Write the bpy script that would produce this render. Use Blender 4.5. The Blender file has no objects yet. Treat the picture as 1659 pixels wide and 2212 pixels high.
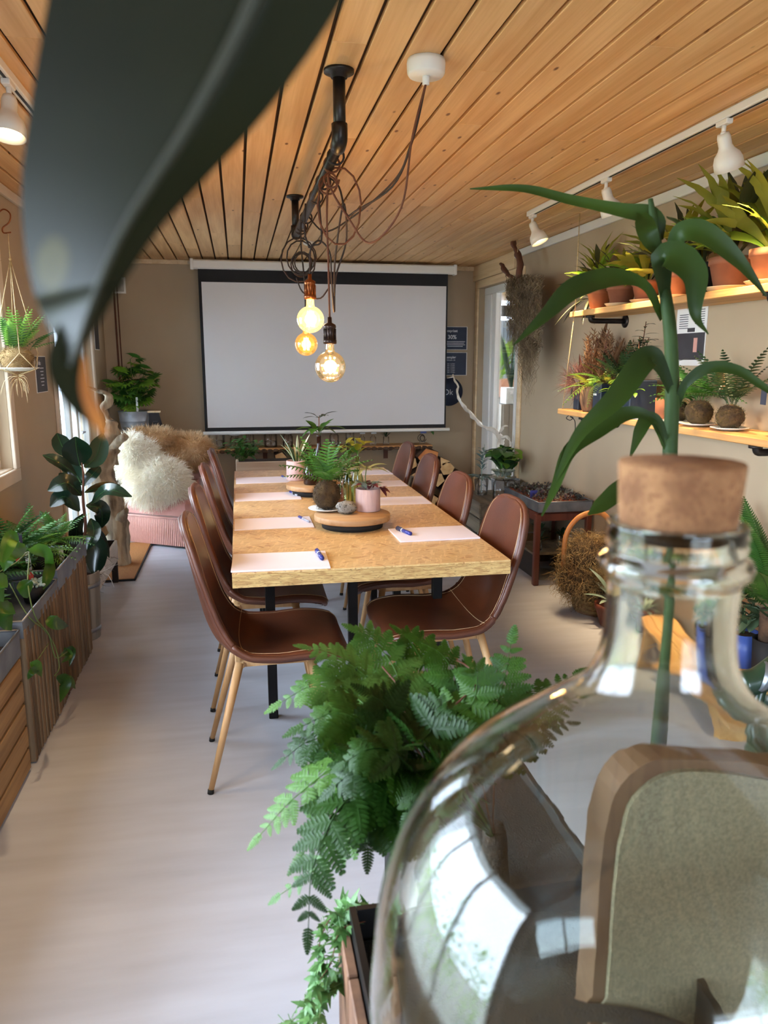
import bpy, math, random
import numpy as np
from math import sin, cos, pi, radians as R
from mathutils import Vector, Matrix, Euler, noise as mnoise

scene = bpy.context.scene
COL = scene.collection
rnd = random.Random(7)
nrs = np.random.RandomState(7)

# ------------------------------------------------------------------ camera
CAM_H = 1.6
FPX, CXP, CYP = 1640.0, 829.5, 1106.0            # focal length and centre for a 1659x2212 frame
PITCH = math.atan(326 / 1640.0)
YAW = math.atan(317 / math.hypot(1640, 326))
cam_data = bpy.data.cameras.new('camera')
cam = bpy.data.objects.new('camera', cam_data)
COL.objects.link(cam)
cam.location = (0, 0, CAM_H)
cam.rotation_euler = (pi / 2 - PITCH, 0, -YAW)
cam_data.sensor_fit = 'HORIZONTAL'
cam_data.sensor_width = 36
cam_data.lens = 36 * FPX / 1659
cam_data.clip_start = 0.03
cam_data.dof.use_dof = True
cam_data.dof.focus_distance = 3.3
cam_data.dof.aperture_fstop = 10.0
scene.camera = cam

_f = Vector((sin(YAW) * cos(PITCH), cos(YAW) * cos(PITCH), -sin(PITCH)))
_r = Vector((cos(YAW), -sin(YAW), 0))
_u = _r.cross(_f)


def ray(x, y):
    return _f + _r * ((x - CXP) / FPX) - _u * ((y - CYP) / FPX)


def P(x, y, d=None, X=None, Y=None, Z=None):
    """room point seen at pixel (x, y) of the photograph, at real depth d or on a real plane of the room"""
    v = ray(x, y)
    o = Vector((0, 0, CAM_H))
    if d is not None:
        return o + v * d
    if Y is not None:
        return o + v * (Y / v.y)
    if X is not None:
        return o + v * (X / v.x)
    return o + v * ((Z - CAM_H) / v.z)


# ------------------------------------------------------------------ world, exposure
world = bpy.data.worlds.new('overcast_sky')
scene.world = world
world.use_nodes = True
wn = world.node_tree.nodes
wbg = wn['Background']
wgrad = wn.new('ShaderNodeTexGradient')
wco = wn.new('ShaderNodeTexCoord')
wsep = wn.new('ShaderNodeSeparateXYZ')
wramp = wn.new('ShaderNodeValToRGB')
wl = world.node_tree.links
wl.new(wco.outputs['Generated'], wsep.inputs[0])
wl.new(wsep.outputs['Z'], wramp.inputs[0])
wramp.color_ramp.elements[0].position = 0.0
wramp.color_ramp.elements[0].color = (0.62, 0.76, 0.95, 1)
wramp.color_ramp.elements[1].position = 0.6
wramp.color_ramp.elements[1].color = (0.74, 0.87, 1.0, 1)
wl.new(wramp.outputs[0], wbg.inputs['Color'])
wbg.inputs['Strength'].default_value = 21.0

vs = scene.view_settings
scene.display_settings.display_device = 'sRGB'
vs.view_transform = 'Standard'
vs.look = 'None'
vs.exposure = 0.48
vs.gamma = 1.0
vs.use_curve_mapping = False
cy = scene.cycles
cy.max_bounces = 10
cy.diffuse_bounces = 4
cy.glossy_bounces = 4
cy.transmission_bounces = 9
cy.transparent_max_bounces = 12
cy.caustics_reflective = False
cy.caustics_refractive = False
cy.sample_clamp_indirect = 6.0
cy.use_adaptive_sampling = True
cy.adaptive_threshold = 0.02
cy.use_denoising = True
try:
    cy.denoiser = 'OPENIMAGEDENOISE'
except Exception:
    pass


def portal(loc, sx, sy, direction):
    """daylight portal filling a real window opening (guides sky sampling, emits nothing itself)"""
    l = bpy.data.lights.new('window_portal', 'AREA')
    l.shape = 'RECTANGLE'
    l.size, l.size_y = sx, sy
    l.cycles.is_portal = True
    o = bpy.data.objects.new('window_portal', l)
    o.location = loc
    o.rotation_euler = Vector(direction).to_track_quat('-Z', 'Z').to_euler()
    COL.objects.link(o)


XL, XR, YB, YF, ZC = -1.27, 2.5, 8.0, -2.6, 2.57   # room shell
WT = 0.16
WINS = {'left': [(3.3, 4.58, 1.0, 2.12), (0.1, 2.3, 0.6, 2.2)]}
portal((XL - .02, 3.94, 1.56), 1.28, 1.12, (1, 0, 0))
portal((XL - .02, 1.2, 1.4), 2.2, 1.6, (1, 0, 0))
portal((XL - .02, 6.45, 1.03), 1.3, 2.06, (1, 0, 0))
portal((XR + .02, 7.2, 1.2), 1.2, 2.3, (-1, 0, 0))
portal((0.7, YF - .02, 1.4), 1.8, 1.6, (0, 1, 0))


def spot(loc, target, power, size=R(64), color=(1, .72, .40), radius=.03, blend=1.0):
    l = bpy.data.lights.new('spot_beam', 'SPOT')
    l.energy = power
    l.color = color
    l.spot_size = size
    l.spot_blend = blend
    l.shadow_soft_size = radius
    o = bpy.data.objects.new('spot_beam', l)
    o.location = loc
    o.rotation_euler = (Vector(target) - Vector(loc)).to_track_quat('-Z', 'Y').to_euler()
    COL.objects.link(o)
    return o


def glow(loc, power, color=(1, .62, .28), radius=.03):
    l = bpy.data.lights.new('bulb_light', 'POINT')
    l.energy = power
    l.color = color
    l.shadow_soft_size = radius
    o = bpy.data.objects.new('bulb_light', l)
    o.location = loc
    COL.objects.link(o)


# ------------------------------------------------------------------ materials
MATS = {}


def _new(name):
    m = bpy.data.materials.new(name)
    m.use_nodes = True
    nt = m.node_tree
    b = nt.nodes['Principled BSDF']
    return m, nt, b


def S(c):
    """sRGB 0-255 -> linear"""
    out = []
    for v in c[:3]:
        v /= 255.0
        out.append(v / 12.92 if v <= .04045 else ((v + .055) / 1.055) ** 2.4)
    return (*out, 1)


def mat(name, c1, c2=None, rough=.6, metal=0., scale=8, stretch=(1, 1, 1), detail=3, bump=0., bscale=None,
        spots=None, spot_scale=20, spot_size=.25, jitter=0., trans=0., sheen=0., coat=0., spec=.5, contrast=(.35, .65), emit=None, estr=0., alpha=None, ior=None, bstretch=None):
    """procedural surface: two tones mixed by noise, optional speckles, bump and per-object value jitter"""
    if name in MATS:
        return MATS[name]
    m, nt, b = _new(name)
    N, L = nt.nodes, nt.links
    tc = N.new('ShaderNodeTexCoord')
    oi = N.new('ShaderNodeObjectInfo')
    add = N.new('ShaderNodeVectorMath'); add.operation = 'MULTIPLY_ADD'
    L.new(oi.outputs['Random'], add.inputs[0])
    add.inputs[1].default_value = (37.0, 53.0, 71.0)
    L.new(tc.outputs['Object'], add.inputs[2])
    mp = N.new('ShaderNodeMapping'); mp.inputs['Scale'].default_value = stretch
    L.new(add.outputs[0], mp.inputs[0])
    nz = N.new('ShaderNodeTexNoise'); nz.inputs['Scale'].default_value = scale; nz.inputs['Detail'].default_value = detail
    L.new(mp.outputs[0], nz.inputs['Vector'])
    rp = N.new('ShaderNodeValToRGB')
    rp.color_ramp.elements[0].position = contrast[0]; rp.color_ramp.elements[1].position = contrast[1]
    rp.color_ramp.elements[0].color = S(c1); rp.color_ramp.elements[1].color = S(c2 or c1)
    L.new(nz.outputs['Fac'], rp.inputs[0])
    col = rp.outputs[0]
    if spots:
        vz = N.new('ShaderNodeTexVoronoi'); vz.inputs['Scale'].default_value = spot_scale
        L.new(mp.outputs[0], vz.inputs['Vector'])
        r2 = N.new('ShaderNodeValToRGB')
        r2.color_ramp.elements[0].position = spot_size * .6; r2.color_ramp.elements[0].color = (1, 1, 1, 1)
        r2.color_ramp.elements[1].position = spot_size; r2.color_ramp.elements[1].color = (0, 0, 0, 1)
        L.new(vz.outputs['Distance'], r2.inputs[0])
        mx = N.new('ShaderNodeMix'); mx.data_type = 'RGBA'
        L.new(r2.outputs[0], mx.inputs[0]); L.new(col, mx.inputs[6]); mx.inputs[7].default_value = S(spots)
        col = mx.outputs[2]
    if jitter:
        hs = N.new('ShaderNodeHueSaturation')
        mr = N.new('ShaderNodeMapRange'); mr.inputs['To Min'].default_value = 1 - jitter; mr.inputs['To Max'].default_value = 1 + jitter
        L.new(oi.outputs['Random'], mr.inputs[0]); L.new(mr.outputs[0], hs.inputs['Value']); L.new(col, hs.inputs['Color'])
        col = hs.outputs[0]
    L.new(col, b.inputs['Base Color'])
    b.inputs['Roughness'].default_value = rough
    b.inputs['Metallic'].default_value = metal
    b.inputs['Specular IOR Level'].default_value = spec
    if sheen: b.inputs['Sheen Weight'].default_value = sheen
    if coat:
        b.inputs['Coat Weight'].default_value = coat; b.inputs['Coat Roughness'].default_value = .15
    if emit:
        b.inputs['Emission Color'].default_value = (*emit[:3], 1); b.inputs['Emission Strength'].default_value = estr
    if bump:
        nb = N.new('ShaderNodeTexNoise'); nb.inputs['Scale'].default_value = bscale or scale * 3; nb.inputs['Detail'].default_value = 4
        if bstretch:
            m2 = N.new('ShaderNodeMapping'); m2.inputs['Scale'].default_value = bstretch
            L.new(add.outputs[0], m2.inputs[0]); L.new(m2.outputs[0], nb.inputs['Vector'])
        else:
            L.new(mp.outputs[0], nb.inputs['Vector'])
        bp = N.new('ShaderNodeBump'); bp.inputs['Strength'].default_value = bump; bp.inputs['Distance'].default_value = .01
        L.new(nb.outputs['Fac'], bp.inputs['Height']); L.new(bp.outputs[0], b.inputs['Normal'])
    if trans:
        tr = N.new('ShaderNodeBsdfTranslucent')
        ms = N.new('ShaderNodeMixShader'); ms.inputs[0].default_value = trans
        hs2 = N.new('ShaderNodeHueSaturation'); hs2.inputs['Value'].default_value = 1.5; hs2.inputs['Hue'].default_value = .49
        L.new(col, hs2.inputs['Color']); L.new(hs2.outputs[0], tr.inputs['Color'])
        out = N['Material Output']
        L.new(b.outputs[0], ms.inputs[1]); L.new(tr.outputs[0], ms.inputs[2]); L.new(ms.outputs[0], out.inputs['Surface'])
    MATS[name] = m
    return m


def wood(name, c1, c2, knots=None, rough=.55, axis=1, freq=1.0, jitter=.08, bump=.15, knotscale=2.2, coat=0.):
    """grain running along one local axis, with growth-ring bands and dark knots"""
    if name in MATS:
        return MATS[name]
    m, nt, b = _new(name)
    N, L = nt.nodes, nt.links
    tc = N.new('ShaderNodeTexCoord'); oi = N.new('ShaderNodeObjectInfo')
    add = N.new('ShaderNodeVectorMath'); add.operation = 'MULTIPLY_ADD'
    L.new(oi.outputs['Random'], add.inputs[0]); add.inputs[1].default_value = (37.0, 53.0, 71.0)
    L.new(tc.outputs['Object'], add.inputs[2])
    sc = [14 * freq] * 3; sc[axis] = .9 * freq
    mp = N.new('ShaderNodeMapping'); mp.inputs['Scale'].default_value = sc
    L.new(add.outputs[0], mp.inputs[0])
    n1 = N.new('ShaderNodeTexNoise'); n1.inputs['Scale'].default_value = 1.0; n1.inputs['Detail'].default_value = 5; n1.inputs['Distortion'].default_value = .6
    L.new(mp.outputs[0], n1.inputs['Vector'])
    sc2 = [90 * freq] * 3; sc2[axis] = 2.5 * freq
    mp2 = N.new('ShaderNodeMapping'); mp2.inputs['Scale'].default_value = sc2
    L.new(add.outputs[0], mp2.inputs[0])
    n2 = N.new('ShaderNodeTexNoise'); n2.inputs['Scale'].default_value = 1.0; n2.inputs['Detail'].default_value = 3
    L.new(mp2.outputs[0], n2.inputs['Vector'])
    mxn = N.new('ShaderNodeMath'); mxn.operation = 'MULTIPLY_ADD'; mxn.inputs[1].default_value = .35
    L.new(n2.outputs['Fac'], mxn.inputs[0]); L.new(n1.outputs['Fac'], mxn.inputs[2])
    rp = N.new('ShaderNodeValToRGB')
    rp.color_ramp.elements[0].position = .48; rp.color_ramp.elements[1].position = .86
    rp.color_ramp.elements[0].color = S(c1); rp.color_ramp.elements[1].color = S(c2)
    L.new(mxn.outputs[0], rp.inputs[0])
    col = rp.outputs[0]
    if knots:
        sk = [5.5 * knotscale / 2.2] * 3; sk[axis] = knotscale
        mk = N.new('ShaderNodeMapping'); mk.inputs['Scale'].default_value = sk
        L.new(add.outputs[0], mk.inputs[0])
        vz = N.new('ShaderNodeTexVoronoi'); vz.inputs['Scale'].default_value = 1.0
        L.new(mk.outputs[0], vz.inputs['Vector'])
        r2 = N.new('ShaderNodeValToRGB')
        r2.color_ramp.elements[0].position = .05; r2.color_ramp.elements[0].color = (1, 1, 1, 1)
        r2.color_ramp.elements[1].position = .10; r2.color_ramp.elements[1].color = (0, 0, 0, 1)
        L.new(vz.outputs['Distance'], r2.inputs[0])
        mx = N.new('ShaderNodeMix'); mx.data_type = 'RGBA'
        L.new(r2.outputs[0], mx.inputs[0]); L.new(col, mx.inputs[6]); mx.inputs[7].default_value = S(knots)
        col = mx.outputs[2]
    hs = N.new('ShaderNodeHueSaturation')
    mr = N.new('ShaderNodeMapRange'); mr.inputs['To Min'].default_value = 1 - jitter; mr.inputs['To Max'].default_value = 1 + jitter
    L.new(oi.outputs['Random'], mr.inputs[0]); L.new(mr.outputs[0], hs.inputs['Value']); L.new(col, hs.inputs['Color'])
    L.new(hs.outputs[0], b.inputs['Base Color'])
    b.inputs['Roughness'].default_value = rough
    if coat:
        b.inputs['Coat Weight'].default_value = coat; b.inputs['Coat Roughness'].default_value = .2
    if bump:
        bp = N.new('ShaderNodeBump'); bp.inputs['Strength'].default_value = bump; bp.inputs['Distance'].default_value = .004
        L.new(n2.outputs['Fac'], bp.inputs['Height']); L.new(bp.outputs[0], b.inputs['Normal'])
    MATS[name] = m
    return m


def glass_thin(name, tint=(1, 1, 1), rough=.03, refl=.10, dens=.0):
    """thin-walled glass: clear straight-through pane with Fresnel reflection and a slightly denser rim"""
    if name in MATS:
        return MATS[name]
    m, nt, b = _new(name)
    N, L = nt.nodes, nt.links
    N.remove(b)
    t = N.new('ShaderNodeBsdfTransparent')
    g = N.new('ShaderNodeBsdfGlossy'); g.inputs['Roughness'].default_value = rough
    lw = N.new('ShaderNodeLayerWeight'); lw.inputs['Blend'].default_value = .25
    rp = N.new('ShaderNodeValToRGB')
    rp.color_ramp.elements[0].color = (*tint, 1)
    rp.color_ramp.elements[1].color = tuple(v * .62 for v in tint) + (1,)
    rp.color_ramp.elements[0].position = .55 - dens
    L.new(lw.outputs['Facing'], rp.inputs[0]); L.new(rp.outputs[0], t.inputs['Color'])
    mr = N.new('ShaderNodeMapRange'); mr.inputs['To Min'].default_value = .03; mr.inputs['To Max'].default_value = .75
    L.new(lw.outputs['Fresnel'], mr.inputs[0])
    ms = N.new('ShaderNodeMixShader')
    L.new(mr.outputs[0], ms.inputs[0]); L.new(t.outputs[0], ms.inputs[1]); L.new(g.outputs[0], ms.inputs[2])
    L.new(ms.outputs[0], N['Material Output'].inputs['Surface'])
    MATS[name] = m
    return m


def glass_real(name, color=(.96, .99, .97), rough=0.0, ior=1.47):
    if name in MATS:
        return MATS[name]
    m, nt, b = _new(name)
    b.inputs['Base Color'].default_value = (*color, 1)
    b.inputs['Transmission Weight'].default_value = 1
    b.inputs['Roughness'].default_value = rough
    b.inputs['IOR'].default_value = ior
    MATS[name] = m
    return m


def emis(name, color, strength):
    if name in MATS:
        return MATS[name]
    m, nt, b = _new(name)
    b.inputs['Base Color'].default_value = (*color, 1)
    b.inputs['Emission Color'].default_value = (*color, 1)
    b.inputs['Emission Strength'].default_value = strength
    MATS[name] = m
    return m


# ------------------------------------------------------------------ mesh building
def bez(pts, n):
    """Catmull-Rom through points"""
    pts = [Vector(p) for p in pts]
    if len(pts) == 2:
        return [pts[0].lerp(pts[1], i / (n - 1)) for i in range(n)]
    Q = [pts[0] * 2 - pts[1]] + pts + [pts[-1] * 2 - pts[-2]]
    out = []
    m = len(pts) - 1
    for i in range(n):
        t = i / (n - 1) * m
        k = min(int(t), m - 1); f = t - k
        a, b, c, d = Q[k:k + 4]
        out.append(.5 * ((2 * b) + (c - a) * f + (2 * a - 5 * b + 4 * c - d) * f * f + (3 * b - a - 3 * c + d) * f ** 3))
    return out


def lerpl(vals, t):
    m = len(vals) - 1
    x = max(0, min(1, t)) * m
    k = min(int(x), m - 1)
    return vals[k] * (1 - (x - k)) + vals[k + 1] * (x - k)


class MB:
    def __init__(self):
        self.v = []; self.f = []; self.s = []

    def add(self, vs, fs, smooth=False):
        o = len(self.v)
        self.v.extend(tuple(p) for p in vs)
        self.f.extend(tuple(i + o for i in f) for f in fs)
        self.s.extend([smooth] * len(fs))
        return self

    def box(self, c, s, rz=0, rx=0, ry=0, bev=0, M=None):
        h = [x / 2 for x in s]
        rot = M or Euler((rx, ry, rz)).to_matrix()
        c = Vector(c)
        if bev <= 0:
            vs = [(sx * h[0], sy * h[1], sz * h[2]) for sz in (-1, 1) for sy in (-1, 1) for sx in (-1, 1)]
            fs = [(0, 2, 3, 1), (4, 5, 7, 6), (0, 1, 5, 4), (2, 6, 7, 3), (0, 4, 6, 2), (1, 3, 7, 5)]
        else:
            b = min(bev, min(h) * .9)
            vs = []; idx = {}
            for sz in (-1, 1):
                for sy in (-1, 1):
                    for sx in (-1, 1):
                        for ax in range(3):
                            p = [sx * (h[0] - b), sy * (h[1] - b), sz * (h[2] - b)]
                            p[ax] = (sx, sy, sz)[ax] * h[ax]
                            idx[(sx, sy, sz, ax)] = len(vs); vs.append(tuple(p))
            fs = []
            def q(l): fs.append(tuple(l))
            for ax in range(3):
                a1, a2 = [(1, 2), (2, 0), (0, 1)][ax]
                for sg in (-1, 1):
                    cs = []
                    for u, w in ((-1, -1), (1, -1), (1, 1), (-1, 1)):
                        s3 = [0, 0, 0]; s3[ax] = sg; s3[a1] = u; s3[a2] = w
                        cs.append(idx[(*s3, ax)])
                    q(cs if sg > 0 else cs[::-1])
            for ax in range(3):     # edges parallel to ax
                a1, a2 = [(1, 2), (2, 0), (0, 1)][ax]
                for u in (-1, 1):
                    for w in (-1, 1):
                        s3 = [0, 0, 0]; s3[a1] = u; s3[a2] = w
                        lo = list(s3); lo[ax] = -1; hi = list(s3); hi[ax] = 1
                        f = [idx[(*lo, a1)], idx[(*hi, a1)], idx[(*hi, a2)], idx[(*lo, a2)]]
                        q(f if u * w < 0 else f[::-1])
            for sz in (-1, 1):
                for sy in (-1, 1):
                    for sx in (-1, 1):
                        f = [idx[(sx, sy, sz, k)] for k in range(3)]
                        q(f if sx * sy * sz > 0 else f[::-1])
        self.add([c + rot @ Vector(p) for p in vs], fs)
        return self

    def lathe(self, prof, c=(0, 0, 0), n=24, rot=None, smooth=True, close=False, sq=None):
        c = Vector(c); vs = []; fs = []
        for (r, z) in prof:
            for i in range(n):
                a = 2 * pi * i / n
                k = sq(a) if sq else 1
                p = Vector((r * k * cos(a), r * k * sin(a), z))
                if rot: p = rot @ p
                vs.append(c + p)
        m = len(prof)
        for j in range(m - 1):
            for i in range(n):
                fs.append((j * n + i, j * n + (i + 1) % n, (j + 1) * n + (i + 1) % n, (j + 1) * n + i))
        if close:
            for i in range(n):
                fs.append(((m - 1) * n + i, (m - 1) * n + (i + 1) % n, (i + 1) % n, i))
        self.add(vs, fs, smooth)
        return self

    def cyl(self, a, b, r0, r1=None, n=12, cap=True, smooth=True):
        r1 = r0 if r1 is None else r1
        return self.tube([a, b], [r0, r1], n=n, cap=cap, smooth=smooth)

    def tube(self, pts, rad, n=8, cap=True, smooth=True, flat=1.0):
        pts = [Vector(p) for p in pts]
        if not isinstance(rad, (list, tuple)): rad = [rad] * len(pts)
        elif len(rad) != len(pts): rad = [lerpl(rad, i / (len(pts) - 1)) for i in range(len(pts))]
        t0 = (pts[1] - pts[0]).normalized()
        up = Vector((0, 0, 1)) if abs(t0.z) < .9 else Vector((1, 0, 0))
        side = t0.cross(up).normalized(); up = side.cross(t0).normalized()
        vs = []; fs = []
        prev = t0
        for i, p in enumerate(pts):
            t = (pts[min(i + 1, len(pts) - 1)] - pts[max(i - 1, 0)]).normalized()
            if t.length < 1e-6: t = prev
            q = prev.rotation_difference(t); side = q @ side; up = q @ up; prev = t
            for k in range(n):
                a = 2 * pi * k / n
                vs.append(p + (side * cos(a) + up * sin(a) * flat) * rad[i])
        for i in range(len(pts) - 1):
            for k in range(n):
                fs.append((i * n + k, i * n + (k + 1) % n, (i + 1) * n + (k + 1) % n, (i + 1) * n + k))
        if cap:
            fs.append(tuple(range(n))[::-1]); fs.append(tuple(range((len(pts) - 1) * n, len(pts) * n)))
        self.add(vs, fs, smooth)
        return self

    def ball(self, c, r, nu=12, nv=8, amp=0, freq=3, seed=0, smooth=True):
        if not isinstance(r, (list, tuple)): r = (r, r, r)
        c = Vector(c); vs = []; fs = []
        for j in range(nv + 1):
            th = pi * j / nv
            for i in range(nu):
                a = 2 * pi * i / nu
                d = Vector((sin(th) * cos(a), sin(th) * sin(a), cos(th)))
                k = 1 + (amp * mnoise.noise(d * freq + Vector((seed, seed * 2.3, 0))) if amp else 0)
                vs.append(c + Vector((d.x * r[0], d.y * r[1], d.z * r[2])) * k)
        for j in range(nv):
            for i in range(nu):
                fs.append((j * nu + i, (j + 1) * nu + i, (j + 1) * nu + (i + 1) % nu, j * nu + (i + 1) % nu))
        self.add(vs, fs, smooth)
        return self

    def grid(self, fn, nu, nv, smooth=True):
        vs = [fn(i / (nu - 1), j / (nv - 1)) for j in range(nv) for i in range(nu)]
        fs = [(j * nu + i, j * nu + i + 1, (j + 1) * nu + i + 1, (j + 1) * nu + i) for j in range(nv - 1) for i in range(nu - 1)]
        self.add(vs, fs, smooth)
        return self

    def blade(self, pts, widths, up=(0, 0, 1), fold=.15, n=None, nv=4, wave=0, twist=None):
        """leaf: a strip along the midrib, width per point, raised margins (fold)"""
        n = n or max(8, 3 * len(pts))
        c = bez(pts, n); up = Vector(up).normalized()
        vs = []; fs = []
        for i, p in enumerate(c):
            t = i / (n - 1)
            tg = (c[min(i + 1, n - 1)] - c[max(i - 1, 0)]).normalized()
            sd = tg.cross(up)
            sd = sd.normalized() if sd.length > 1e-4 else Vector((1, 0, 0))
            nm = sd.cross(tg)
            if twist:
                q = Matrix.Rotation(lerpl(twist, t), 3, tg); sd = q @ sd; nm = q @ nm
            w = lerpl(widths, t) / 2
            for j in range(nv + 1):
                u = j / nv * 2 - 1
                wv = wave * w * sin(t * 23 + (u > 0) * 1.3) * abs(u)
                vs.append(p + sd * (u * w) + nm * (abs(u) ** 1.5 * w * fold + wv))
        k = nv + 1
        for i in range(n - 1):
            for j in range(nv):
                fs.append((i * k + j, i * k + j + 1, (i + 1) * k + j + 1, (i + 1) * k + j))
        self.add(vs, fs, True)
        return self

    def prism(self, poly, z0, z1, M=None, smooth=False):
        """polygon (x, y) extruded from z0 to z1"""
        n = len(poly)
        vs = [Vector((x, y, z)) for z in (z0, z1) for x, y in poly]
        if M is not None: vs = [M @ v for v in vs]
        fs = [tuple(range(n))[::-1], tuple(range(n, 2 * n))] + [(i, (i + 1) % n, n + (i + 1) % n, n + i) for i in range(n)]
        self.add(vs, fs, smooth)
        return self


def mesh(mb, name, m=None):
    me = bpy.data.meshes.new(name)
    me.from_pydata(mb.v, [], mb.f)
    me.polygons.foreach_set('use_smooth', mb.s)
    me.update()
    if m: me.materials.append(m)
    return me


def strands(name, pts, width, m, taper=True):
    """ribbons from an array (n, k, 3)"""
    n, k, _ = pts.shape
    d = nrs.normal(size=(n, 3)); d /= np.linalg.norm(d, axis=1)[:, None]
    t = np.zeros((n, k, 1)) + np.linspace(1, .25 if taper else 1, k)[None, :, None]
    off = d[:, None, :] * width / 2 * t
    v = np.stack([pts - off, pts + off], axis=2).reshape(-1, 3)
    base = (np.arange(n) * k * 2)[:, None] + (np.arange(k - 1) * 2)[None, :]
    f = np.stack([base, base + 1, base + 3, base + 2], axis=-1).reshape(-1, 4)
    me = bpy.data.meshes.new(name)
    me.vertices.add(len(v)); me.vertices.foreach_set('co', v.ravel())
    me.loops.add(f.size); me.loops.foreach_set('vertex_index', f.ravel().astype(np.int32))
    me.polygons.add(len(f)); me.polygons.foreach_set('loop_start', (np.arange(len(f)) * 4).astype(np.int32))
    me.polygons.foreach_set('loop_total', np.full(len(f), 4, dtype=np.int32))
    me.update(); me.validate()
    me.materials.append(m)
    return me


# ------------------------------------------------------------------ objects
def thing(name, label, cat, loc=(0, 0, 0), rz=0, group=None):
    o = bpy.data.objects.new(name, None)
    o.empty_display_size = .05
    COL.objects.link(o)
    o.location = loc; o.rotation_euler = (0, 0, rz)
    o['label'] = label; o['category'] = cat
    if group: o['group'] = group
    return o


def tag(o, label, cat, group=None, kind=None):
    o['label'] = label; o['category'] = cat
    if group: o['group'] = group
    if kind: o['kind'] = kind
    return o


def obj(name, data, m=None, parent=None, kind=None, label=None, world=True):
    """link a mesh; world=True means its vertices are in room coordinates"""
    me = data if not isinstance(data, MB) else mesh(data, name, m)
    o = bpy.data.objects.new(name, me)
    COL.objects.link(o)
    if parent:
        o.parent = parent
        if world:
            off = Vector()
            p = parent
            while p is not None:
                off += p.location; p = p.parent
            o.location = -off
    if kind: o['kind'] = kind
    if label: o['label'] = label
    return o


def struct(name, mb, m, parent=None):
    return obj(name, mb, m, parent, kind='structure' if parent is None else None)


def dup(root, loc, rz=None, label=None, group=None, rot=None, sc=None):
    r = root.copy(); COL.objects.link(r); r.location = loc
    if rz is not None: r.rotation_euler = (0, 0, rz)
    if rot is not None: r.rotation_euler = rot
    if sc is not None: r.scale = (sc, sc, sc) if not isinstance(sc, tuple) else sc
    if label: r['label'] = label
    if group: r['group'] = group
    for ch in list(root.children):
        c = ch.copy(); COL.objects.link(c); c.parent = r
        for g in ch.children:
            d = g.copy(); COL.objects.link(d); d.parent = c
    return r


BB = {}


def inst(parent, name, me, M):
    """one more piece sharing mesh data, at matrix M in room coordinates (parent unrotated)"""
    loc = M.to_translation()
    lo, hi = XL + .006, XR - .006
    if loc.x < hi and loc.x > lo:               # keep leaves on the room side of the walls
        bb = BB.get(me.name)
        if bb is None:
            vs_ = [v.co for v in me.vertices]
            mn = Vector([min(v[i] for v in vs_) for i in range(3)]); mx_ = Vector([max(v[i] for v in vs_) for i in range(3)])
            bb = BB[me.name] = [Vector((a, b, c)) for a in (mn.x, mx_.x) for b in (mn.y, mx_.y) for c in (mn.z, mx_.z)]
        for k in range(12):
            xs_ = [(M @ v).x for v in bb]
            if max(xs_) < hi and min(xs_) > lo: break
            M = Matrix.Translation(loc) @ Matrix.Rotation(.55, 4, 'Z') @ Matrix.Translation(-loc) @ M
            if k == 11: M = M @ Matrix.Scale(.45, 4)
    o = bpy.data.objects.new(name, me)
    COL.objects.link(o)
    o.parent = parent
    T = Matrix.Translation(-parent.location) @ M
    o.matrix_local = T
    return o


def text(body, size, loc, rot, m, parent, name='lettering', align='LEFT', ext=.0004, bold=0.0, sx=1):
    cu = bpy.data.curves.new(name, 'FONT')
    cu.body = body; cu.size = size; cu.align_x = align; cu.extrude = ext; cu.offset = bold
    cu.materials.append(m)
    tmp = bpy.data.objects.new('tmp_text', cu)
    me = bpy.data.meshes.new_from_object(tmp)
    bpy.data.objects.remove(tmp); bpy.data.curves.remove(cu)
    o = bpy.data.objects.new(name, me)
    COL.objects.link(o)
    o.rotation_euler = rot
    o.scale = (sx, 1, 1)
    if parent:
        o.parent = parent; o.location = Vector(loc) - parent.location
    else:
        o.location = loc
    return o


def beam(power): return power

# ================================================================== MATERIAL SET
M_wall = mat('wall_paint', (182, 161, 132), (176, 155, 126), rough=.85, scale=1.5, bump=.04, bscale=220)
M_floor = mat('floor_vinyl', (186, 189, 200), (174, 176, 186), rough=.42, scale=2.2, detail=5, stretch=(1, 6, 1), bump=.03, bscale=60, contrast=(.3, .7), spec=.35)
M_pine = wood('pine_board', (234, 190, 134), (208, 156, 100), knots=(120, 70, 36), rough=.5, axis=1, jitter=.08, knotscale=4.2)
M_gap = mat('board_gap', (52, 34, 22), rough=.9)
M_white = mat('white_paint', (232, 229, 222), rough=.45)
M_cream = mat('cream_paint', (222, 206, 184), (214, 196, 172), rough=.5, scale=4)
M_trimwood = wood('pale_trim_wood', (228, 202, 162), (206, 174, 128), rough=.5, axis=1)
M_black = mat('black_metal', (26, 25, 26), (34, 32, 32), rough=.45, metal=.6)
M_blackm = mat('black_matte', (20, 19, 20), rough=.75)
M_pipe = mat('iron_pipe', (44, 40, 38), (58, 52, 48), rough=.38, metal=.75, scale=30)
M_zinc = mat('zinc_sheet', (150, 152, 156), (118, 122, 128), rough=.38, metal=.7, scale=9, detail=4, bump=.05)
M_galv = mat('galvanised', (160, 164, 170), (128, 133, 140), rough=.42, metal=.75, scale=14)
M_soil = mat('potting_soil', (34, 24, 18), (58, 42, 30), rough=.95, scale=70, bump=.8)
M_terra = mat('terracotta', (150, 94, 64), (126, 74, 48), rough=.8, scale=6, spots=(196, 150, 120), spot_scale=5, spot_size=.12, bump=.15)
M_glass = glass_thin('clear_glass')
M_pane = glass_thin('window_glass', refl=.05)
M_paper = mat('paper_pink', (236, 230, 238), (230, 224, 232), rough=.7, scale=3)
M_paperw = mat('paper_white', (228, 226, 222), rough=.7)
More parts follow.
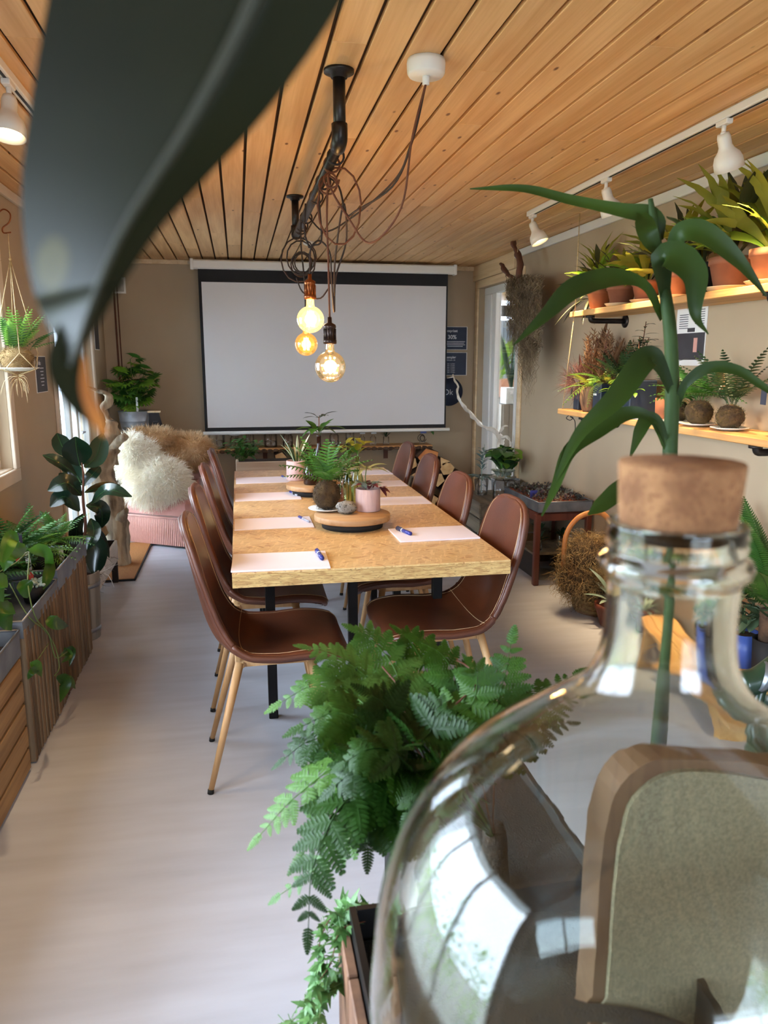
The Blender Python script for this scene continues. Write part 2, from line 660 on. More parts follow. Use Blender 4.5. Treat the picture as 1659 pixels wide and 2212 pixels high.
M_navy = mat('navy_card', (38, 46, 66), (44, 54, 76), rough=.6, scale=5)
M_ink = mat('white_print', (225, 226, 230), rough=.6)
M_inkd = mat('dark_print', (60, 60, 66), rough=.6)
M_rope = mat('cotton_cord', (214, 190, 146), (190, 162, 118), rough=.9, scale=60)

# ================================================================== SHELL
mb = MB()
mb.box(((XL + XR) / 2, (YF + YB) / 2, -.05), (XR - XL + 2 * WT, YB - YF + 2 * WT, .1))
struct('floor', mb, M_floor)
gnd = MB(); gnd.box((0, 3, -.16), (40, 40, .1))
M_gnd = mat('gravel_ground', (150, 148, 142), (120, 118, 112), rough=.9, scale=30, bump=.5)
struct('ground', gnd, M_gnd)


def wall_with_holes(name, axis, pos, thick, u0, u1, z0, z1, holes, m):
    """axis 'x': wall plane at x=pos, u runs along y; holes = (u0,u1,z0,z1)"""
    mb = MB()
    us = sorted({u0, u1, *[h[0] for h in holes], *[h[1] for h in holes]})
    for a, b in zip(us[:-1], us[1:]):
        hs = sorted([h for h in holes if h[0] <= a + 1e-6 and h[1] >= b - 1e-6], key=lambda h: h[2])
        z = z0
        spans = []
        for h in hs:
            if h[2] > z: spans.append((z, h[2]))
            z = h[3]
        if z < z1: spans.append((z, z1))
        for s0, s1 in spans:
            if axis == 'x':
                mb.box((pos + thick / 2, (a + b) / 2, (s0 + s1) / 2), (abs(thick), b - a, s1 - s0))
            else:
                mb.box(((a + b) / 2, pos + thick / 2, (s0 + s1) / 2), (b - a, abs(thick), s1 - s0))
    struct(name, mb, m)


D1 = (5.78, 7.22, 0.02, 2.08)      # glass door in the left wall
D2 = (6.62, 7.86, 0.02, 2.34)      # glass door in the right wall
W1 = (3.3, 4.58, 1.0, 2.14)
W2 = (0.1, 2.3, 0.6, 2.2)
W3 = (-0.2, 1.6, 0.6, 2.2)
wall_with_holes('wall_left', 'x', XL, -WT, YF - WT, YB + WT, 0, ZC + .05, [D1, W1, W2], M_wall)
wall_with_holes('wall_right', 'x', XR, WT, YF - WT, YB + WT, 0, ZC + .05, [D2], M_wall)
wall_with_holes('wall_back', 'y', YB, WT, XL, XR, 0, ZC + .05, [], M_wall)
wall_with_holes('wall_front', 'y', YF, -WT, XL, XR, 0, ZC + .05, [W3], M_wall)

# ceiling: dark backing with one pine board per object
cb = MB(); cb.box(((XL + XR) / 2, (YF + YB) / 2, ZC + .05), (XR - XL + 2 * WT, YB - YF + 2 * WT, .06))
ceil = struct('ceiling', cb, M_gap)
pitch = .1228
bw = .109
x = .318 - pitch * 13 + pitch / 2
k = 0
bcache = {}
while x < XR + .02:
    x0 = max(x - bw / 2, XL); x1 = min(x + bw / 2, XR)
    if x1 - x0 > .02:
        cuts = [YF, [1.15, 2.42, 3.3, 5.1][k % 4] + .15 * (k % 3), [5.0, 6.3, 6.9, 7.2][k % 4], YB]
        for a, b in zip(cuts[:-1], cuts[1:]):
            key = (round(x1 - x0, 3), round(b - a, 2))
            if key not in bcache:
                m_ = MB(); m_.box((0, 0, 0), (x1 - x0, b - a - .002, .018), bev=.002)
                bcache[key] = mesh(m_, 'ceiling_board', M_pine)
            o = obj('ceiling_board', bcache[key], None, ceil, world=False)
            o.location = ((x0 + x1) / 2, (a + b) / 2, ZC + .009 + rnd.uniform(-.001, .001))
    x += pitch; k += 1

# trims
t = MB(); t.box((XR - .012, (YF + YB) / 2 - .6, ZC - .035), (.024, YB - YF - 1.2, .06), bev=.004)
struct('trim_1', t, M_white)
t = MB(); t.box((XL + .012, (YF + YB) / 2, ZC - .03), (.024, YB - YF, .055), bev=.004)
struct('trim_2', t, M_cream)
t = MB(); t.box(((XL + XR) / 2, YB - .012, ZC - .022), (XR - XL, .024, .044), bev=.004)
struct('trim_3', t, M_trimwood)
t = MB(); t.box((XR - .014, YB - .6, ZC - .075), (.028, 1.24, .15), bev=.004)
struct('trim_4', t, M_trimwood)
t = MB(); t.box((XL + .008, (YF + 5.7) / 2, .045), (.016, 5.7 - YF, .09), bev=.003)
struct('baseboard_left', t, M_cream)
t = MB(); t.box((XR - .008, (YF + 6.5) / 2, .045), (.016, 6.5 - YF, .09), bev=.003)
struct('baseboard_right', t, M_cream)
t = MB(); t.box(((XL + XR) / 2, YB - .008, .045), (XR - XL - .03, .016, .09), bev=.003)
struct('baseboard_back', t, M_cream)


def frame_x(u0, u1, z0, z1, xp, w, d):
    """rectangular frame in the plane x=xp: w wide, d deep (towards -x if d<0)"""
    mb = MB(); xc = xp + d / 2; ad = abs(d)
    mb.box((xc, (u0 + u1) / 2, z1 - w / 2), (ad, u1 - u0, w), bev=.003)
    mb.box((xc, (u0 + u1) / 2, z0 + w / 2), (ad, u1 - u0, w), bev=.003)
    mb.box((xc, u0 + w / 2, (z0 + z1) / 2), (ad, w, z1 - z0 - 2 * w), bev=.003)
    mb.box((xc, u1 - w / 2, (z0 + z1) / 2), (ad, w, z1 - z0 - 2 * w), bev=.003)
    return mb


def casing_x(u0, u1, z0, z1, xp, w, d, bottom=True):
    mb = MB(); xc = xp + d / 2; ad = abs(d)
    mb.box((xc, (u0 + u1) / 2, z1 + w / 2), (ad, u1 - u0 + 2 * w, w), bev=.004)
    if bottom:
        mb.box((xc, (u0 + u1) / 2, z0 - w / 2), (ad, u1 - u0 + 2 * w, w), bev=.004)
    mb.box((xc, u0 - w / 2, (z0 + z1) / 2), (ad, w, z1 - z0), bev=.004)
    mb.box((xc, u1 + w / 2, (z0 + z1) / 2), (ad, w, z1 - z0), bev=.004)
    return mb


def window_x(name, W, xp, sgn, mullions=1):
    u0, u1, z0, z1 = W
    w = struct(name, casing_x(u0, u1, z0, z1, xp, .075, .022 * sgn), M_cream)
    obj('frame', frame_x(u0, u1, z0, z1, xp - sgn * .11, .055, .05 * sgn), M_white, w)
    for i in range(1, mullions + 1):
        u = u0 + (u1 - u0) * i / (mullions + 1)
        m_ = MB(); m_.box((xp - sgn * .085, u, (z0 + z1) / 2), (.04, .04, z1 - z0 - .1), bev=.003)
        obj('mullion', m_, M_white, w)
    m_ = MB(); m_.box((xp - sgn * .045, (u0 + u1) / 2, z0 - .004), (.09, u1 - u0, .02), bev=.004)
    obj('sill', m_, M_cream, w)
    m_ = MB(); m_.box((xp - sgn * .09, (u0 + u1) / 2, (z0 + z1) / 2), (.004, u1 - u0 - .08, z1 - z0 - .08))
    obj('pane', m_, M_pane, w)
    return w


window_x('window_1', W1, XL, 1, 0)
window_x('window_2', W2, XL, 1, 2)
# window behind the camera
w3 = MB()
for (a, b, c, d) in ((-0.28, 1.68, .52, .6), (-0.28, 1.68, 2.2, 2.28)):
    w3.box(((a + b) / 2, YF + .011, (c + d) / 2), (b - a, .022, d - c), bev=.004)
for a in (-.24, 1.64):
    w3.box((a, YF + .011, 1.4), (.08, .022, 1.6), bev=.004)
w3o = struct('window_3', w3, M_cream)
for i, xx in enumerate((-.17, .7, 1.57)):
    m_ = MB(); m_.box((xx, YF - .08, 1.4), (.06, .05, 1.6), bev=.003); obj('mullion', m_, M_white, w3o)
m_ = MB(); m_.box((.7, YF - .09, 1.4), (1.78, .004, 1.58)); obj('pane', m_, M_pane, w3o)

# door in the left wall: white frame, glass, sheer pleated curtains behind it
d1 = struct('door_1', casing_x(*D1, XL, .07, .02, bottom=False), M_cream)
obj('frame', frame_x(D1[0], D1[1], D1[2], D1[3], XL - .10, .07, .05), M_white, d1)
for u in (6.46, 6.72):
    m_ = MB(); m_.box((XL - .075, u, 1.05), (.045, .07, 1.92), bev=.004); obj('stile', m_, M_white, d1)
m_ = MB(); m_.box((XL - .075, 6.14, .86), (.045, .6, .05), bev=.004); obj('rail', m_, M_white, d1)
m_ = MB(); m_.box((XL - .08, 6.5, 1.05), (.004, 1.3, 1.9)); obj('pane', m_, M_pane, d1)
m_ = MB(); m_.cyl((XL - .03, 6.70, 1.02), (XL + .0, 6.70, 1.02), .008); m_.cyl((XL - .0, 6.70, 1.02), (XL - .0, 6.60, 1.02), .008)
obj('door_handle', m_, M_galv, d1)
M_sheer = mat('sheer_fabric', (238, 243, 250), (222, 230, 242), rough=.9, trans=.28, scale=14)
for (a, b) in ((5.84, 6.42), (6.78, 7.16)):
    cm = MB()
    n_ = 90
    cm.grid(lambda u, v, a=a, b=b: Vector((XL - .125 + .014 * sin(u * (b - a) * 95 + .4 * v), a + (b - a) * u, .1 + 1.9 * v)), n_, 5)
    tag(obj('curtain', cm, M_sheer), 'sheer white pleated curtain behind the %s pane of the glass door by the doormat' % ('wide' if a < 6 else 'narrow far'), 'curtain')

# door in the right wall: wide white frame, clear glass
d2 = struct('door_2', casing_x(*D2, XR, .075, -.02, bottom=False), M_trimwood)
obj('frame', frame_x(D2[0], D2[1], D2[2], D2[3], XR + .06, .07, .07), M_white, d2)
m_ = MB(); m_.box((XR + .08, 7.64, 1.18), (.06, .34, 2.18), bev=.006); m_.box((XR + .045, 7.60, 1.18), (.02, .05, 2.16), bev=.004)
obj('side_panel', m_, M_white, d2)
m_ = MB(); m_.box((XR + .09, 7.08, 1.18), (.004, .80, 2.2)); obj('pane', m_, M_pane, d2)
m_ = MB(); m_.box((XR + .03, 6.74, 1.15), (.05, .06, 2.2), bev=.004); obj('stile', m_, M_white, d2)

# ================================================================== TABLE
def osb_mat():
    m, nt, b = _new('osb_chips')
    N, L = nt.nodes, nt.links
    tc = N.new('ShaderNodeTexCoord')
    col = None
    prevfac = None
    base = N.new('ShaderNodeTexNoise'); base.inputs['Scale'].default_value = 5; base.inputs['Detail'].default_value = 4
    L.new(tc.outputs['Object'], base.inputs['Vector'])
    rp = N.new('ShaderNodeValToRGB')
    rp.color_ramp.elements[0].position = .3; rp.color_ramp.elements[0].color = S((202, 162, 104))
    rp.color_ramp.elements[1].position = .7; rp.color_ramp.elements[1].color = S((220, 186, 132))
    L.new(base.outputs['Fac'], rp.inputs[0]); col = rp.outputs[0]
    for i, (rz, c, th) in enumerate(((.4, (168, 112, 58), .62), (1.3, (232, 196, 138), .60), (2.2, (150, 92, 44), .66), (2.9, (224, 182, 120), .62), (.9, (110, 66, 30), .74))):
        mp = N.new('ShaderNodeMapping'); mp.vector_type = 'TEXTURE'; mp.inputs['Rotation'].default_value = (0, 0, rz)
        mp.inputs['Scale'].default_value = (1 / 11, 1 / 60, 1 / 60); mp.inputs['Location'].default_value = (i * 3.1, i, 0)
        L.new(tc.outputs['Object'], mp.inputs[0])
        n = N.new('ShaderNodeTexNoise'); n.inputs['Scale'].default_value = 1; n.inputs['Detail'].default_value = 2
        L.new(mp.outputs[0], n.inputs['Vector'])
        r = N.new('ShaderNodeValToRGB'); r.color_ramp.elements[0].position = th - .05; r.color_ramp.elements[1].position = th
        r.color_ramp.elements[1].color = (.6, .6, .6, 1)
        L.new(n.outputs['Fac'], r.inputs[0])
        mx = N.new('ShaderNodeMix'); mx.data_type = 'RGBA'
        L.new(r.outputs[0], mx.inputs[0]); L.new(col, mx.inputs[6]); mx.inputs[7].default_value = S(c)
        col = mx.outputs[2]
        last = n
    L.new(col, b.inputs['Base Color'])
    b.inputs['Roughness'].default_value = .36
    b.inputs['Coat Weight'].default_value = .25; b.inputs['Coat Roughness'].default_value = .22
    bp = N.new('ShaderNodeBump'); bp.inputs['Strength'].default_value = .25; bp.inputs['Distance'].default_value = .003
    L.new(last.outputs['Fac'], bp.inputs['Height']); L.new(bp.outputs[0], b.inputs['Normal'])
    return m


M_osb = osb_mat()
M_osbedge = mat('osb_edge', (214, 178, 116), (176, 134, 80), rough=.7, scale=1, stretch=(30, 30, 240), detail=4, contrast=(.36, .62), bump=.4, bscale=1.5, spots=(70, 46, 22), spot_scale=1.3, spot_size=.2)
TZ = .85
TX0, TX1, TY0, TY1 = -.047, 1.008, 2.69, 5.33
KT = .9036
tbl = thing('dining_table', 'long chipboard meeting table with black steel legs, set with papers', 'table', ((TX0 + TX1) / 2, (TY0 + TY1) / 2, 0))
m_ = MB(); m_.box(((TX0 + TX1) / 2, (TY0 + TY1) / 2, TZ - .004), (TX1 - TX0, TY1 - TY0, .008), bev=.002)
obj('tabletop', m_, M_osb, tbl)
m_ = MB(); m_.box(((TX0 + TX1) / 2, (TY0 + TY1) / 2, TZ - .032), (TX1 - TX0 - .001, TY1 - TY0 - .001, .048), bev=.001)
obj('table_edge', m_, M_osbedge, tbl)
legm = MB(); legm.box((0, 0, (TZ - .056) / 2), (.042, .042, TZ - .056), bev=.003)
legme = mesh(legm, 'leg', M_black)
for (x_, y_) in ((.105, 3.27), (.475, 3.27), (.855, 3.22), (.105, 3.96), (.855, 4.12), (.105, 4.71), (.475, 4.9), (.855, 4.885)):
    o = obj('leg', legme, None, tbl, world=False); o.location = Vector((x_, y_, 0)) - tbl.location
m_ = MB()
for y_ in (3.27, 5.1): m_.box((.48, y_, TZ - .07), (.79, .04, .026))
m_.box((.105, 4.2, TZ - .07), (.04, 1.8, .026)); m_.box((.855, 4.2, TZ - .07), (.04, 1.8, .026))
obj('apron_rail', m_, M_black, tbl)

# papers and pens
SEAT = ['nearest on the left side', 'second on the left side', 'third on the left side', 'farthest on the left side',
        'nearest on the right side', 'second on the right side', 'third on the right side', 'farthest on the right side']
sheets = [(.148, 3.125, -.03), (.155, 3.91, .0), (.157, 4.72, .0), (.16, 5.40, .01), (.91, 3.51, .02), (.93, 4.42, -.01), (.94, 5.08, 0), (.95, 5.62, 0)]
sw = [(.40, .275)] * 4 + [(.39, .275), (.35, .25), (.33, .24), (.33, .22)]
pens = {0: (.317, 3.16, .06), 1: (.317, 3.95, .30), 2: (.32, 4.76, .25), 3: (.31, 5.45, .3), 4: (.77, 3.54, .28)}
M_penb = mat('blue_pen_barrel', (52, 58, 140), (44, 50, 120), rough=.3)
M_penc = mat('clear_pen_barrel', (176, 180, 196), rough=.25)
for i, (x_, y_, a) in enumerate(sheets):
    m_ = MB()
    w_, h_ = (q * KT for q in sw[i]); x_ *= KT; y_ *= KT
    pad = .006 if i in (0, 4) else .003
    m_.box((x_, y_, TZ + pad / 2), (w_, h_, pad), rz=a, bev=.0008)
    o = obj('paper_pad', m_, M_paper)
    tag(o, 'pale pink paper pad on the table, ' + SEAT[i], 'paper', 'paper pads set around the table')
    if i in pens:
        px_, py_, pa = pens[i]; px_ *= KT; py_ *= KT
        blue = i in (0, 4)
        pt = thing('pen', ('thick blue felt pen' if blue else 'thin clear pen') + ' lying on the paper pad ' + SEAT[i], 'pen', (px_, py_, TZ + pad), group='pens on the paper pads')
        r_ = .0085 if blue else .005
        L_ = .125 if blue else .13
        d_ = Vector((sin(pa) * -1, cos(pa), 0))
        c_ = Vector((px_, py_, TZ + pad + r_))
        m_ = MB(); m_.cyl(c_ - d_ * L_ / 2, c_ + d_ * L_ * .12, r_, n=10); obj('barrel', m_, M_penb if blue else M_penc, pt)
        m_ = MB(); m_.cyl(c_ + d_ * L_ * .12, c_ + d_ * L_ / 2, r_ * 1.12, n=10); m_.box(c_ + d_ * L_ * .32 + Vector((0, 0, r_ * 1.2)), (.003, .04, .002), rz=pa)
        obj('cap', m_, M_penb if i != 4 else mat('pen_cap', (60, 64, 90), rough=.3), pt)
        m_ = MB(); m_.cyl(c_ + d_ * L_ * .08, c_ + d_ * L_ * .12, r_ * 1.15, n=10); obj('ring', m_, M_white, pt)

# ================================================================== CHAIRS
M_leather = mat('brown_leather', (98, 50, 28), (78, 38, 20), rough=.36, scale=5, bump=.12, bscale=260, coat=.15)
M_leatherb = mat('brown_leather_back', (100, 56, 38), (82, 44, 30), rough=.45, scale=5, bump=.12, bscale=260)
M_stitch = mat('cream_thread', (206, 172, 130), rough=.8)
M_ash = wood('ash_leg', (206, 164, 116), (182, 136, 88), rough=.5, axis=2, jitter=.05)
SH = .478


def shell_pt(s, t, off=0.0):
    """chair shell: t 0 front edge of seat .. 1 top of back, s -1..1 across"""
    prof = [(.268, SH - .038), (.250, SH - .008), (.15, SH + .002), (.03, SH - .012), (-.08, SH - .014), (-.150, SH + .020), (-.190, SH + .085), (-.215, SH + .18), (-.236, SH + .29), (-.258, SH + .40), (-.274, SH + .455)]
    n = len(prof) - 1
    x = t * n; k_ = min(int(x), n - 1); f_ = x - k_
    q = [prof[max(k_ - 1, 0)], prof[k_], prof[k_ + 1], prof[min(k_ + 2, n)]]
    def cr(i):
        a, b, c, d = (w[i] for w in q)
        return .5 * ((2 * b) + (c - a) * f_ + (2 * a - 5 * b + 4 * c - d) * f_ * f_ + (3 * b - a - 3 * c + d) * f_ ** 3)
    px_, pz = cr(0), cr(1)
    hw = lerpl([.20, .232, .238, .236, .230, .218, .208, .205, .206, .202, .196], t)
    # round the front corners and arch the back
    if t < .12: hw *= .78 + .22 * (t / .12) ** .5
    if t > .76:
        u_ = (t - .76) / .24
        hw *= math.sqrt(max(0, 1 - (u_ * .985) ** 2.6))
    y = s * hw
    lift = lerpl([.0, .004, .010, .02, .036, .05, .046, .034, .022, .012, .006], t) * s * s
    # normal direction of the profile (towards the sitter)
    e = .01
    t2 = min(1, t + e); t1 = max(0, t - e)
    def raw(tt):
        x = tt * n; kk = min(int(x), n - 1); ff = x - kk
        return prof[kk][0] * (1 - ff) + prof[kk + 1][0] * ff, prof[kk][1] * (1 - ff) + prof[kk + 1][1] * ff
    a, b = raw(t1), raw(t2)
    tx, tz = b[0] - a[0], b[1] - a[1]
    ln = math.hypot(tx, tz) or 1
    nx, nz = tz / ln, -tx / ln
    return Vector((px_ + nx * (lift + off), y, pz + nz * (lift + off))) * 1.1


SK = (SH - .034) * 1.1


def make_chair():
    t_ = thing('dining_chair', 'chair', 'chair')
    def shell(off0, off1, nm, m_):
        mb = MB(); nu, nv = 17, 41
        def ss(i): return -1 + 2 * i / (nu - 1)
        for off in (off0, off1):
            pass
        top = [[shell_pt(ss(i) * .965, j / (nv - 1), off1) for i in range(nu)] for j in range(nv)]
        bot = [[shell_pt(ss(i), j / (nv - 1), off0) for i in range(nu)] for j in range(nv)]
        vs = [p for r_ in top for p in r_] + [p for r_ in bot for p in r_]
        N_ = nu * nv; fs = []
        for j in range(nv - 1):
            for i in range(nu - 1):
                a = j * nu + i
                fs.append((a, a + nu, a + nu + 1, a + 1)); fs.append((N_ + a, N_ + a + 1, N_ + a + nu + 1, N_ + a + nu))
        for j in range(nv - 1):
            a = j * nu; fs.append((a, N_ + a, N_ + a + nu, a + nu)); a = j * nu + nu - 1; fs.append((a, a + nu, N_ + a + nu, N_ + a))
        for i in range(nu - 1):
            a = i; fs.append((a, a + 1, N_ + a + 1, N_ + a)); a = (nv - 1) * nu + i; fs.append((a, N_ + a, N_ + a + 1, a + 1))
        mb.add(vs, fs, True)
        return obj(nm, mb, m_, t_)
    shell(-.014, .004, 'seat_shell', M_leatherb)
    shell(.003, .016, 'inner_pad', M_leather)
    # piping along the rim
    rim = [shell_pt(-1, j / 60, .001) for j in range(61)] + [shell_pt(1, 1 - j / 60, .001) for j in range(61)]
    rim.append(rim[0])
    m_ = MB(); m_.tube(rim, .0105, n=8, cap=False); obj('piping', m_, M_leatherb, t_)
    m_ = MB()
    for s_ in (-.9, .9): m_.tube([shell_pt(s_, .02 + j / 60 * .93, .0165) for j in range(61)], .0012, n=4)
    m_.tube([shell_pt(-.97 + i / 16 * 1.94, .43, .0165) for i in range(17)], .0012, n=4)
    obj('stitching', m_, M_stitch, t_)
    m_ = MB()
    m_.box((.16, 0, SK - .012), (.035, .30, .022), bev=.004); m_.box((-.11, 0, SK - .012), (.035, .30, .022), bev=.004); m_.box((.025, -.12, SK - .012), (.27, .03, .022)); m_.box((.025, .12, SK - .012), (.27, .03, .022))
    obj('seat_frame', m_, M_ash, t_)
    for sx in (-1, 1):
        for sy in (-1, 1):
            top_ = Vector((.025 + sx * .135, sy * .14, SK - .002)); ft = Vector((sx * .235, sy * .205, .012))
            m_ = MB(); m_.cyl(top_, ft, .017, .0105, n=12)
            lg = obj('leg', m_, M_ash, t_)
            f2 = MB(); f2.cyl(ft + Vector((0, 0, .004)), ft + Vector((sx * .002, sy * .002, -.012)), .0118, .0122, n=12)
            fo = obj('foot_cap', f2, M_blackm, lg)
            fo.location = (0, 0, 0)
    return t_


chair0 = make_chair()
lab = ['brown leather dining chair on the left side, closest to the big glass bottle',
       'second brown leather dining chair along the left side of the table',
       'third brown leather dining chair along the left side of the table',
       'last brown leather dining chair on the left side, by the pink armchair',
       'brown leather dining chair on the right side, nearest the big glass bottle',
       'second brown leather dining chair along the right side of the table',
       'third brown leather dining chair along the right side of the table',
       'last brown leather dining chair on the right side, nearest the firewood']
cpos = [(.075, 2.89, .02), (.07, 3.58, -.02), (.08, 4.34, .0), (.10, 5.1, .02), (.84, 3.01, pi + .02), (.83, 3.73, pi + .02), (.87, 4.52, pi), (.89, 5.25, pi)]
for i, (x_, y_, a) in enumerate(cpos):
    if i == 0:
        c = chair0; c.location = (x_, y_, 0); c.rotation_euler = (0, 0, a)
    else:
        c = dup(chair0, (x_, y_, 0), a)
    c['label'] = lab[i]; c['group'] = 'brown leather chairs around the table'

# ================================================================== PROJECTION SCREEN
SY = 7.72
M_screen = mat('screen_cloth', (216, 214, 214), (212, 210, 210), rough=.8, scale=1)
sc0 = P(412, 575, Y=SY); sc1 = P(984, 582, Y=SY)
ps = thing('projection_screen', 'pulled-down white projection screen with black border on the back wall', 'screen', ((sc0.x + sc1.x) / 2, SY, .9))
cx_ = (sc0.x + sc1.x) / 2
zt = 2.50
m_ = MB(); m_.box((cx_, SY, zt), (sc1.x - sc0.x, .075, .085), bev=.012); obj('roller_case', m_, M_white, ps)
for sx in (sc0.x + .01, sc1.x - .01):
    m_ = MB(); m_.box((sx, SY, zt), (.03, .09, .10), bev=.006); obj('end_cap', m_, M_white, ps)
for sx in (sc0.x + .25, sc1.x - .25):
    m_ = MB(); m_.box((sx, SY + .15, zt + .03), (.03, .25, .02)); m_.box((sx, YB - .012, zt), (.03, .02, .10)); obj('bracket', m_, M_white, ps)
bl = P(428, 600, Y=SY).x; br = P(967, 600, Y=SY).x
zb = P(700, 929, Y=SY).z
m_ = MB(); m_.box(((bl + br) / 2, SY - .012, (zt + zb) / 2), (br - bl, .002, zt - zb)); obj('black_border', m_, mat('screen_black', (16, 15, 17), rough=.8), ps)
il, ir = P(434, 700, Y=SY).x + .022, P(962, 700, Y=SY).x
zt2 = P(700, 614, Y=SY).z; zb2 = P(700, 920, Y=SY).z
m_ = MB(); m_.box(((il + ir) / 2, SY - .0145, (zt2 + zb2) / 2), (ir - il, .002, zt2 - zb2)); obj('screen_cloth', m_, M_screen, ps)
m_ = MB(); m_.tube([(bl - .02, SY - .012, zb - .012), (br + .04, SY - .012, zb - .012)], .018, n=10); obj('weight_bar', m_, M_white, ps)
m_ = MB(); m_.box((cx_ - .1, YB - .05, 2.545), (sc1.x - sc0.x - .12, .03, .03), bev=.008); o = obj('ceiling_conduit', m_, M_cream)
for i in range(4): pass
tag(o, 'thin cream conduit running along the ceiling above the projection screen', 'conduit')

# ================================================================== PENDANT LAMPS
def bulb_mat(name, tint, e, es):
    m = glass_thin(name, tint=tint, rough=.05)
    nt = m.node_tree; out = nt.nodes['Material Output']; src = out.inputs['Surface'].links[0].from_socket
    em = nt.nodes.new('ShaderNodeEmission'); em.inputs['Color'].default_value = (*e, 1); em.inputs['Strength'].default_value = es
    ad = nt.nodes.new('ShaderNodeAddShader'); nt.links.new(src, ad.inputs[0]); nt.links.new(em.outputs[0], ad.inputs[1]); nt.links.new(ad.outputs[0], out.inputs['Surface'])
    return m


M_amber = bulb_mat('amber_glass', (1, .74, .36), (1, .46, .08), .5)
M_clearb = bulb_mat('bulb_glass', (1, .95, .85), (1, .6, .16), .16)
M_ribg = bulb_mat('ribbed_bulb_glass', (1, .92, .7), (1, .66, .24), 1.0)
M_copper = mat('copper_socket', (150, 88, 48), (120, 66, 34), rough=.32, metal=.85)
M_bronze = mat('bronze_socket', (74, 56, 48), (54, 42, 38), rough=.35, metal=.8)
M_fil = emis('filament', (1, .62, .22), 45)
M_fil2 = emis('filament_soft', (1, .55, .14), 22)
M_cord = mat('black_cord', (34, 28, 26), (54, 34, 24), rough=.8)
M_cordb = mat('brown_cord', (112, 62, 32), (90, 48, 26), rough=.8)

pp = thing('ceiling_pipe', 'black iron pipe rail hung from two ceiling flanges above the table', 'pipe', (.375, 3.8, ZC))
zp = 2.345
for y_ in (2.80, 4.84):
    m_ = MB()
    m_.lathe([(0, ZC), (.052, ZC), (.052, ZC - .010), (.030, ZC - .014), (.028, ZC - .026), (0, ZC - .026)], (.375, y_, 0), n=20)
    obj('flange', m_, M_pipe, pp)
    m_ = MB(); m_.cyl((.375, y_, ZC - .02), (.375, y_, zp + .02), .0215, n=14)
    obj('drop_pipe', m_, M_pipe, pp)
    m_ = MB(); s_ = 1 if y_ < 4 else -1
    m_.tube(bez([(.375, y_, zp + .055), (.375, y_, zp + .015), (.375, y_ + s_ * .012, zp), (.375, y_ + s_ * .055, zp - .006)], 8), .028, n=12)
    obj('elbow', m_, M_pipe, pp)
m_ = MB(); m_.cyl((.375, 2.84, zp - .004), (.375, 4.80, zp - .004), .0205, n=14); obj('rail_pipe', m_, M_pipe, pp)

rose = thing('ceiling_rose', 'white round ceiling rose with three dark cords', 'ceiling rose', (.645, 2.66, ZC))
m_ = MB(); m_.lathe([(0, ZC), (.062, ZC), (.064, ZC - .012), (.062, ZC - .042), (.056, ZC - .05), (0, ZC - .05)], (.645, 2.66, 0), n=28); obj('cover', m_, M_white, rose)
m_ = MB(); m_.cyl((.645, 2.66, ZC - .045), (.645, 2.66, ZC - .075), .012); obj('cord_grip', m_, M_white, rose)


def hook_wrap(y_, mb):
    pts = [Vector((.375 + .03 * cos(a) + .012, y_ + .012 * a / 6, zp + .03 * sin(a))) for a in np.linspace(-2.6, 4.4, 18)]
    mb.tube(pts, .0045, n=6)


def coil(c, r, n_, tilt, mb, rad=.0042, sy=1.0):
    pts = []
    for i in range(n_ * 14 + 1):
        a = 2 * pi * i / 14
        rr = r * (1 + .16 * sin(a * .37 + tilt))
        pts.append(Vector((c[0] + rr * cos(a) * .9, c[1] + .06 * sin(a * .3 + tilt), c[2] + rr * sy * sin(a))))
    mb.tube(pts, rad, n=5)


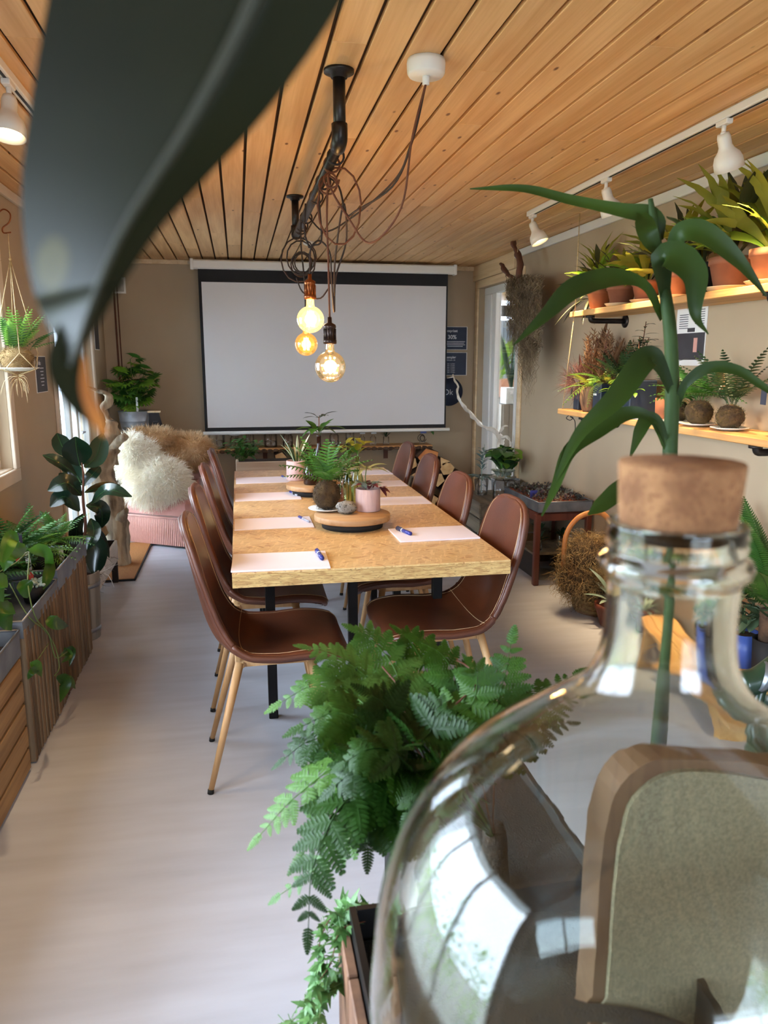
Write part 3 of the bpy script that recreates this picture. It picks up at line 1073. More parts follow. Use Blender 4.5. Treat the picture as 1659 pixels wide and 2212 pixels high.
def pendant(y_, kind, tip, label, cord_pts, extra):
    """tip = point where cord enters the socket"""
    t_ = thing('pendant_lamp', label, 'lamp', tip, group='bare bulb pendants over the table')
    m_ = MB(); m_.tube(bez(cord_pts, 60), .0042, n=6)
    extra(m_)
    obj('cord', m_, M_cord if kind != 0 else M_cordb, t_)
    x0, y0, z0 = tip
    sm = M_copper if kind == 1 else M_bronze
    m_ = MB(); m_.lathe([(0, 0), (.008, 0), (.009, -.022), (.024, -.03), (.026, -.04), (.022, -.046), (.022, -.085), (.027, -.09), (.027, -.104), (.018, -.106), (0, -.106)], tip, n=18); obj('socket', m_, sm, t_)
    m_ = MB()
    for i in range(10):
        a = 2 * pi * i / 10; m_.cyl((x0 + .0235 * cos(a), y0 + .0235 * sin(a), z0 - .045), (x0 + .0235 * cos(a), y0 + .0235 * sin(a), z0 - .088), .002, n=5)
    obj('socket_bar', m_, sm, t_, kind='stuff')
    r_ = [.0625, .0575, .062][kind]
    zc = z0 - .106 - .03 - r_ * .95
    prof = [(.016, z0 - .104), (.017, z0 - .125)] + [(max(.0005, r_ * sin(a)), zc + r_ * cos(a)) for a in np.linspace(.32, pi, 18)]
    m_ = MB()
    m_.lathe([(p[0], p[1] - z0) for p in prof], (x0, y0, z0), n=40, sq=(lambda a: 1 + .035 * cos(a * 20)) if kind == 1 else None)
    obj('bulb_glass', m_, [M_clearb, M_ribg, M_amber][kind], t_)
    m_ = MB()
    if kind == 0:
        for zz, rr, cnt in ((.035, .020, 6), (.005, .034, 9), (-.025, .026, 8), (-.045, .012, 4)):
            for i in range(cnt):
                a = 2 * pi * i / cnt + zz * 40; m_.ball((x0 + rr * cos(a), y0 + rr * sin(a), zc + zz), .0042, nu=6, nv=4)
    else:
        for i in range(4):
            a = pi / 2 * i + .4
            m_.tube([(x0 + .012 * cos(a), y0 + .012 * sin(a), zc + .034), (x0 + .016 * cos(a), y0 + .016 * sin(a), zc - .032)], .0042 if kind == 1 else .0026, n=6)
    obj('filament', m_, M_fil2 if kind == 0 else M_fil, t_, kind='stuff')
    m_ = MB(); m_.tube([(x0, y0, z0 - .11), (x0, y0, zc + .03)], [.008, .003], n=8); obj('bulb_stem', m_, M_clearb, t_)
    glow((x0, y0, zc), [5.5, 7.5, 5.5][kind])


rz0 = (.645, 2.66, ZC - .07)
t0 = P(712, 685, Y=3.12)
pendant(3.12, 0, tuple(t0), 'globe bulb with rows of tiny lights on the longest cord, nearest pendant',
        [rz0, P(890, 300, Y=2.75), P(866, 450, Y=2.85), P(800, 525, Y=2.98), P(752, 470, Y=3.05), P(712, 400, Y=3.1), (.375, 3.12, zp + .02), P(706, 470, Y=3.12), P(709, 560, Y=3.12), t0],
        lambda m: (hook_wrap(3.12, m), coil(P(738, 440, Y=3.12), .085, 1, .3, m, sy=1.5), coil(P(712, 395, Y=3.1), .035, 2, 1.2, m)))
t1 = P(669, 592, Y=3.42)
pendant(3.42, 1, tuple(t1), 'glowing ribbed glass bulb in a copper socket, middle pendant',
        [rz0, P(892, 300, Y=2.8), P(850, 400, Y=3.0), P(770, 455, Y=3.25), P(748, 462, Y=3.3), P(730, 400, Y=3.4), (.375, 3.42, zp + .02), P(690, 440, Y=3.42), P(694, 520, Y=3.42), P(672, 535, Y=3.42), t1],
        lambda m: (hook_wrap(3.42, m), m.tube(bez([P(660, 440, Y=3.45), P(658, 500, Y=3.44), P(668, 535, Y=3.42)], 12), .0042, n=6),
                   m.tube(bez([P(668, 535, Y=3.42), P(690, 520, Y=3.42), P(712, 545, Y=3.42), P(716, 600, Y=3.42), P(722, 675, Y=3.42), P(725, 600, Y=3.42), P(748, 520, Y=3.4), P(742, 440, Y=3.3), P(724, 560, Y=3.4), P(722, 640, Y=3.42)], 60), .004, n=6)))
t2 = P(660, 664, Y=4.25)
pendant(4.25, 2, tuple(t2), 'amber globe bulb half hidden behind the ribbed bulb',
        [rz0, P(888, 310, Y=2.9), P(850, 392, Y=3.3), P(760, 470, Y=3.9), P(700, 500, Y=4.2), (.375, 4.25, zp + .02), P(650, 520, Y=4.25), P(657, 600, Y=4.25), t2],
        lambda m: (hook_wrap(4.25, m), hook_wrap(4.5, m), coil(P(648, 560, Y=4.3), .095, 2, .8, m, sy=1.1), coil(P(652, 570, Y=4.3), .055, 3, 2.0, m),
                   m.tube(bez([P(640, 600, Y=4.25), P(655, 632, Y=4.25), P(690, 645, Y=4.2), P(712, 620, Y=4.2)], 14), .004, n=6)))
for y_, l_ in ((3.0, 'nearest the thick front elbow'), (3.72, 'just beyond the ribbed bulb'), (4.6, 'nearest the far flange')):
    m_ = MB(); hook_wrap(y_, m_); o = obj('cord_wrap', m_, M_cord)
    tag(o, 'dark cord end wrapped once around the ceiling pipe rail, ' + l_, 'cord', 'cord wraps on the ceiling pipe')

sd = MB(); sd.lathe([(0, ZC), (.05, ZC), (.05, ZC - .02), (.03, ZC - .03), (0, ZC - .03)], (.62, 6.6, 0), n=20)
tag(obj('smoke_detector', sd, M_white), 'small white round detector on the ceiling beyond the pipe rail', 'detector')

# ================================================================== TRACK LIGHTS
M_lampw = mat('lamp_enamel', (226, 220, 206), rough=.35)


def track(name_label, x_, y0, y1, lamps):
    t_ = thing('light_track', name_label, 'light track', (x_, (y0 + y1) / 2, ZC))
    m_ = MB(); m_.box((x_, (y0 + y1) / 2, ZC - .016), (.034, y1 - y0, .032), bev=.003); obj('rail', m_, M_white, t_)
    m_ = MB(); m_.box((x_, (y0 + y1) / 2, ZC - .0325), (.010, y1 - y0 - .04, .003)); obj('groove', m_, M_blackm, t_)
    for (y_, tgt, pw, lb) in lamps:
        top = Vector((x_, y_, ZC - .034))
        l_ = thing('spotlight', lb, 'spotlight', top, group='white track spotlights')
        m_ = MB(); m_.box((x_, y_, ZC - .042), (.03, .075, .02), bev=.003); obj('adapter', m_, M_white, l_)
        piv = Vector((x_, y_, ZC - .085))
        m_ = MB(); m_.cyl((x_, y_, ZC - .05), piv, .009, n=10); m_.ball(piv, .014, nu=8, nv=6); obj('arm', m_, M_white, l_)
        d_ = (Vector(tgt) - piv).normalized()
        q_ = Vector((0, 0, -1)).rotation_difference(d_).to_matrix()
        prof = [(0, .005), (.020, .005), (.024, -.01), (.024, -.045), (.030, -.06), (.045, -.078), (.052, -.10), (.054, -.135), (.051, -.135), (.046, -.10), (.022, -.06), (0, -.058)]
        m_ = MB(); m_.lathe([(r_ * 1.08, z_) for r_, z_ in prof], piv + d_ * .0, n=24, rot=q_); obj('lamp_shade', m_, M_lampw, l_)
        m_ = MB(); m_.lathe([(0, -.118), (.030, -.116), (.043, -.112)], piv, n=20, rot=q_); obj('bulb_face', m_, emis('spot_face', (1, .74, .42), 14), l_)
        spot(piv + d_ * .137, tgt, pw)


track('long white light track on the ceiling along the plant shelves', 1.935, 1.4, 5.05,
      [(2.95, (2.26, 3.1, 1.8), 150, 'white track spotlight nearest the viewer, over the shelves'), (3.95, (2.22, 3.95, 1.7), 150, 'white track spotlight in the middle, over the shelves'),
       (4.98, (2.22, 4.75, 1.7), 150, 'white track spotlight at the far end, glowing over the shelf tip')])
track('short white light track above the left window', -.735, 1.0, 3.45, [(3.02, (-.85, 2.5, .3), 40, 'white track spotlight at the left edge, above the planters'), (1.9, (-.6, 2.2, 0), 30, 'added white track spotlight, unseen on the left, kept for its light')])  # second spotlight is unseen, added for the light it gives

# ================================================================== PLANT KIT
M_rubber = mat('rubber_leaf', (16, 34, 22), (26, 48, 32), rough=.22, scale=3, trans=.06, jitter=.2, coat=.3)
M_rubberu = mat('young_leaf', (38, 66, 32), (56, 86, 42), rough=.35, scale=3, trans=.15, jitter=.25)
M_fern = mat('fern_green', (44, 92, 36), (74, 126, 52), rough=.5, scale=6, trans=.28, jitter=.3)
M_ferndk = mat('fern_dark', (26, 60, 24), (42, 84, 34), rough=.45, scale=6, trans=.22, jitter=.35)
M_fernlt = mat('fern_light', (96, 144, 56), (132, 172, 80), rough=.5, scale=6, trans=.35, jitter=.2)
M_leafg = mat('leaf_green', (42, 84, 28), (68, 114, 42), rough=.4, scale=4, trans=.2, jitter=.3)
M_leafdk = mat('leaf_dark', (24, 48, 24), (38, 66, 34), rough=.4, scale=4, trans=.12, jitter=.3)
M_leaflt = mat('leaf_light', (98, 142, 40), (132, 168, 62), rough=.45, scale=4, trans=.42, jitter=.2)
M_leafyel = mat('staghorn_leaf', (100, 108, 30), (146, 148, 58), rough=.5, scale=4, trans=.48, jitter=.3)
M_pothos = mat('pothos_leaf', (34, 76, 20), (62, 108, 28), rough=.32, scale=5, trans=.3, jitter=.2, spots=(110, 140, 50), spot_scale=9, spot_size=.22)
M_silver = mat('silver_leaf', (110, 132, 118), (156, 172, 160), rough=.5, scale=8, trans=.1, jitter=.2)
M_red = mat('red_leaf', (92, 40, 44), (124, 60, 60), rough=.45, scale=6, trans=.15, jitter=.2)
M_stem = mat('green_stem', (84, 104, 52), (110, 128, 70), rough=.6)
M_stemb = mat('brown_stem', (110, 66, 44), (90, 54, 36), rough=.7)
M_dry = mat('dried_stem', (142, 104, 70), (112, 78, 52), rough=.9, scale=10, jitter=.2)
M_drypink = mat('dried_pink', (150, 98, 88), (116, 74, 70), rough=.9, scale=10)
M_moss = mat('moss', (84, 64, 34), (48, 34, 20), rough=.95, scale=20, jitter=.1)
M_mossg = mat('moss_green', (96, 86, 40), (62, 48, 26), rough=.95, scale=16)
M_straw = mat('straw_moss', (164, 138, 92), (120, 92, 56), rough=.95, scale=12)
M_spanish = mat('spanish_moss', (136, 118, 90), (92, 78, 58), rough=.95, scale=8)

PI = pi


def leafme(name, L, W, m, widths=(.10, .7, 1, .95, .7, .05), droop=.2, fold=.2, nv=4, n=9, wave=0, pet=0.0):
    mb = MB()
    pts = [(L * t, 0, L * (.06 * t - droop * t * t)) for t in (0, .25, .5, .75, 1)]
    if pet:
        mb.tube([(-pet, 0, 0), (0, 0, 0)], W * .025 + .0008, n=4, cap=False)
    mb.blade(pts, [w * W for w in widths], fold=fold, nv=nv, n=n, wave=wave)
    if pet:
        mb.v = [(x + pet, y, z) for x, y, z in mb.v]
    return mesh(mb, name, m)


def frondme(name, L, W, m, pairs=16, droop=.35, leafw=.32, lobes=0, tip=.1, start=.12):
    """fern frond: midrib with pinnae, each pinna a small folded blade (or itself lobed)"""
    mb = MB()
    def axis(t): return Vector((L * t, 0, L * (.12 * t - droop * t * t)))
    mb.tube([axis(i / 8) for i in range(9)], [L * .006, L * .002], n=4, cap=False)
    for i in range(pairs):
        t = start + (1 - start) * (i + .5) / pairs
        w = W / 2 * (sin(pi * min(1, (t * .86 + .12))) ** .7 if t < .5 else (1 - ((t - .5) / .5) ** 1.6) * (1 - tip) + tip * .6)
        a = axis(t); tg = (axis(t + .02) - axis(t - .02)).normalized()
        for s in (-1, 1):
            out = (Vector((0, s, 0)) * .92 + tg * .38 + Vector((0, 0, -.12))).normalized()
            up = Vector((0, 0, 1))
            if lobes:
                # lobed pinna: a rachis of small rounded lobes
                for k in range(lobes):
                    f = (k + .6) / lobes
                    lw = w * .36 * (1 - f) ** .6 + w * .05
                    c = a + out * (w * f) + Vector((0, 0, -.12 * w * f * f))
                    for q in (-1, 1):
                        d = (tg * q * .9 + out * .55).normalized()
                        mb.blade([c, c + d * lw * .55, c + d * lw + Vector((0, 0, -.1 * lw))], [.2 * lw + w / lobes * .3, w / lobes * 1.05, w / lobes * .3], up=up, fold=.2, n=4, nv=2)
                mb.blade([a, a + out * w * .5, a + out * w * 1.02 + Vector((0, 0, -.13 * w))], [w * .10, w * .12, w * .02], up=up, n=4, nv=2)
            else:
                mb.blade([a, a + out * w * .5 + Vector((0, 0, .02 * w)), a + out * w + Vector((0, 0, -.14 * w))], [L / pairs * .5, L / pairs * .95 * leafw * 2.4, L / pairs * .12], up=up, fold=.25, n=4, nv=2)
    return mesh(mb, name, m)


def orient(loc, az, el, tw=0, sc=1):
    return Matrix.Translation(loc) @ Matrix.Rotation(az, 4, 'Z') @ Matrix.Rotation(-el, 4, 'Y') @ Matrix.Rotation(tw, 4, 'X') @ Matrix.Scale(sc, 4)


def rosette(root, name, mes, c, n, el0, el1, s0, s1, r=.0, h=0, az0=0, azr=2 * pi, tw=.25):
    c = Vector(c)
    for i in range(n):
        u = (i + .5) / n
        az = az0 + (i * 2.39996 % (2 * pi)) / (2 * pi) * azr + rnd.uniform(-.2, .2)
        el = el0 + (el1 - el0) * u + rnd.uniform(-.12, .12)
        s = s0 + (s1 - s0) * rnd.random()
        me = mes[i % len(mes)] if isinstance(mes, (list, tuple)) else mes
        inst(root, name, me, orient(c + Vector((cos(az) * r, sin(az) * r, h * u)), az, el, rnd.uniform(-tw, tw), s))


def foliage(mb, c, rad, n, L, W, up=.35, seed=0, out=.6):
    rr = random.Random(seed)
    c = Vector(c)
    for i in range(n):
        d = Vector((rr.gauss(0, 1), rr.gauss(0, 1), rr.gauss(0, 1))).normalized()
        k = rr.random() ** .4
        p = c + Vector((d.x * rad[0], d.y * rad[1], d.z * rad[2])) * k
        dd = (d * out + Vector((rr.gauss(0, .5), rr.gauss(0, .5), rr.gauss(0, .4) + up))).normalized()
        s = rr.uniform(.6, 1.25)
        sd = dd.cross(Vector((rr.gauss(0, .4), rr.gauss(0, .4), 1))).normalized()
        nm = sd.cross(dd)
        l, w = L * s, W * s
        vs = [p, p + dd * l * .45 + sd * w / 2 + nm * w * .15, p + dd * l - nm * l * .15, p + dd * l * .45 - sd * w / 2 + nm * w * .15, p + dd * l * .5]
        mb.add(vs, [(0, 1, 4), (1, 2, 4), (2, 3, 4), (3, 0, 4)], True)
    return mb


def pot(mb, c, r, h, taper=.8, rim=.0, n=24, wall=.008):
    z = h
    mb.lathe([(0, 0), (r * taper, 0), (r, z - rim), (r + (.006 if rim else 0), z - rim), (r + (.006 if rim else 0), z), (r - wall, z), (r - wall, z - .02), (0, z - .022)], c, n=n)
    return mb


def soil(c, r):
    m_ = MB(); m_.lathe([(0, .006), (r * .6, .004), (r, 0)], c, n=16)
    return m_


def fuzz(name, parent, blobs, n, length, width, m, grav=-.3, curl=.4, k=5, seed=3, kind='stuff'):
    """strands growing from ellipsoids: blobs = [(center, radii)]"""
    rs = np.random.RandomState(seed)
    vol = np.array([b[1][0] * b[1][1] + b[1][1] * b[1][2] for b in blobs]); vol = vol / vol.sum()
    idx = rs.choice(len(blobs), n, p=vol)
    C = np.array([b[0] for b in blobs])[idx]; Rr = np.array([b[1] for b in blobs])[idx]
    d = rs.normal(size=(n, 3)); d /= np.linalg.norm(d, axis=1)[:, None]
    p0 = C + d * Rr * .97
    nrm = d / Rr; nrm /= np.linalg.norm(nrm, axis=1)[:, None]
    L_ = length * rs.uniform(.6, 1.2, (n, 1))
    dirv = nrm + rs.normal(size=(n, 3)) * curl * .5
    pts = [p0]
    step = L_ / (k - 1)
    v = dirv
    for j in range(1, k):
        v = v + np.array([0, 0, grav]) * (j / k) + rs.normal(size=(n, 3)) * curl
        v /= np.linalg.norm(v, axis=1)[:, None]
        pts.append(pts[-1] + v * step)
    A = np.stack(pts, axis=1)
    off = np.zeros(3); p = parent
    while p is not None:
        off += np.array(p.location); p = p.parent
    me = strands(name, A - off, width, m)
    o = bpy.data.objects.new(name, me); COL.objects.link(o); o.parent = parent
    if kind: o['kind'] = kind
    return o


# ================================================================== PLANTERS ALONG THE LEFT WALL
M_slat = wood('weathered_slat', (132, 108, 80), (84, 64, 44), rough=.75, axis=2, jitter=.22, bump=.4)
M_slath = wood('crate_slat', (176, 138, 92), (128, 92, 56), rough=.7, axis=1, jitter=.18, bump=.4, knots=(84, 54, 30))
M_slatdk = mat('box_dark', (38, 28, 22), rough=.9)
M_grey = wood('grey_board', (150, 142, 130), (108, 100, 90), rough=.8, axis=2, jitter=.15, bump=.4)

FX = -.87
pl = thing('planter_box', 'tall planter box clad in vertical weathered wooden slats under the left window', 'planter', (-1.06, 3.67, 0))
m_ = MB(); m_.box((-1.08, 3.67, .27), (.32, 1.23, .5)); obj('box_core', m_, M_slatdk, pl)
y_ = 3.035; i = 0
sm_ = {}
while y_ < 4.29:
    w_ = [.030, .038, .027, .034][i % 4]
    if w_ not in sm_:
        q = MB(); q.box((0, 0, 0), (.030, w_, .56), bev=.003); sm_[w_] = mesh(q, 'slat', M_slat)
    o = obj('slat', sm_[w_], None, pl, world=False); o.location = Vector((FX - .004 + rnd.uniform(-.003, .003), y_ + w_ / 2, .285)) - pl.location
    o.rotation_euler = (rnd.uniform(-.006, .006), 0, rnd.uniform(-.02, .02))
    y_ += w_ + .021; i += 1
for k_ in range(6):
    q = MB(); q.box((0, 0, 0), (.052, .014, .56), bev=.002)
    if 'e' not in sm_: sm_['e'] = mesh(q, 'slat', M_slat)
    for yy in (3.026, 4.31):
        o = obj('slat', sm_['e'], None, pl, world=False); o.location = Vector((-1.215 + k_ * .062, yy, .285)) - pl.location


def tray(label, x0, x1, y0, y1, z0, h, nm='zinc_tray'):
    t_ = thing(nm, label, 'tray', ((x0 + x1) / 2, (y0 + y1) / 2, z0), group='zinc trays in the planters')
    mb = MB(); t = .003
    mb.box(((x0 + x1) / 2, (y0 + y1) / 2, z0 + t / 2), (x1 - x0, y1 - y0, t)); obj('tray_bottom', mb, M_zinc, t_)
    mb = MB()
    for (a, b, c, d) in ((x0, x0 + t, y0, y1), (x1 - t, x1, y0, y1), (x0 + t, x1 - t, y0, y0 + t), (x0 + t, x1 - t, y1 - t, y1)):
        mb.box(((a + b) / 2, (c + d) / 2, z0 + h / 2), (b - a, d - c, h))
    for (p, q) in (((x0, y0), (x1, y0)), ((x1, y0), (x1, y1)), ((x1, y1), (x0, y1)), ((x0, y1), (x0, y0))):
        mb.cyl((p[0], p[1], z0 + h), (q[0], q[1], z0 + h), .005, n=6)
    obj('tray_rim', mb, M_zinc, t_)
    return t_


tray('long zinc tray on the slatted planter, near half with the small succulent pot', -1.24, FX + .01, 3.03, 3.62, .535, .07)
tray('zinc tray on the slatted planter, far half filled with ferns', -1.24, FX + .01, 3.64, 4.32, .545, .10)

# ferns in the planter
fr_a = frondme('frond', .24, .085, M_fern, pairs=15, droop=.5, leafw=.19)
fr_b = frondme('frond', .22, .08, M_ferndk, pairs=14, droop=.7, leafw=.19)
fr_c = frondme('frond', .15, .065, M_fernlt, pairs=10, droop=.9, leafw=.22)


def small_pot(parent, c, r, h, m=None, z=0):
    mb = MB(); pot(mb, c, r, h, .78); obj('pot', mb, m or M_blackm, parent)
    obj('soil', soil((c[0], c[1], c[2] + h - .018), r - .008), M_soil, parent)


def fern(label, c, mes, n, el=(1.35, .25), s=(.8, 1.1), r=.07, h=.11, potm=None, group=None, nm='potted_fern'):
    t_ = thing(nm, label, 'fern', c, group=group)
    small_pot(t_, c, r, h, potm)
    rosette(t_, 'frond', mes, (c[0], c[1], c[2] + h - .01), n, el[0], el[1], s[0], s[1], r=.01)
    return t_


fern('tall upright fern at the back of the slatted planter, nearest the window', (-1.12, 3.80, .55), [fr_a, fr_b], 30, el=(1.5, .4), s=(.8, 1.3))
fern('bushy green fern in the middle of the slatted planter', (-1.08, 4.06, .55), [fr_a, fr_c], 32, el=(1.45, .1), s=(.75, 1.1))
fern('dark fern at the left edge of the picture above the planter', (-1.14, 3.52, .54), [fr_b, fr_a], 34, el=(1.45, .0), s=(.9, 1.25))
fern('pale green fine-leaved fern spilling toward the rubber plant', (-.99, 4.20, .55), [fr_c, fr_c, fr_a], 44, el=(1.3, -.25), s=(.75, 1.05))
fern('low yellow-green fern in the front of the slatted planter', (-.99, 3.92, .55), [fr_c], 36, el=(1.1, -.3), s=(.7, .95))

# small succulent pot with pale beads
t_ = thing('succulent_pot', 'black pot of pale pebble-like succulents on the zinc tray edge', 'succulent', (-.935, 3.50, .545))
small_pot(t_, (-.935, 3.50, .545), .05, .07)
bd = MB(); bd.ball((0, 0, 0), (.009, .007, .006), nu=8, nv=5)
bdme = mesh(bd, 'succulent_leaf', mat('bead_leaf', (176, 186, 166), (148, 164, 146), rough=.4))
for k_ in range(46):
    a = rnd.uniform(0, 2 * pi); r_ = .052 * rnd.random() ** .5
    inst(t_, 'succulent_leaf', bdme, orient(Vector((-.935 + r_ * cos(a), 3.50 + r_ * sin(a), .617 + rnd.uniform(0, .02))), a, .4, 0, rnd.uniform(.9, 1.4)))
# seedling pots on the tray
lf_s = leafme('leaf', .035, .022, M_leafg, droop=.3, n=6, nv=2, pet=.02)
lf_sv = leafme('leaf', .032, .022, M_silver, droop=.2, n=6, nv=2, pet=.015)
for (x_, y_, z_, me_, lb, n_) in ((-1.14, 3.36, .54, lf_s, 'small dark-potted leafy seedling at the back of the near zinc tray', 26), (-1.06, 3.30, .54, lf_sv, 'small silvery leafed seedling on the near zinc tray', 22),
                              (-1.00, 3.16, .54, lf_s, 'small green seedling at the near corner of the zinc tray', 26), (-1.16, 3.16, .54, lf_sv, 'pale variegated seedling by the wall on the near zinc tray', 22),
                              (-1.02, 3.72, .55, lf_s, 'small green seedling between the low fern and the tray divider', 26)):
    t_ = thing('seedling_pot', lb, 'potted plant', (x_, y_, z_), group='seedlings in the slatted planter')
    small_pot(t_, (x_, y_, z_), .045, .07)
    rosette(t_, 'leaf', me_, (x_, y_, z_ + .06), n_, 1.4, .0, .8, 1.4, r=.012, h=.06)
# plant tags
M_tagw = mat('tag_white', (224, 226, 228), rough=.6)
M_tagr = mat('tag_red', (200, 70, 52), rough=.6)
M_tagp = mat('tag_purple', (62, 56, 82), rough=.6)
for (px_, py_, X_, h_, w_, m, lb) in ((132, 1190, -.93, .06, .022, M_tagw, 'white plant label standing at the succulent pot'), (60, 1203, -1.0, .06, .022, M_tagw, 'white plant label on the near zinc tray'),
                                (68, 1245, -.95, .05, .02, M_tagr, 'red plant label on the near zinc tray'), (36, 1190, -1.02, .035, .016, M_tagr, 'small red plant label among the seedlings')):
    p = P(px_, py_, X=X_)
    t_ = MB(); t_.box(p - Vector((0, 0, .02)), (.002, w_, h_ + .03), rz=-1.2, rx=.06)
    tag(obj('plant_label', t_, m), lb, 'label', 'plant labels in the planters')
p = P(30, 1165, X=-1.03)
t_ = thing('plant_sign', 'dark purple square plant sign with white writing in the left planter', 'sign', p)
q = MB(); q.box(p, (.07, .004, .055), rz=.1); obj('card', q, M_tagp, t_)
text('Ferns', .022, p + Vector((-.022, -.004, -.022)), (pi / 2, 0, .1), M_ink, t_)
q = MB(); q.box(p + Vector((0, .003, -.06)), (.006, .003, .1)); obj('stake', q, M_blackm, t_)

# near planter with horizontal boards
pl2 = thing('planter_box', 'near planter crate of horizontal brown boards at the left edge of the picture', 'planter', (-1.06, 2.3, 0))
m_ = MB(); m_.box((-1.06, 2.2, .26), (.36, 1.5, .48)); obj('box_core', m_, M_slatdk, pl2)
q = MB(); q.box((0, 0, 0), (.016, 1.54, .082), bev=.003); sme = mesh(q, 'slat', M_slath)
q = MB(); q.box((0, 0, 0), (.37, .016, .082), bev=.003); sme2 = mesh(q, 'slat', M_slath)
for k_ in range(5):
    o = obj('slat', sme, None, pl2, world=False); o.location = Vector((FX - .002, 2.21, .055 + k_ * .094)) - pl2.location
    for yy in (2.972, 1.44):
        o = obj('slat', sme2, None, pl2, world=False); o.location = Vector((-1.06, yy, .055 + k_ * .094)) - pl2.location
tray('big zinc tray on the near planter crate at the left edge', -1.24, FX + .012, 1.5, 2.97, .49, .10)
t_ = MB(); t_.box((-1.055, 2.24, .52), (.35, 1.4, .04)); tag(obj('soil_bed', t_, M_soil), 'dark potting soil filling the near zinc tray', 'soil', kind='stuff')

# trailing pothos
ph = thing('pothos', 'trailing heart-leafed pothos hanging over the left planters', 'plant', P(20, 1250, X=-.98))
mb = MB(); pot(mb, (-1.02, 3.08, .545), .065, .10); obj('pot', mb, M_blackm, ph)
vine = [P(-10, 1240, X=-.98), P(35, 1215, X=-.93), P(62, 1195, X=-.90), P(60, 1260, X=-.86), P(75, 1330, X=-.845), P(105, 1370, X=-.83), P(120, 1420, X=-.82), P(145, 1408, X=-.80)]
m_ = MB(); m_.tube(bez(vine, 40), .0028, n=5)
m_.tube(bez([P(20, 1260, X=-.95), P(60, 1330, X=-.86), P(95, 1360, X=-.84), P(118, 1395, X=-.82), P(128, 1440, X=-.81), P(118, 1460, X=-.81)], 24), .0025, n=5)
m_.tube(bez([P(105, 1390, X=-.83), P(70, 1440, X=-.845), P(65, 1430, X=-.845)], 12), .0022, n=5)
obj('vine', m_, M_stem, ph)
leaves = [((55, 1180), (20, 1195), (8, 1235), 46), ((62, 1190), (98, 1195), (112, 1245), 40), ((112, 1205), (104, 1240), (93, 1275), 30), ((45, 1255), (55, 1270), (60, 1292), 44),
          ((20, 1300), (10, 1330), (25, 1362), 52), ((5, 1215), (25, 1160), (40, 1185), 40), ((105, 1332), (118, 1345), (148, 1352), 40), ((128, 1418), (155, 1405), (150, 1440), 24),
          ((138, 1400), (150, 1415), (132, 1432), 18), ((66, 1432), (80, 1440), (90, 1462), 30), ((122, 1462), (140, 1475), (130, 1518), 36), ((125, 1462), (150, 1470), (163, 1488), 26), ((88, 1440), (70, 1450), (60, 1468), 20), ((10, 1240), (-5, 1270), (8, 1300), 44)]
for k_, (a, b, c, w_) in enumerate(leaves):
    w_ *= .75
    X_ = -.90 + .006 * k_ if k_ < 6 else -.825
    A_, B_, C_ = (P(*q_, X=X_ + d_) for q_, d_ in ((a, 0), (b, .015), (c, .0)))
    ww = w_ / 1640 * abs(A_.y) * 1.05
    mb = MB(); mb.blade([A_, B_, C_], [.25 * ww, .95 * ww, ww, .7 * ww, .02 * ww], up=(.5, -.8, .35), fold=.22, nv=6, n=12)
    obj('leaf', mb, M_pothos, ph)

# ================================================================== RUBBER PLANT
rp_ = thing('rubber_plant', 'dark glossy rubber plant in a grey wooden bucket beside the slatted planter', 'plant', (-.975, 4.52, 0))
bc = Vector((-.975, 4.52, 0))
stme = None
for k_ in range(20):
    a = 2 * pi * k_ / 20
    q = MB(); w0, w1 = .034, .041
    c0 = Vector((cos(a) * .112, sin(a) * .112, 0)); c1 = Vector((cos(a) * .133, sin(a) * .133, .40)); td = Vector((-sin(a), cos(a), 0)); nd = Vector((cos(a), sin(a), 0)) * .005
    vs = [c0 - td * w0 / 2 - nd, c0 + td * w0 / 2 - nd, c1 + td * w1 / 2 - nd, c1 - td * w1 / 2 - nd, c0 - td * w0 / 2 + nd, c0 + td * w0 / 2 + nd, c1 + td * w1 / 2 + nd, c1 - td * w1 / 2 + nd]
    q.add([v + bc for v in vs], [(3, 2, 1, 0), (4, 5, 6, 7), (0, 1, 5, 4), (1, 2, 6, 5), (2, 3, 7, 6), (3, 0, 4, 7)])
    obj('stave', q, M_grey, rp_)
for z_, r_ in ((.06, .122), (.33, .136)):
    q = MB(); q.lathe([(r_ + .001, -.012), (r_ + .0035, -.012), (r_ + .0035, .012), (r_ + .001, .012)], bc + Vector((0, 0, z_)), n=28); obj('hoop', q, M_galv, rp_)
obj('soil', soil(bc + Vector((0, 0, .36)), .125), M_soil, rp_)
RY = 4.58
stem = [bc + Vector((0, 0, .36)), P(184, 1150, Y=RY), P(179, 1080, Y=RY), P(180, 1030, Y=RY), P(176, 995, Y=RY)]
q = MB(); q.tube(bez(stem, 24), [.011, .009, .006, .004], n=8); obj('stem', q, M_stemb, rp_)
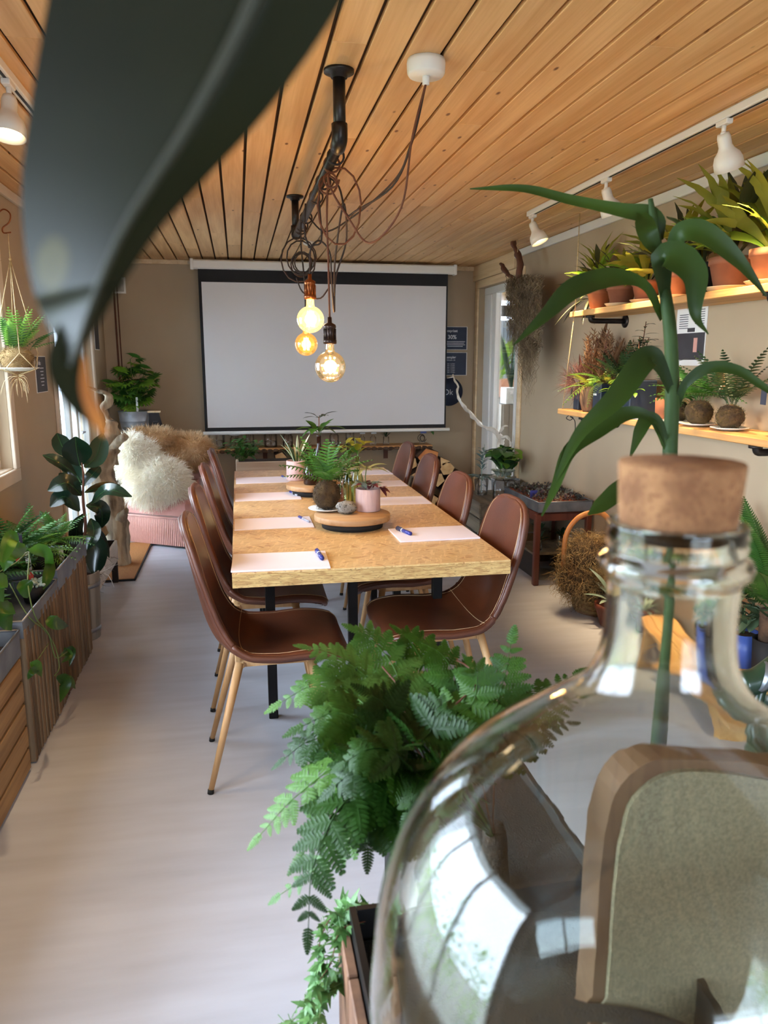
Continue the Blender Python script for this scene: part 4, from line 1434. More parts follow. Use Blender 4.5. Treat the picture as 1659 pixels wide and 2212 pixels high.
RL = [(((173, 1006), (166, 975), (163, 943)), 57, 0), (((152, 990), (135, 965), (123, 936)), 36, .1), (((183, 1010), (208, 985), (222, 936)), 42, .08), (((166, 1028), (130, 1000), (92, 983)), 26, -.05), (((178, 1048), (160, 1020), (133, 1000)), 34, .1),
      (((180, 1050), (200, 1025), (216, 1008)), 24, .05), (((176, 1070), (145, 1043), (103, 1060)), 38, -.05), (((197, 1088), (232, 1058), (285, 1073)), 28, -.08), (((183, 1064), (220, 1052), (260, 1048)), 20, .12),
      (((172, 1104), (140, 1072), (108, 1095)), 36, 0), (((186, 1092), (218, 1100), (220, 1140)), 34, .05), (((196, 1120), (203, 1150), (188, 1188)), 28, -.08), (((192, 1150), (208, 1190), (204, 1245)), 44, 0), (((208, 1140), (222, 1165), (236, 1205)), 15, .1),
      (((176, 1040), (150, 1038), (128, 1022)), 30, .16), (((180, 1110), (165, 1150), (172, 1200)), 30, .1)]
for (pts, w_, dy) in RL:
    Y_ = RY + dy
    pp_ = [P(*pts[0], Y=RY), P(*pts[1], Y=Y_ - .03), P(*pts[2], Y=Y_ - .06 if dy <= 0 else Y_ + .05)]
    ww = w_ / 1640 * Y_
    q = MB(); q.blade(pp_, [.12 * ww, .75 * ww, ww, ww, .8 * ww, .08 * ww], up=(.15, -.8, .55), fold=.22, nv=6, n=14)
    lf = obj('leaf', q, M_rubber, rp_)
    q = MB(); q.tube([v + Vector((0, -.002, 0)) for v in bez(pp_, 8)], [.0013, .0005], n=4, cap=False); obj('midrib', q, M_leafg, lf)

# low stand behind with pale board and dried stems
ls = thing('plant_stand', 'low dark stand with a pale front board beside the doormat', 'stand', (-1.05, 5.25, 0))
q = MB(); q.box((-.925, 5.23, .235), (.018, .95, .15), bev=.003); obj('front_board', q, mat('chalk_board_pale', (196, 190, 180), (180, 174, 164), rough=.7), ls)
q = MB(); q.box((-1.06, 5.23, .17), (.25, .93, .02)); q.box((-1.18, 5.23, .235), (.018, .95, .15)); q.box((-1.06, 4.76, .235), (.25, .018, .15)); q.box((-1.06, 5.70, .235), (.25, .018, .15)); obj('tray_box', q, M_slatdk, ls)
for (x_, y_) in ((-.94, 4.79), (-.94, 5.67), (-1.17, 4.79), (-1.17, 5.67)):
    q = MB(); q.box((x_, y_, .08), (.04, .04, .16), bev=.003); obj('leg', q, M_slatdk, ls)
t_ = thing('dried_arrangement', 'tangle of dark dried stems and white twine in the low stand', 'dried plant', (-1.05, 5.2, .18))
q = MB(); q.box((-1.05, 5.2, .20), (.2, .8, .04)); obj('bedding', q, M_soil, t_)
fuzz('twigs', t_, [((-1.05, 5.0, .24), (.09, .2, .06)), ((-1.05, 5.4, .24), (.09, .2, .06))], 500, .12, .006, mat('dark_twig', (52, 40, 34), (80, 62, 52), rough=.8), grav=-.1, curl=.5)
fuzz('twine', t_, [((-1.0, 4.95, .27), (.07, .12, .05))], 60, .16, .006, M_paperw, grav=-.3, curl=.7)

# doormat
dm = MB(); dm.box((-1.02, 6.28, .009), (.42, 1.2, .018), bev=.004)
o = obj('doormat', dm, mat('coir', (186, 126, 66), (158, 100, 48), rough=.95, scale=160, bump=.9, bscale=300))
tag(o, 'orange-brown coir doormat inside the left glass door', 'doormat')
de = MB()
for (x_, y_, a, b) in ((-.808, 6.28, .012, 1.21), (-1.232, 6.28, .012, 1.21), (-1.02, 5.68, .43, .012), (-1.02, 6.88, .43, .012)): de.box((x_, y_, .008), (a, b, .014))
obj('rubber_edge', de, M_blackm, o).location = (0, 0, 0)

# ================================================================== DRIFTWOOD TRUNK
M_drift = mat('driftwood', (188, 168, 138), (84, 66, 48), rough=.85, scale=3, stretch=(6, 6, .8), detail=5, bump=1.0, bscale=3, bstretch=(9, 9, 1.2), contrast=(.35, .7))
dw = thing('driftwood_trunk', 'gnarled grey driftwood trunk standing by the rubber plant', 'driftwood', (-1.0, 6.15, 0))
def gnarl(pts, rads, seed, n=40, sides=14):
    c = bez(pts, n); q = MB(); q.tube(c, [lerpl(rads, i / (n - 1)) for i in range(n)], n=sides)
    q.v = [tuple(Vector(v) + Vector((mnoise.noise(Vector(v) * 9 + Vector((seed, 0, 0))), mnoise.noise(Vector(v) * 9 + Vector((0, seed, 0))), mnoise.noise(Vector(v) * 7 + Vector((0, 0, seed))))) * .03 + Vector((mnoise.noise(Vector(v) * 28), mnoise.noise(Vector(v) * 26 + Vector((seed, 3, 0))), 0)) * .014) for v in q.v]
    return q
DY = 6.15
b0 = P(252, 1195, Y=DY); b0.z = 0.0
tr_ = [b0, P(255, 1165, Y=DY), P(245, 1110, Y=DY), P(232, 1060, Y=DY), P(218, 1020, Y=DY), P(228, 985, Y=DY), P(245, 965, Y=DY)]
obj('trunk', gnarl(tr_, [.10, .085, .10, .085, .095, .08, .055], 1), M_drift, dw)
obj('fork', gnarl([P(232, 985, Y=DY), P(235, 955, Y=DY - .03), P(240, 930, Y=DY - .05), P(246, 912, Y=DY - .05)], [.05, .05, .055, .035], 5), M_drift, dw)
obj('fork', gnarl([P(240, 972, Y=DY), P(255, 955, Y=DY - .08), P(272, 938, Y=DY - .12)], [.045, .035, .028], 8), M_drift, dw)
for a_, b_ in (((228, 1150), (212, 1135)), ((262, 1120), (272, 1105))):
    obj('knot', gnarl([P(*a_, Y=DY - .04), P(*b_, Y=DY - .1)], [.04, .02], 3, n=8), M_drift, dw)
o = obj('twisted_branch', gnarl([P(252, 1000, Y=6.3), P(248, 930, Y=6.35), P(236, 900, Y=6.35), P(222, 884, Y=6.3), P(234, 868, Y=6.3), P(228, 850, Y=6.3), P(208, 846, Y=6.25), P(186, 838, Y=6.2)], [.02, .024, .026, .022, .026, .024, .016, .010], 12, n=50, sides=10), M_drift)
tag(o, 'thin twisted grey branch rising behind the driftwood trunk', 'driftwood')

# ================================================================== PINK ARMCHAIR + SHEEPSKINS
M_pink = mat('pink_velvet', (206, 150, 138), (186, 128, 118), rough=.85, scale=6, sheen=.5)
M_fringe = mat('pink_fringe', (224, 172, 160), (200, 146, 134), rough=.9, scale=20, stretch=(60, 60, 1), bump=.5, bscale=40)
ac = thing('armchair', 'pink velvet armchair with a long fringed skirt, draped in sheepskins', 'armchair', (-.58, 7.02, 0))
acx, acy, arz = -.58, 7.02, -.55
Mrot = Matrix.Translation((acx, acy, 0)) @ Matrix.Rotation(arz, 4, 'Z')


def arr(mb): mb.v = [tuple(Mrot @ Vector(v)) for v in mb.v]; return mb


hw, hd = .33, .31
# fringed skirt around the base
q = MB(); per = [(-hw, -hd), (hw, -hd), (hw, hd), (-hw, hd), (-hw, -hd)]
pts = []
for (a, b) in zip(per[:-1], per[1:]):
    for k_ in range(70): pts.append((a[0] + (b[0] - a[0]) * k_ / 70, a[1] + (b[1] - a[1]) * k_ / 70))
n_ = len(pts)
vs = []
for z_, fl in ((.02, 1.03), (.12, 1.02), (.26, 1.0)):
    for k_, (x_, y_) in enumerate(pts):
        f_ = fl * (1 + (.012 if k_ % 2 else -.012) * (1 if z_ < .2 else .3)); vs.append((x_ * f_, y_ * f_, z_))
fs = [(r_ * n_ + k_, r_ * n_ + (k_ + 1) % n_, (r_ + 1) * n_ + (k_ + 1) % n_, (r_ + 1) * n_ + k_) for r_ in range(2) for k_ in range(n_)]
q.add(vs, fs); obj('fringe', arr(q), M_fringe, ac)
q = MB(); q.tube([(x_ * 1.02, y_ * 1.02, .265) for x_, y_ in pts + pts[:1]], .009, n=6, cap=False); obj('braid', arr(q), M_pink, ac)
q = MB(); q.box((0, 0, .34), (2 * hw, 2 * hd, .17), bev=.03); obj('seat_base', arr(q), M_pink, ac)
q = MB(); q.box((0, -.03, .46), (.50, .50, .12), bev=.045); obj('seat_cushion', arr(q), M_pink, ac)
# wrap-around back and arms
def backfn(u, v):
    a = -.35 + (pi + .7) * u
    rx_, ry_ = hw - .01, hd
    x_ = rx_ * cos(a); y_ = ry_ * sin(a) * .98 + .02
    h_ = .60 + .24 * max(0, sin(a)) ** 1.2
    return x_, y_, h_
q = MB(); NU = 33
vs = []
for i in range(NU):
    x_, y_, h_ = backfn(i / (NU - 1), 0)
    d_ = Vector((x_, y_, 0)).normalized()
    for (o_, zz) in ((-.035, .34), (-.045, h_ * .75 + .08), (-.035, h_ - .03), (.0, h_), (.035, h_ - .03), (.045, h_ * .7), (.03, .30)):
        vs.append(Vector((x_, y_, 0)) + d_ * (o_ + .01) + Vector((0, 0, zz)))
fs = [(i * 7 + j, i * 7 + j + 1, (i + 1) * 7 + j + 1, (i + 1) * 7 + j) for i in range(NU - 1) for j in range(6)]
fs += [tuple(range(7)), tuple(range((NU - 1) * 7, NU * 7))[::-1]]
q.add(vs, fs, True); obj('backrest', arr(q), M_pink, ac)
for (x_, y_) in ((-.26, -.24), (.26, -.24), (.26, .24), (-.26, .24)):
    q = MB(); q.cyl((x_, y_, .27), (x_, y_, 0), .02, .015); obj('leg', arr(q), M_stemb, ac)

M_fleecew = mat('white_fleece', (250, 246, 234), (238, 230, 212), rough=.95, scale=5, trans=.2)
M_fleecet = mat('tan_fleece', (226, 200, 162), (196, 156, 108), rough=.95, scale=4, trans=.12)


def sheepskin(label, blobs, m, n, L_, seed, grav):
    t_ = thing('sheepskin', label, 'sheepskin', blobs[0][0])
    q = MB()
    for c, r in blobs: q.ball(c, tuple(v * .97 for v in r), nu=20, nv=14, amp=.1, freq=2, seed=seed)
    obj('hide', q, m, t_)
    fuzz('fleece', t_, blobs, n, L_, .0065, m, grav=grav, curl=.22, k=5, seed=seed)


AY = 6.85
sheepskin('long-haired white sheepskin draped over the arm of the pink armchair', [(tuple(P(300, 1000, Y=AY)), (.17, .12, .19)), (tuple(P(330, 1055, Y=AY - .1)), (.22, .14, .14)), (tuple(P(370, 1045, Y=AY - .12)), (.14, .13, .15)), (tuple(P(282, 975, Y=AY)), (.10, .12, .13)), (tuple(P(345, 1030, Y=AY - .1)), (.20, .12, .14))], M_fleecew, 15000, .085, 4, -.35)
sheepskin('tan and cream sheepskin lying over the back of the pink armchair', [(tuple(P(335, 958, Y=7.2)), (.22, .14, .12)), (tuple(P(385, 975, Y=7.2)), (.20, .14, .14)), (tuple(P(418, 975, Y=7.15)), (.16, .14, .14)), (tuple(P(300, 955, Y=7.2)), (.11, .12, .10)), (tuple(P(375, 1000, Y=7.05)), (.14, .12, .10))], M_fleecet, 14000, .07, 9, -.25)

# side table behind with galvanised pot, plant and chalkboard
st = thing('side_table', 'small wooden side table with turned legs behind the pink armchair', 'table', (-.96, 7.32, 0))
q = MB(); q.box((-.92, 7.35, .875), (.50, .40, .025), bev=.006); obj('tabletop', q, M_trimwood, st)
q = MB(); q.box((-.92, 7.35, .83), (.42, .32, .06)); obj('apron', q, M_stemb, st)
for (x_, y_) in ((-1.10, 7.22), (-.74, 7.22), (-1.10, 7.48), (-.74, 7.48)):
    q = MB(); q.lathe([(0, 0), (.014, 0), (.018, .1), (.017, .22), (.034, .235), (.034, .25), (.018, .27), (.020, .5), (.026, .62), (.02, .66), (.026, .68), (.026, .80), (0, .80)], (x_, y_, 0), n=12); obj('leg', q, M_trimwood, st)
gp = thing('potted_tree', 'bushy green plant with palmate leaves in a galvanised bucket behind the armchair', 'plant', (-.985, 7.36, .888))
q = MB(); q.lathe([(0, 0), (.11, 0), (.125, .10), (.129, .103), (.127, .108), (.133, .15), (.137, .153), (.134, .158), (.145, .24), (.150, .245), (.143, .248), (.135, .23), (0, .228)], (-.985, 7.36, .888), n=28); obj('bucket', q, mat('galv_bucket', (170, 174, 180), (140, 146, 152), rough=.45, metal=.3), gp)
obj('soil', soil((-.985, 7.36, 1.10), .13), M_soil, gp)
pm = MB()
for k_ in range(7):
    a = (k_ - 3) * .42
    pm.blade([(.05, 0, 0), (.05 + .045 * cos(a), .045 * sin(a), .004), (.05 + .085 * cos(a), .085 * sin(a), -.012)], [.006, .026, .022, .003], n=6, nv=2, fold=.2)
pm.tube([(0, 0, -.01), (.05, 0, 0)], .0015, n=4, cap=False)
pme = mesh(pm, 'leaf', M_leafg); pme2 = pme.copy(); pme2.materials.clear(); pme2.materials.append(M_leaflt)
for k_, (dx, dz, ex) in enumerate(((0, .52, 0), (.13, .42, .05), (-.14, .38, -.04), (.20, .30, .1), (-.05, .45, .08), (-.24, .30, -.1))):
    base = Vector((-.985, 7.36, 1.10)); top = base + Vector((dx, ex - .03, dz))
    q = MB(); q.tube(bez([base, base + Vector((dx * .3, ex * .3, dz * .5)), top], 10), [.006, .003], n=5); obj('stem', q, M_stem, gp)
    for j in range(20):
        t = .25 + .75 * j / 19
        p = base + Vector((dx * t * t, ex * t, dz * t)) if t < 1 else top
        az = rnd.uniform(0, 2 * pi)
        inst(gp, 'leaf', [pme, pme2][(j + k_) % 3 == 0], orient(p, az, rnd.uniform(-.5, .7), rnd.uniform(-.5, .5), rnd.uniform(.7, 1.25)))
q = MB(); q.box(P(289, 880, Y=7.26), (.018, .006, .16)); lbl_ = tag(obj('plant_label', q, M_tagw), 'pale wooden plant marker standing in the galvanised bucket', 'label')
cbp = P(330, 908, Y=7.28)
cb_ = thing('chalkboard', 'small black easel chalkboard beside the galvanised bucket', 'sign', (cbp.x, cbp.y, .888))
q = MB(); q.add([(cbp.x - .07, 7.24, .888), (cbp.x + .09, 7.24, .888), (cbp.x + .03, 7.30, 1.12), (cbp.x - .06, 7.30, 1.12), (cbp.x - .07, 7.252, .888), (cbp.x + .09, 7.252, .888), (cbp.x + .03, 7.312, 1.12), (cbp.x - .06, 7.312, 1.12)], [(0, 1, 2, 3), (7, 6, 5, 4), (0, 4, 5, 1), (1, 5, 6, 2), (2, 6, 7, 3), (3, 7, 4, 0)])
obj('board', q, M_blackm, cb_)
q = MB(); q.box((cbp.x - .012, 7.305, 1.128), (.12, .02, .018)); obj('top_rail', q, M_trimwood, cb_)
q = MB()
for k_ in range(5): q.box((cbp.x + rnd.uniform(-.01, .01), 7.242 + .0125 * k_, .93 + .036 * k_), (.07 - .008 * k_, .002, .004), rx=-.25)
obj('chalk_line', q, M_inkd, cb_, kind='stuff')

for o_ in (st, gp, lbl_, cb_): o_.location.y += .24
# pothos-like plant by the second chair
vb = thing('tin_pot_plant', 'cream and green leafed plant in a pale blue tin beside the armchair', 'plant', (-.26, 5.95, 0))
q = MB(); pot(q, (-.27, 5.95, 0), .085, .30, .9); obj('pot', q, mat('pale_blue_tin', (168, 196, 206), (150, 182, 196), rough=.5), vb)
obj('soil', soil((-.27, 5.95, .28), .075), M_soil, vb)
lv = leafme('leaf', .15, .06, mat('cream_leaf', (196, 198, 160), (120, 142, 96), rough=.45, scale=9, trans=.15), droop=.45, fold=.3)
lv2 = leafme('leaf', .16, .05, M_leafdk, droop=.5, fold=.3)
rosette(vb, 'leaf', [lv, lv2], (-.27, 5.95, .28), 16, 1.3, .2, .8, 1.2, r=.02, h=.12)

# ================================================================== HANGING KOKEDAMA, POSTERS, CORNER PIPE
HY = 4.55
kt = P(10, 470, Y=HY); kb = P(38, 800, Y=HY)
kx = -1.08
def KP(x, y): return P(x, y, Y=HY)
hk = thing('hanging_kokedama', 'moss ball fern on a white plate in cream cord macrame by the left window', 'hanging plant', KP(38, 795))
q = MB(); q.tube(bez([KP(-6, 462) + Vector((0, 0, 0)), KP(8, 452), KP(22, 462), KP(20, 480), KP(6, 492), KP(8, 503), KP(24, 502)], 26), .004, n=6); obj('hook', q, M_copper, hk)
q = MB()
ktop = KP(17, 504)
q.tube([ktop, KP(22, 560)], .003, n=5)
pc = KP(38, 797)
knots = [pc + Vector((.11 * cos(a), .11 * sin(a) * .9, .085)) for a in (.3, 1.9, 3.5, 5.1)]
for kn in knots: q.tube([KP(22, 560), kn], .0026, n=4)
for i in range(4):
    for s_ in (-.7, .7):
        a = (.3, 1.9, 3.5, 5.1)[i] + s_
        q.tube([knots[i], pc + Vector((.118 * cos(a), .106 * sin(a), .0)), pc + Vector((0, 0, -.035))], .0026, n=4)
q.ball(KP(22, 560), .008, nu=6, nv=5)
obj('macrame_cord', q, M_rope, hk)
fuzz('tassel', hk, [(tuple(pc + Vector((0, 0, -.045))), (.008, .008, .012))], 26, .13, .004, M_rope, grav=-2.2, curl=.15)
q = MB(); q.lathe([(0, -.012), (.05, -.012), (.11, .004), (.113, .006), (.11, .008), (.05, -.006), (0, -.006)], pc, n=28); obj('plate', q, M_white, hk)
q = MB(); q.ball(pc + Vector((0, 0, .055)), (.085, .08, .065), nu=18, nv=12, amp=.15, seed=2); obj('moss_ball', q, M_straw, hk)
fuzz('moss_fibre', hk, [(tuple(pc + Vector((0, 0, .055))), (.085, .08, .065))], 900, .035, .003, M_straw, grav=-.1, curl=.7)
fr_k = frondme('frond', .20, .06, M_fernlt, pairs=13, droop=.3, leafw=.18); fr_k2 = frondme('frond', .17, .055, M_fern, pairs=12, droop=.3, leafw=.18)
rosette(hk, 'frond', [fr_k, fr_k2], pc + Vector((0, 0, .10)), 30, 1.55, .8, .8, 1.3, r=.03)
rosette(hk, 'frond', [fr_k2], pc + Vector((.07, 0, .10)), 3, .9, .4, 1., 1.2, az0=-.3, azr=.6)


def poster(name, label, c, w, h, axis, m, rim=M_white, bd=.004):
    t_ = thing(name, label, 'poster', c, group='dark information posters')
    q = MB(); q.box(c, (bd, w, h) if axis == 'x' else (w, bd, h)); obj('sheet', q, rim, t_)
    s_ = .0006
    cc = Vector(c) + (Vector((bd / 2 * (1 if c[0] < 0 else -1), 0, 0)) if axis == 'x' else Vector((0, -bd / 2, 0)))
    q = MB(); q.box(cc, (s_ * 2, w * .96, h * .96) if axis == 'x' else (w * .96, s_ * 2, h * .96)); obj('print', q, m, t_)
    return t_


M_charcoal = mat('charcoal_print', (62, 58, 62), (54, 50, 54), rough=.6)
c = (XL + .003, 5.39, 1.515)
pt = poster('poster', 'charcoal information sheet with small white print on the left wall beside the glass door', c, .28, .235, 'x', M_charcoal)
text('Info', .04, (XL + .007, 5.32, 1.575), (pi / 2, 0, pi / 2), M_ink, pt)
q = MB()
for k_ in range(6): q.box((XL + .007, 5.40, 1.555 - .022 * k_), (.001, .10 - .02 * (k_ % 3), .005))
obj('small_print', q, M_inkd if False else M_ink, pt, kind='stuff')
c = (XL + .003, 7.55, 1.87)
poster('poster', 'narrow dark sheet on the left wall beyond the glass door', c, .22, .34, 'x', M_charcoal)
pf = thing('picture_frame', 'small white framed print high on the back wall, left of the screen', 'picture', (-1.1, 7.985, 2.28))
fa, fb = P(225, 600, Y=7.98), P(270, 632, Y=7.98)
for (a, b, c_, d_) in ((fa.x, fb.x, fa.z - .008, fa.z + .008), (fa.x, fb.x, fb.z - .008, fb.z + .008)):
    q = MB(); q.box(((a + b) / 2, 7.985, (c_ + d_) / 2), (b - a + .016, .02, .016)); obj('frame_bar', q, M_white, pf)
for x_ in (fa.x, fb.x):
    q = MB(); q.box((x_, 7.985, (fa.z + fb.z) / 2), (.016, .02, fa.z - fb.z - .016)); obj('frame_bar', q, M_white, pf)
q = MB(); q.box(((fa.x + fb.x) / 2, 7.99, (fa.z + fb.z) / 2), (fb.x - fa.x, .006, fa.z - fb.z)); obj('print', q, mat('print_grey', (196, 188, 176), (150, 142, 130), rough=.6, scale=18), pf)
q = MB(); q.cyl((XL + .12, YB - .02, 0), (XL + .12, YB - .02, ZC - .03), .009, n=8); q.cyl((XL + .15, YB - .02, 0), (XL + .15, YB - .02, ZC - .03), .006, n=8)
tag(obj('corner_pipe', q, M_stemb), 'thin brown pipe pair running up the back left corner', 'pipe')

# ================================================================== TABLE CENTREPIECES
M_disc = wood('disc_wood', (196, 160, 116), (158, 116, 76), rough=.55, axis=0, knots=(96, 58, 30), freq=.8)
M_pinkpot = mat('pink_pot', (206, 176, 170), (188, 156, 152), rough=.8, scale=7, stretch=(6, 6, 1), bump=.2)
M_brownglass = glass_real('brown_glass', (.30, .12, .04))
M_greenglass = glass_thin('green_glass', tint=(.72, .80, .52))


def TP(x, y, z=None): return P(x, y, Z=TZ if z is None else z)


DZ = TZ + .062


def lazy(label, c, r):
    t_ = thing('lazy_susan', label, 'serving board', (c.x, c.y, TZ), group='round wooden turntables on the table')
    q = MB(); q.lathe([(0, 0), (r * .80, 0), (r * .83, .033), (0, .033)], (c.x, c.y, TZ), n=40); obj('base', q, M_blackm, t_)
    q = MB(); q.lathe([(0, .034), (r * .99, .034), (r, .038), (r, .057), (r * .985, .061), (0, .061)], (c.x, c.y, TZ), n=48); obj('board', q, M_disc, t_)
    return t_


d1c = TP(761, 1108, DZ); d2c = TP(683, 1043, DZ)
r1 = (TP(843, 1105, DZ) - TP(680, 1110, DZ)).length / 2
lazy('nearer round wooden turntable on the table, holding the moss ball and stone', d1c, r1)
lazy('farther round wooden turntable on the table, holding the brown jar', d2c, r1 * .98)

# moss ball on white dish
c = TP(706, 1102, DZ)
t_ = thing('moss_ball_fern', 'fern growing from a brown moss ball on a white dish on the nearer turntable', 'kokedama', c)
q = MB(); q.lathe([(0, 0), (.035, 0), (.085, .010), (.087, .013), (.035, .005), (0, .005)], c, n=28); obj('dish', q, M_white, t_)
q = MB(); q.ball(c + Vector((0, 0, .075)), (.065, .065, .07), nu=18, nv=12, amp=.15, seed=4); obj('moss_ball', q, M_moss, t_)
fuzz('moss_fibre', t_, [(tuple(c + Vector((0, 0, .075))), (.065, .065, .07))], 900, .022, .0022, M_moss, grav=-.1, curl=.7)
fr_m = frondme('frond', .21, .10, M_fern, pairs=12, droop=.5, leafw=.20)
rosette(t_, 'frond', fr_m, c + Vector((0, 0, .13)), 18, 1.55, .5, .7, 1.15, r=.012)
# stone
c = TP(748, 1110, DZ)
q = MB(); q.ball(c + Vector((0, 0, .03)), (.047, .035, .031), nu=18, nv=12, amp=.25, freq=2, seed=7)
tag(obj('granite_stone', q, mat('granite', (150, 146, 138), (112, 108, 100), rough=.8, scale=40, spots=(60, 56, 52), spot_scale=90, spot_size=.35, bump=.3)), 'speckled grey granite stone at the front of the nearer turntable', 'stone')
# pink pot with tradescantia
c = TP(795, 1102, DZ)


def pinkpot(label, c, r, h):
    t_ = thing('pink_pot_plant', label, 'plant', c)
    q = MB(); q.lathe([(0, 0), (r * .98, 0), (r, .004), (r, h - .003), (r - .003, h), (r - .007, h), (r - .007, h - .02), (0, h - .022)], c, n=32, sq=lambda a: 1 + .008 * cos(a * 11)); obj('pot', q, M_pinkpot, t_)
    obj('soil', soil(c + Vector((0, 0, h - .018)), r - .008), M_soil, t_)
    return t_


t_ = pinkpot('pink concrete pot with striped and red leafed houseplant on the nearer turntable', c, .058, .105)
l1 = leafme('leaf', .085, .022, mat('striped_leaf', (150, 156, 110), (112, 120, 84), rough=.45, scale=10, stretch=(1, 14, 1), trans=.1), droop=.5, fold=.35, n=7)
l2 = leafme('leaf', .05, .022, M_silver, droop=.4, n=6); l3 = leafme('leaf', .05, .024, M_red, droop=.5, n=6)
rosette(t_, 'leaf', [l2, l2, l3], c + Vector((0, 0, .10)), 26, 1.3, .1, .7, 1.2, r=.025, h=.03)
q = MB(); q.tube([c + Vector((-.01, 0, .09)), c + Vector((-.012, 0, .16)), c + Vector((-.006, 0, .205))], .0025, n=5); obj('stem', q, M_stem, t_)
rosette(t_, 'leaf', l1, c + Vector((-.006, 0, .195)), 8, .7, .15, .9, 1.2, r=.004)
rosette(t_, 'leaf', l3, c + Vector((.05, 0, .105)), 9, .6, -.3, .6, 1.0, r=.01, az0=-1, azr=2)
# green bottles with cuttings
for (px_, py_, h_, r_, lb) in ((753, 1088, .20, .026, 'slim green glass bottle with a tall leafy cutting behind the granite stone'), (772, 1090, .235, .030, 'taller green glass bottle behind the pink pot'), (735, 1088, .12, .03, 'round clear glass jar with a white patterned surface by the moss ball')):
    c = TP(px_, py_, DZ)
    t_ = thing('glass_bottle', lb, 'bottle', c, group='bottles on the nearer turntable')
    q = MB(); q.lathe([(0, .001), (r_, .001), (r_, h_ * .55), (r_ * .4, h_ * .78), (r_ * .38, h_ * .96), (r_ * .48, h_ * .97), (r_ * .48, h_), (r_ * .34, h_)], c, n=20)
    obj('bottle_glass', q, M_greenglass if h_ > .15 else M_glass, t_)
    q = MB(); q.tube([c + Vector((0, 0, .02)), c + Vector((.004, 0, h_)), c + Vector((-.01, 0, h_ + .09))], .0022, n=5)
    q.tube([c + Vector((0, 0, h_)), c + Vector((.025, -.01, h_ + .06))], .0018, n=5)
    obj('stem', q, M_stem, t_)
    if h_ > .15:
        lm = leafme('leaf', .06, .034, M_leafg if h_ < .22 else M_leafyel, droop=.5, n=7, pet=.02)
        rosette(t_, 'leaf', lm, c + Vector((-.005, 0, h_ - .01)), 13, 1.2, -.2, .7, 1.15, r=.004, h=.11)
# small purple flowers pot at the back of the turntable
c = TP(735, 1072, DZ)
t_ = thing('flower_pot', 'small pot of purple and white pansies between the two turntables', 'flower', (c.x, c.y, TZ))
c = Vector((c.x, c.y + .12, TZ)); t_.location = c
small_pot(t_, c, .045, .08, M_terra)
q = MB(); foliage(q, c + Vector((0, 0, .14)), (.06, .06, .05), 160, .03, .018, seed=5); obj('foliage', q, M_ferndk, t_, kind='stuff')
pf_ = MB()
for k_ in range(5):
    a = 2 * pi * k_ / 5; pf_.blade([(0, 0, 0), (.008 * cos(a), .008 * sin(a), .001), (.016 * cos(a), .016 * sin(a), 0)], [.006, .014, .006], n=4, nv=2)
fme = mesh(pf_, 'flower', mat('pansy', (112, 62, 108), (200, 180, 200), rough=.6, scale=50))
for k_ in range(6):
    inst(t_, 'flower', fme, orient(c + Vector((rnd.uniform(-.05, .05), -.04, .16 + rnd.uniform(0, .04))), 0, 0, 0, 1.0) @ Matrix.Rotation(1.2, 4, 'X'))

# far turntable: pink pot with white-stemmed plant, brown jar, tall dark bottle with leaves
c = TP(642, 1036, DZ)
t_ = pinkpot('ribbed pink pot with white-stemmed plant on the farther turntable', c, .062, .115)
l4 = leafme('leaf', .15, .018, mat('white_stem_leaf', (206, 204, 180), (140, 160, 110), rough=.5, scale=12, stretch=(1, 8, 1)), droop=.2, n=8, widths=(.5, .7, 1, .8, .1))
l5 = leafme('leaf', .13, .016, M_leafdk, droop=.3, n=8, widths=(.5, .7, 1, .8, .1))
rosette(t_, 'leaf', [l4, l5], c + Vector((0, 0, .11)), 18, 1.5, .9, .7, 1.2, r=.02)
c = TP(672, 1046, DZ)
t_ = thing('brown_jar', 'dark brown glass jar with a spiky green succulent on the farther turntable', 'jar', c)
q = MB(); q.lathe([(0, .001), (.040, .001), (.043, .008), (.043, .085), (.034, .10), (.034, .122), (.030, .122), (.030, .10), (.039, .082), (.039, .008), (0, .006)], c, n=24); obj('jar_glass', q, mat('amber_dark_glass', (44, 22, 14), rough=.08), t_)
rosette(t_, 'leaf', leafme('leaf', .085, .026, M_leafg, droop=.15, fold=.5, n=7, widths=(.7, 1, .9, .6, .05)), c + Vector((0, 0, .118)), 18, 1.3, .1, .7, 1.1, r=.006)
c = TP(690, 1028, DZ)
t_ = thing('dark_bottle', 'tall dark bottle with broad green leaves on the farther turntable', 'bottle', c)
q = MB(); q.lathe([(0, .001), (.034, .001), (.034, .13), (.013, .18), (.013, .24), (.016, .245), (.012, .25)], c, n=20); obj('bottle_glass', q, mat('amber_dark_glass', (44, 22, 14), rough=.08), t_)
rosette(t_, 'leaf', leafme('leaf', .12, .06, M_leafg, droop=.5, n=8, pet=.03), c + Vector((0, 0, .245)), 10, 1.3, -.3, .7, 1.1, r=.006, h=.05)
q = MB(); q.tube([c + Vector((0, 0, .24)), c + Vector((.004, 0, .36))], .003, n=5); obj('stem', q, M_stemb, t_)
rosette(t_, 'leaf', leafme('leaf', .09, .032, M_leafdk, droop=.3, n=7, pet=.02), c + Vector((.004, 0, .355)), 5, .6, .2, .8, 1.1, r=.004)
c = TP(727, 1050, TZ)
t_ = thing('potted_fern', 'small fern pot between the brown jar and the pansies', 'fern', c)
small_pot(t_, c, .04, .08)
rosette(t_, 'frond', frondme('frond', .13, .065, M_fern, pairs=10, droop=.5, leafw=.22), c + Vector((0, 0, .08)), 12, 1.4, .3, .8, 1.1, r=.01)

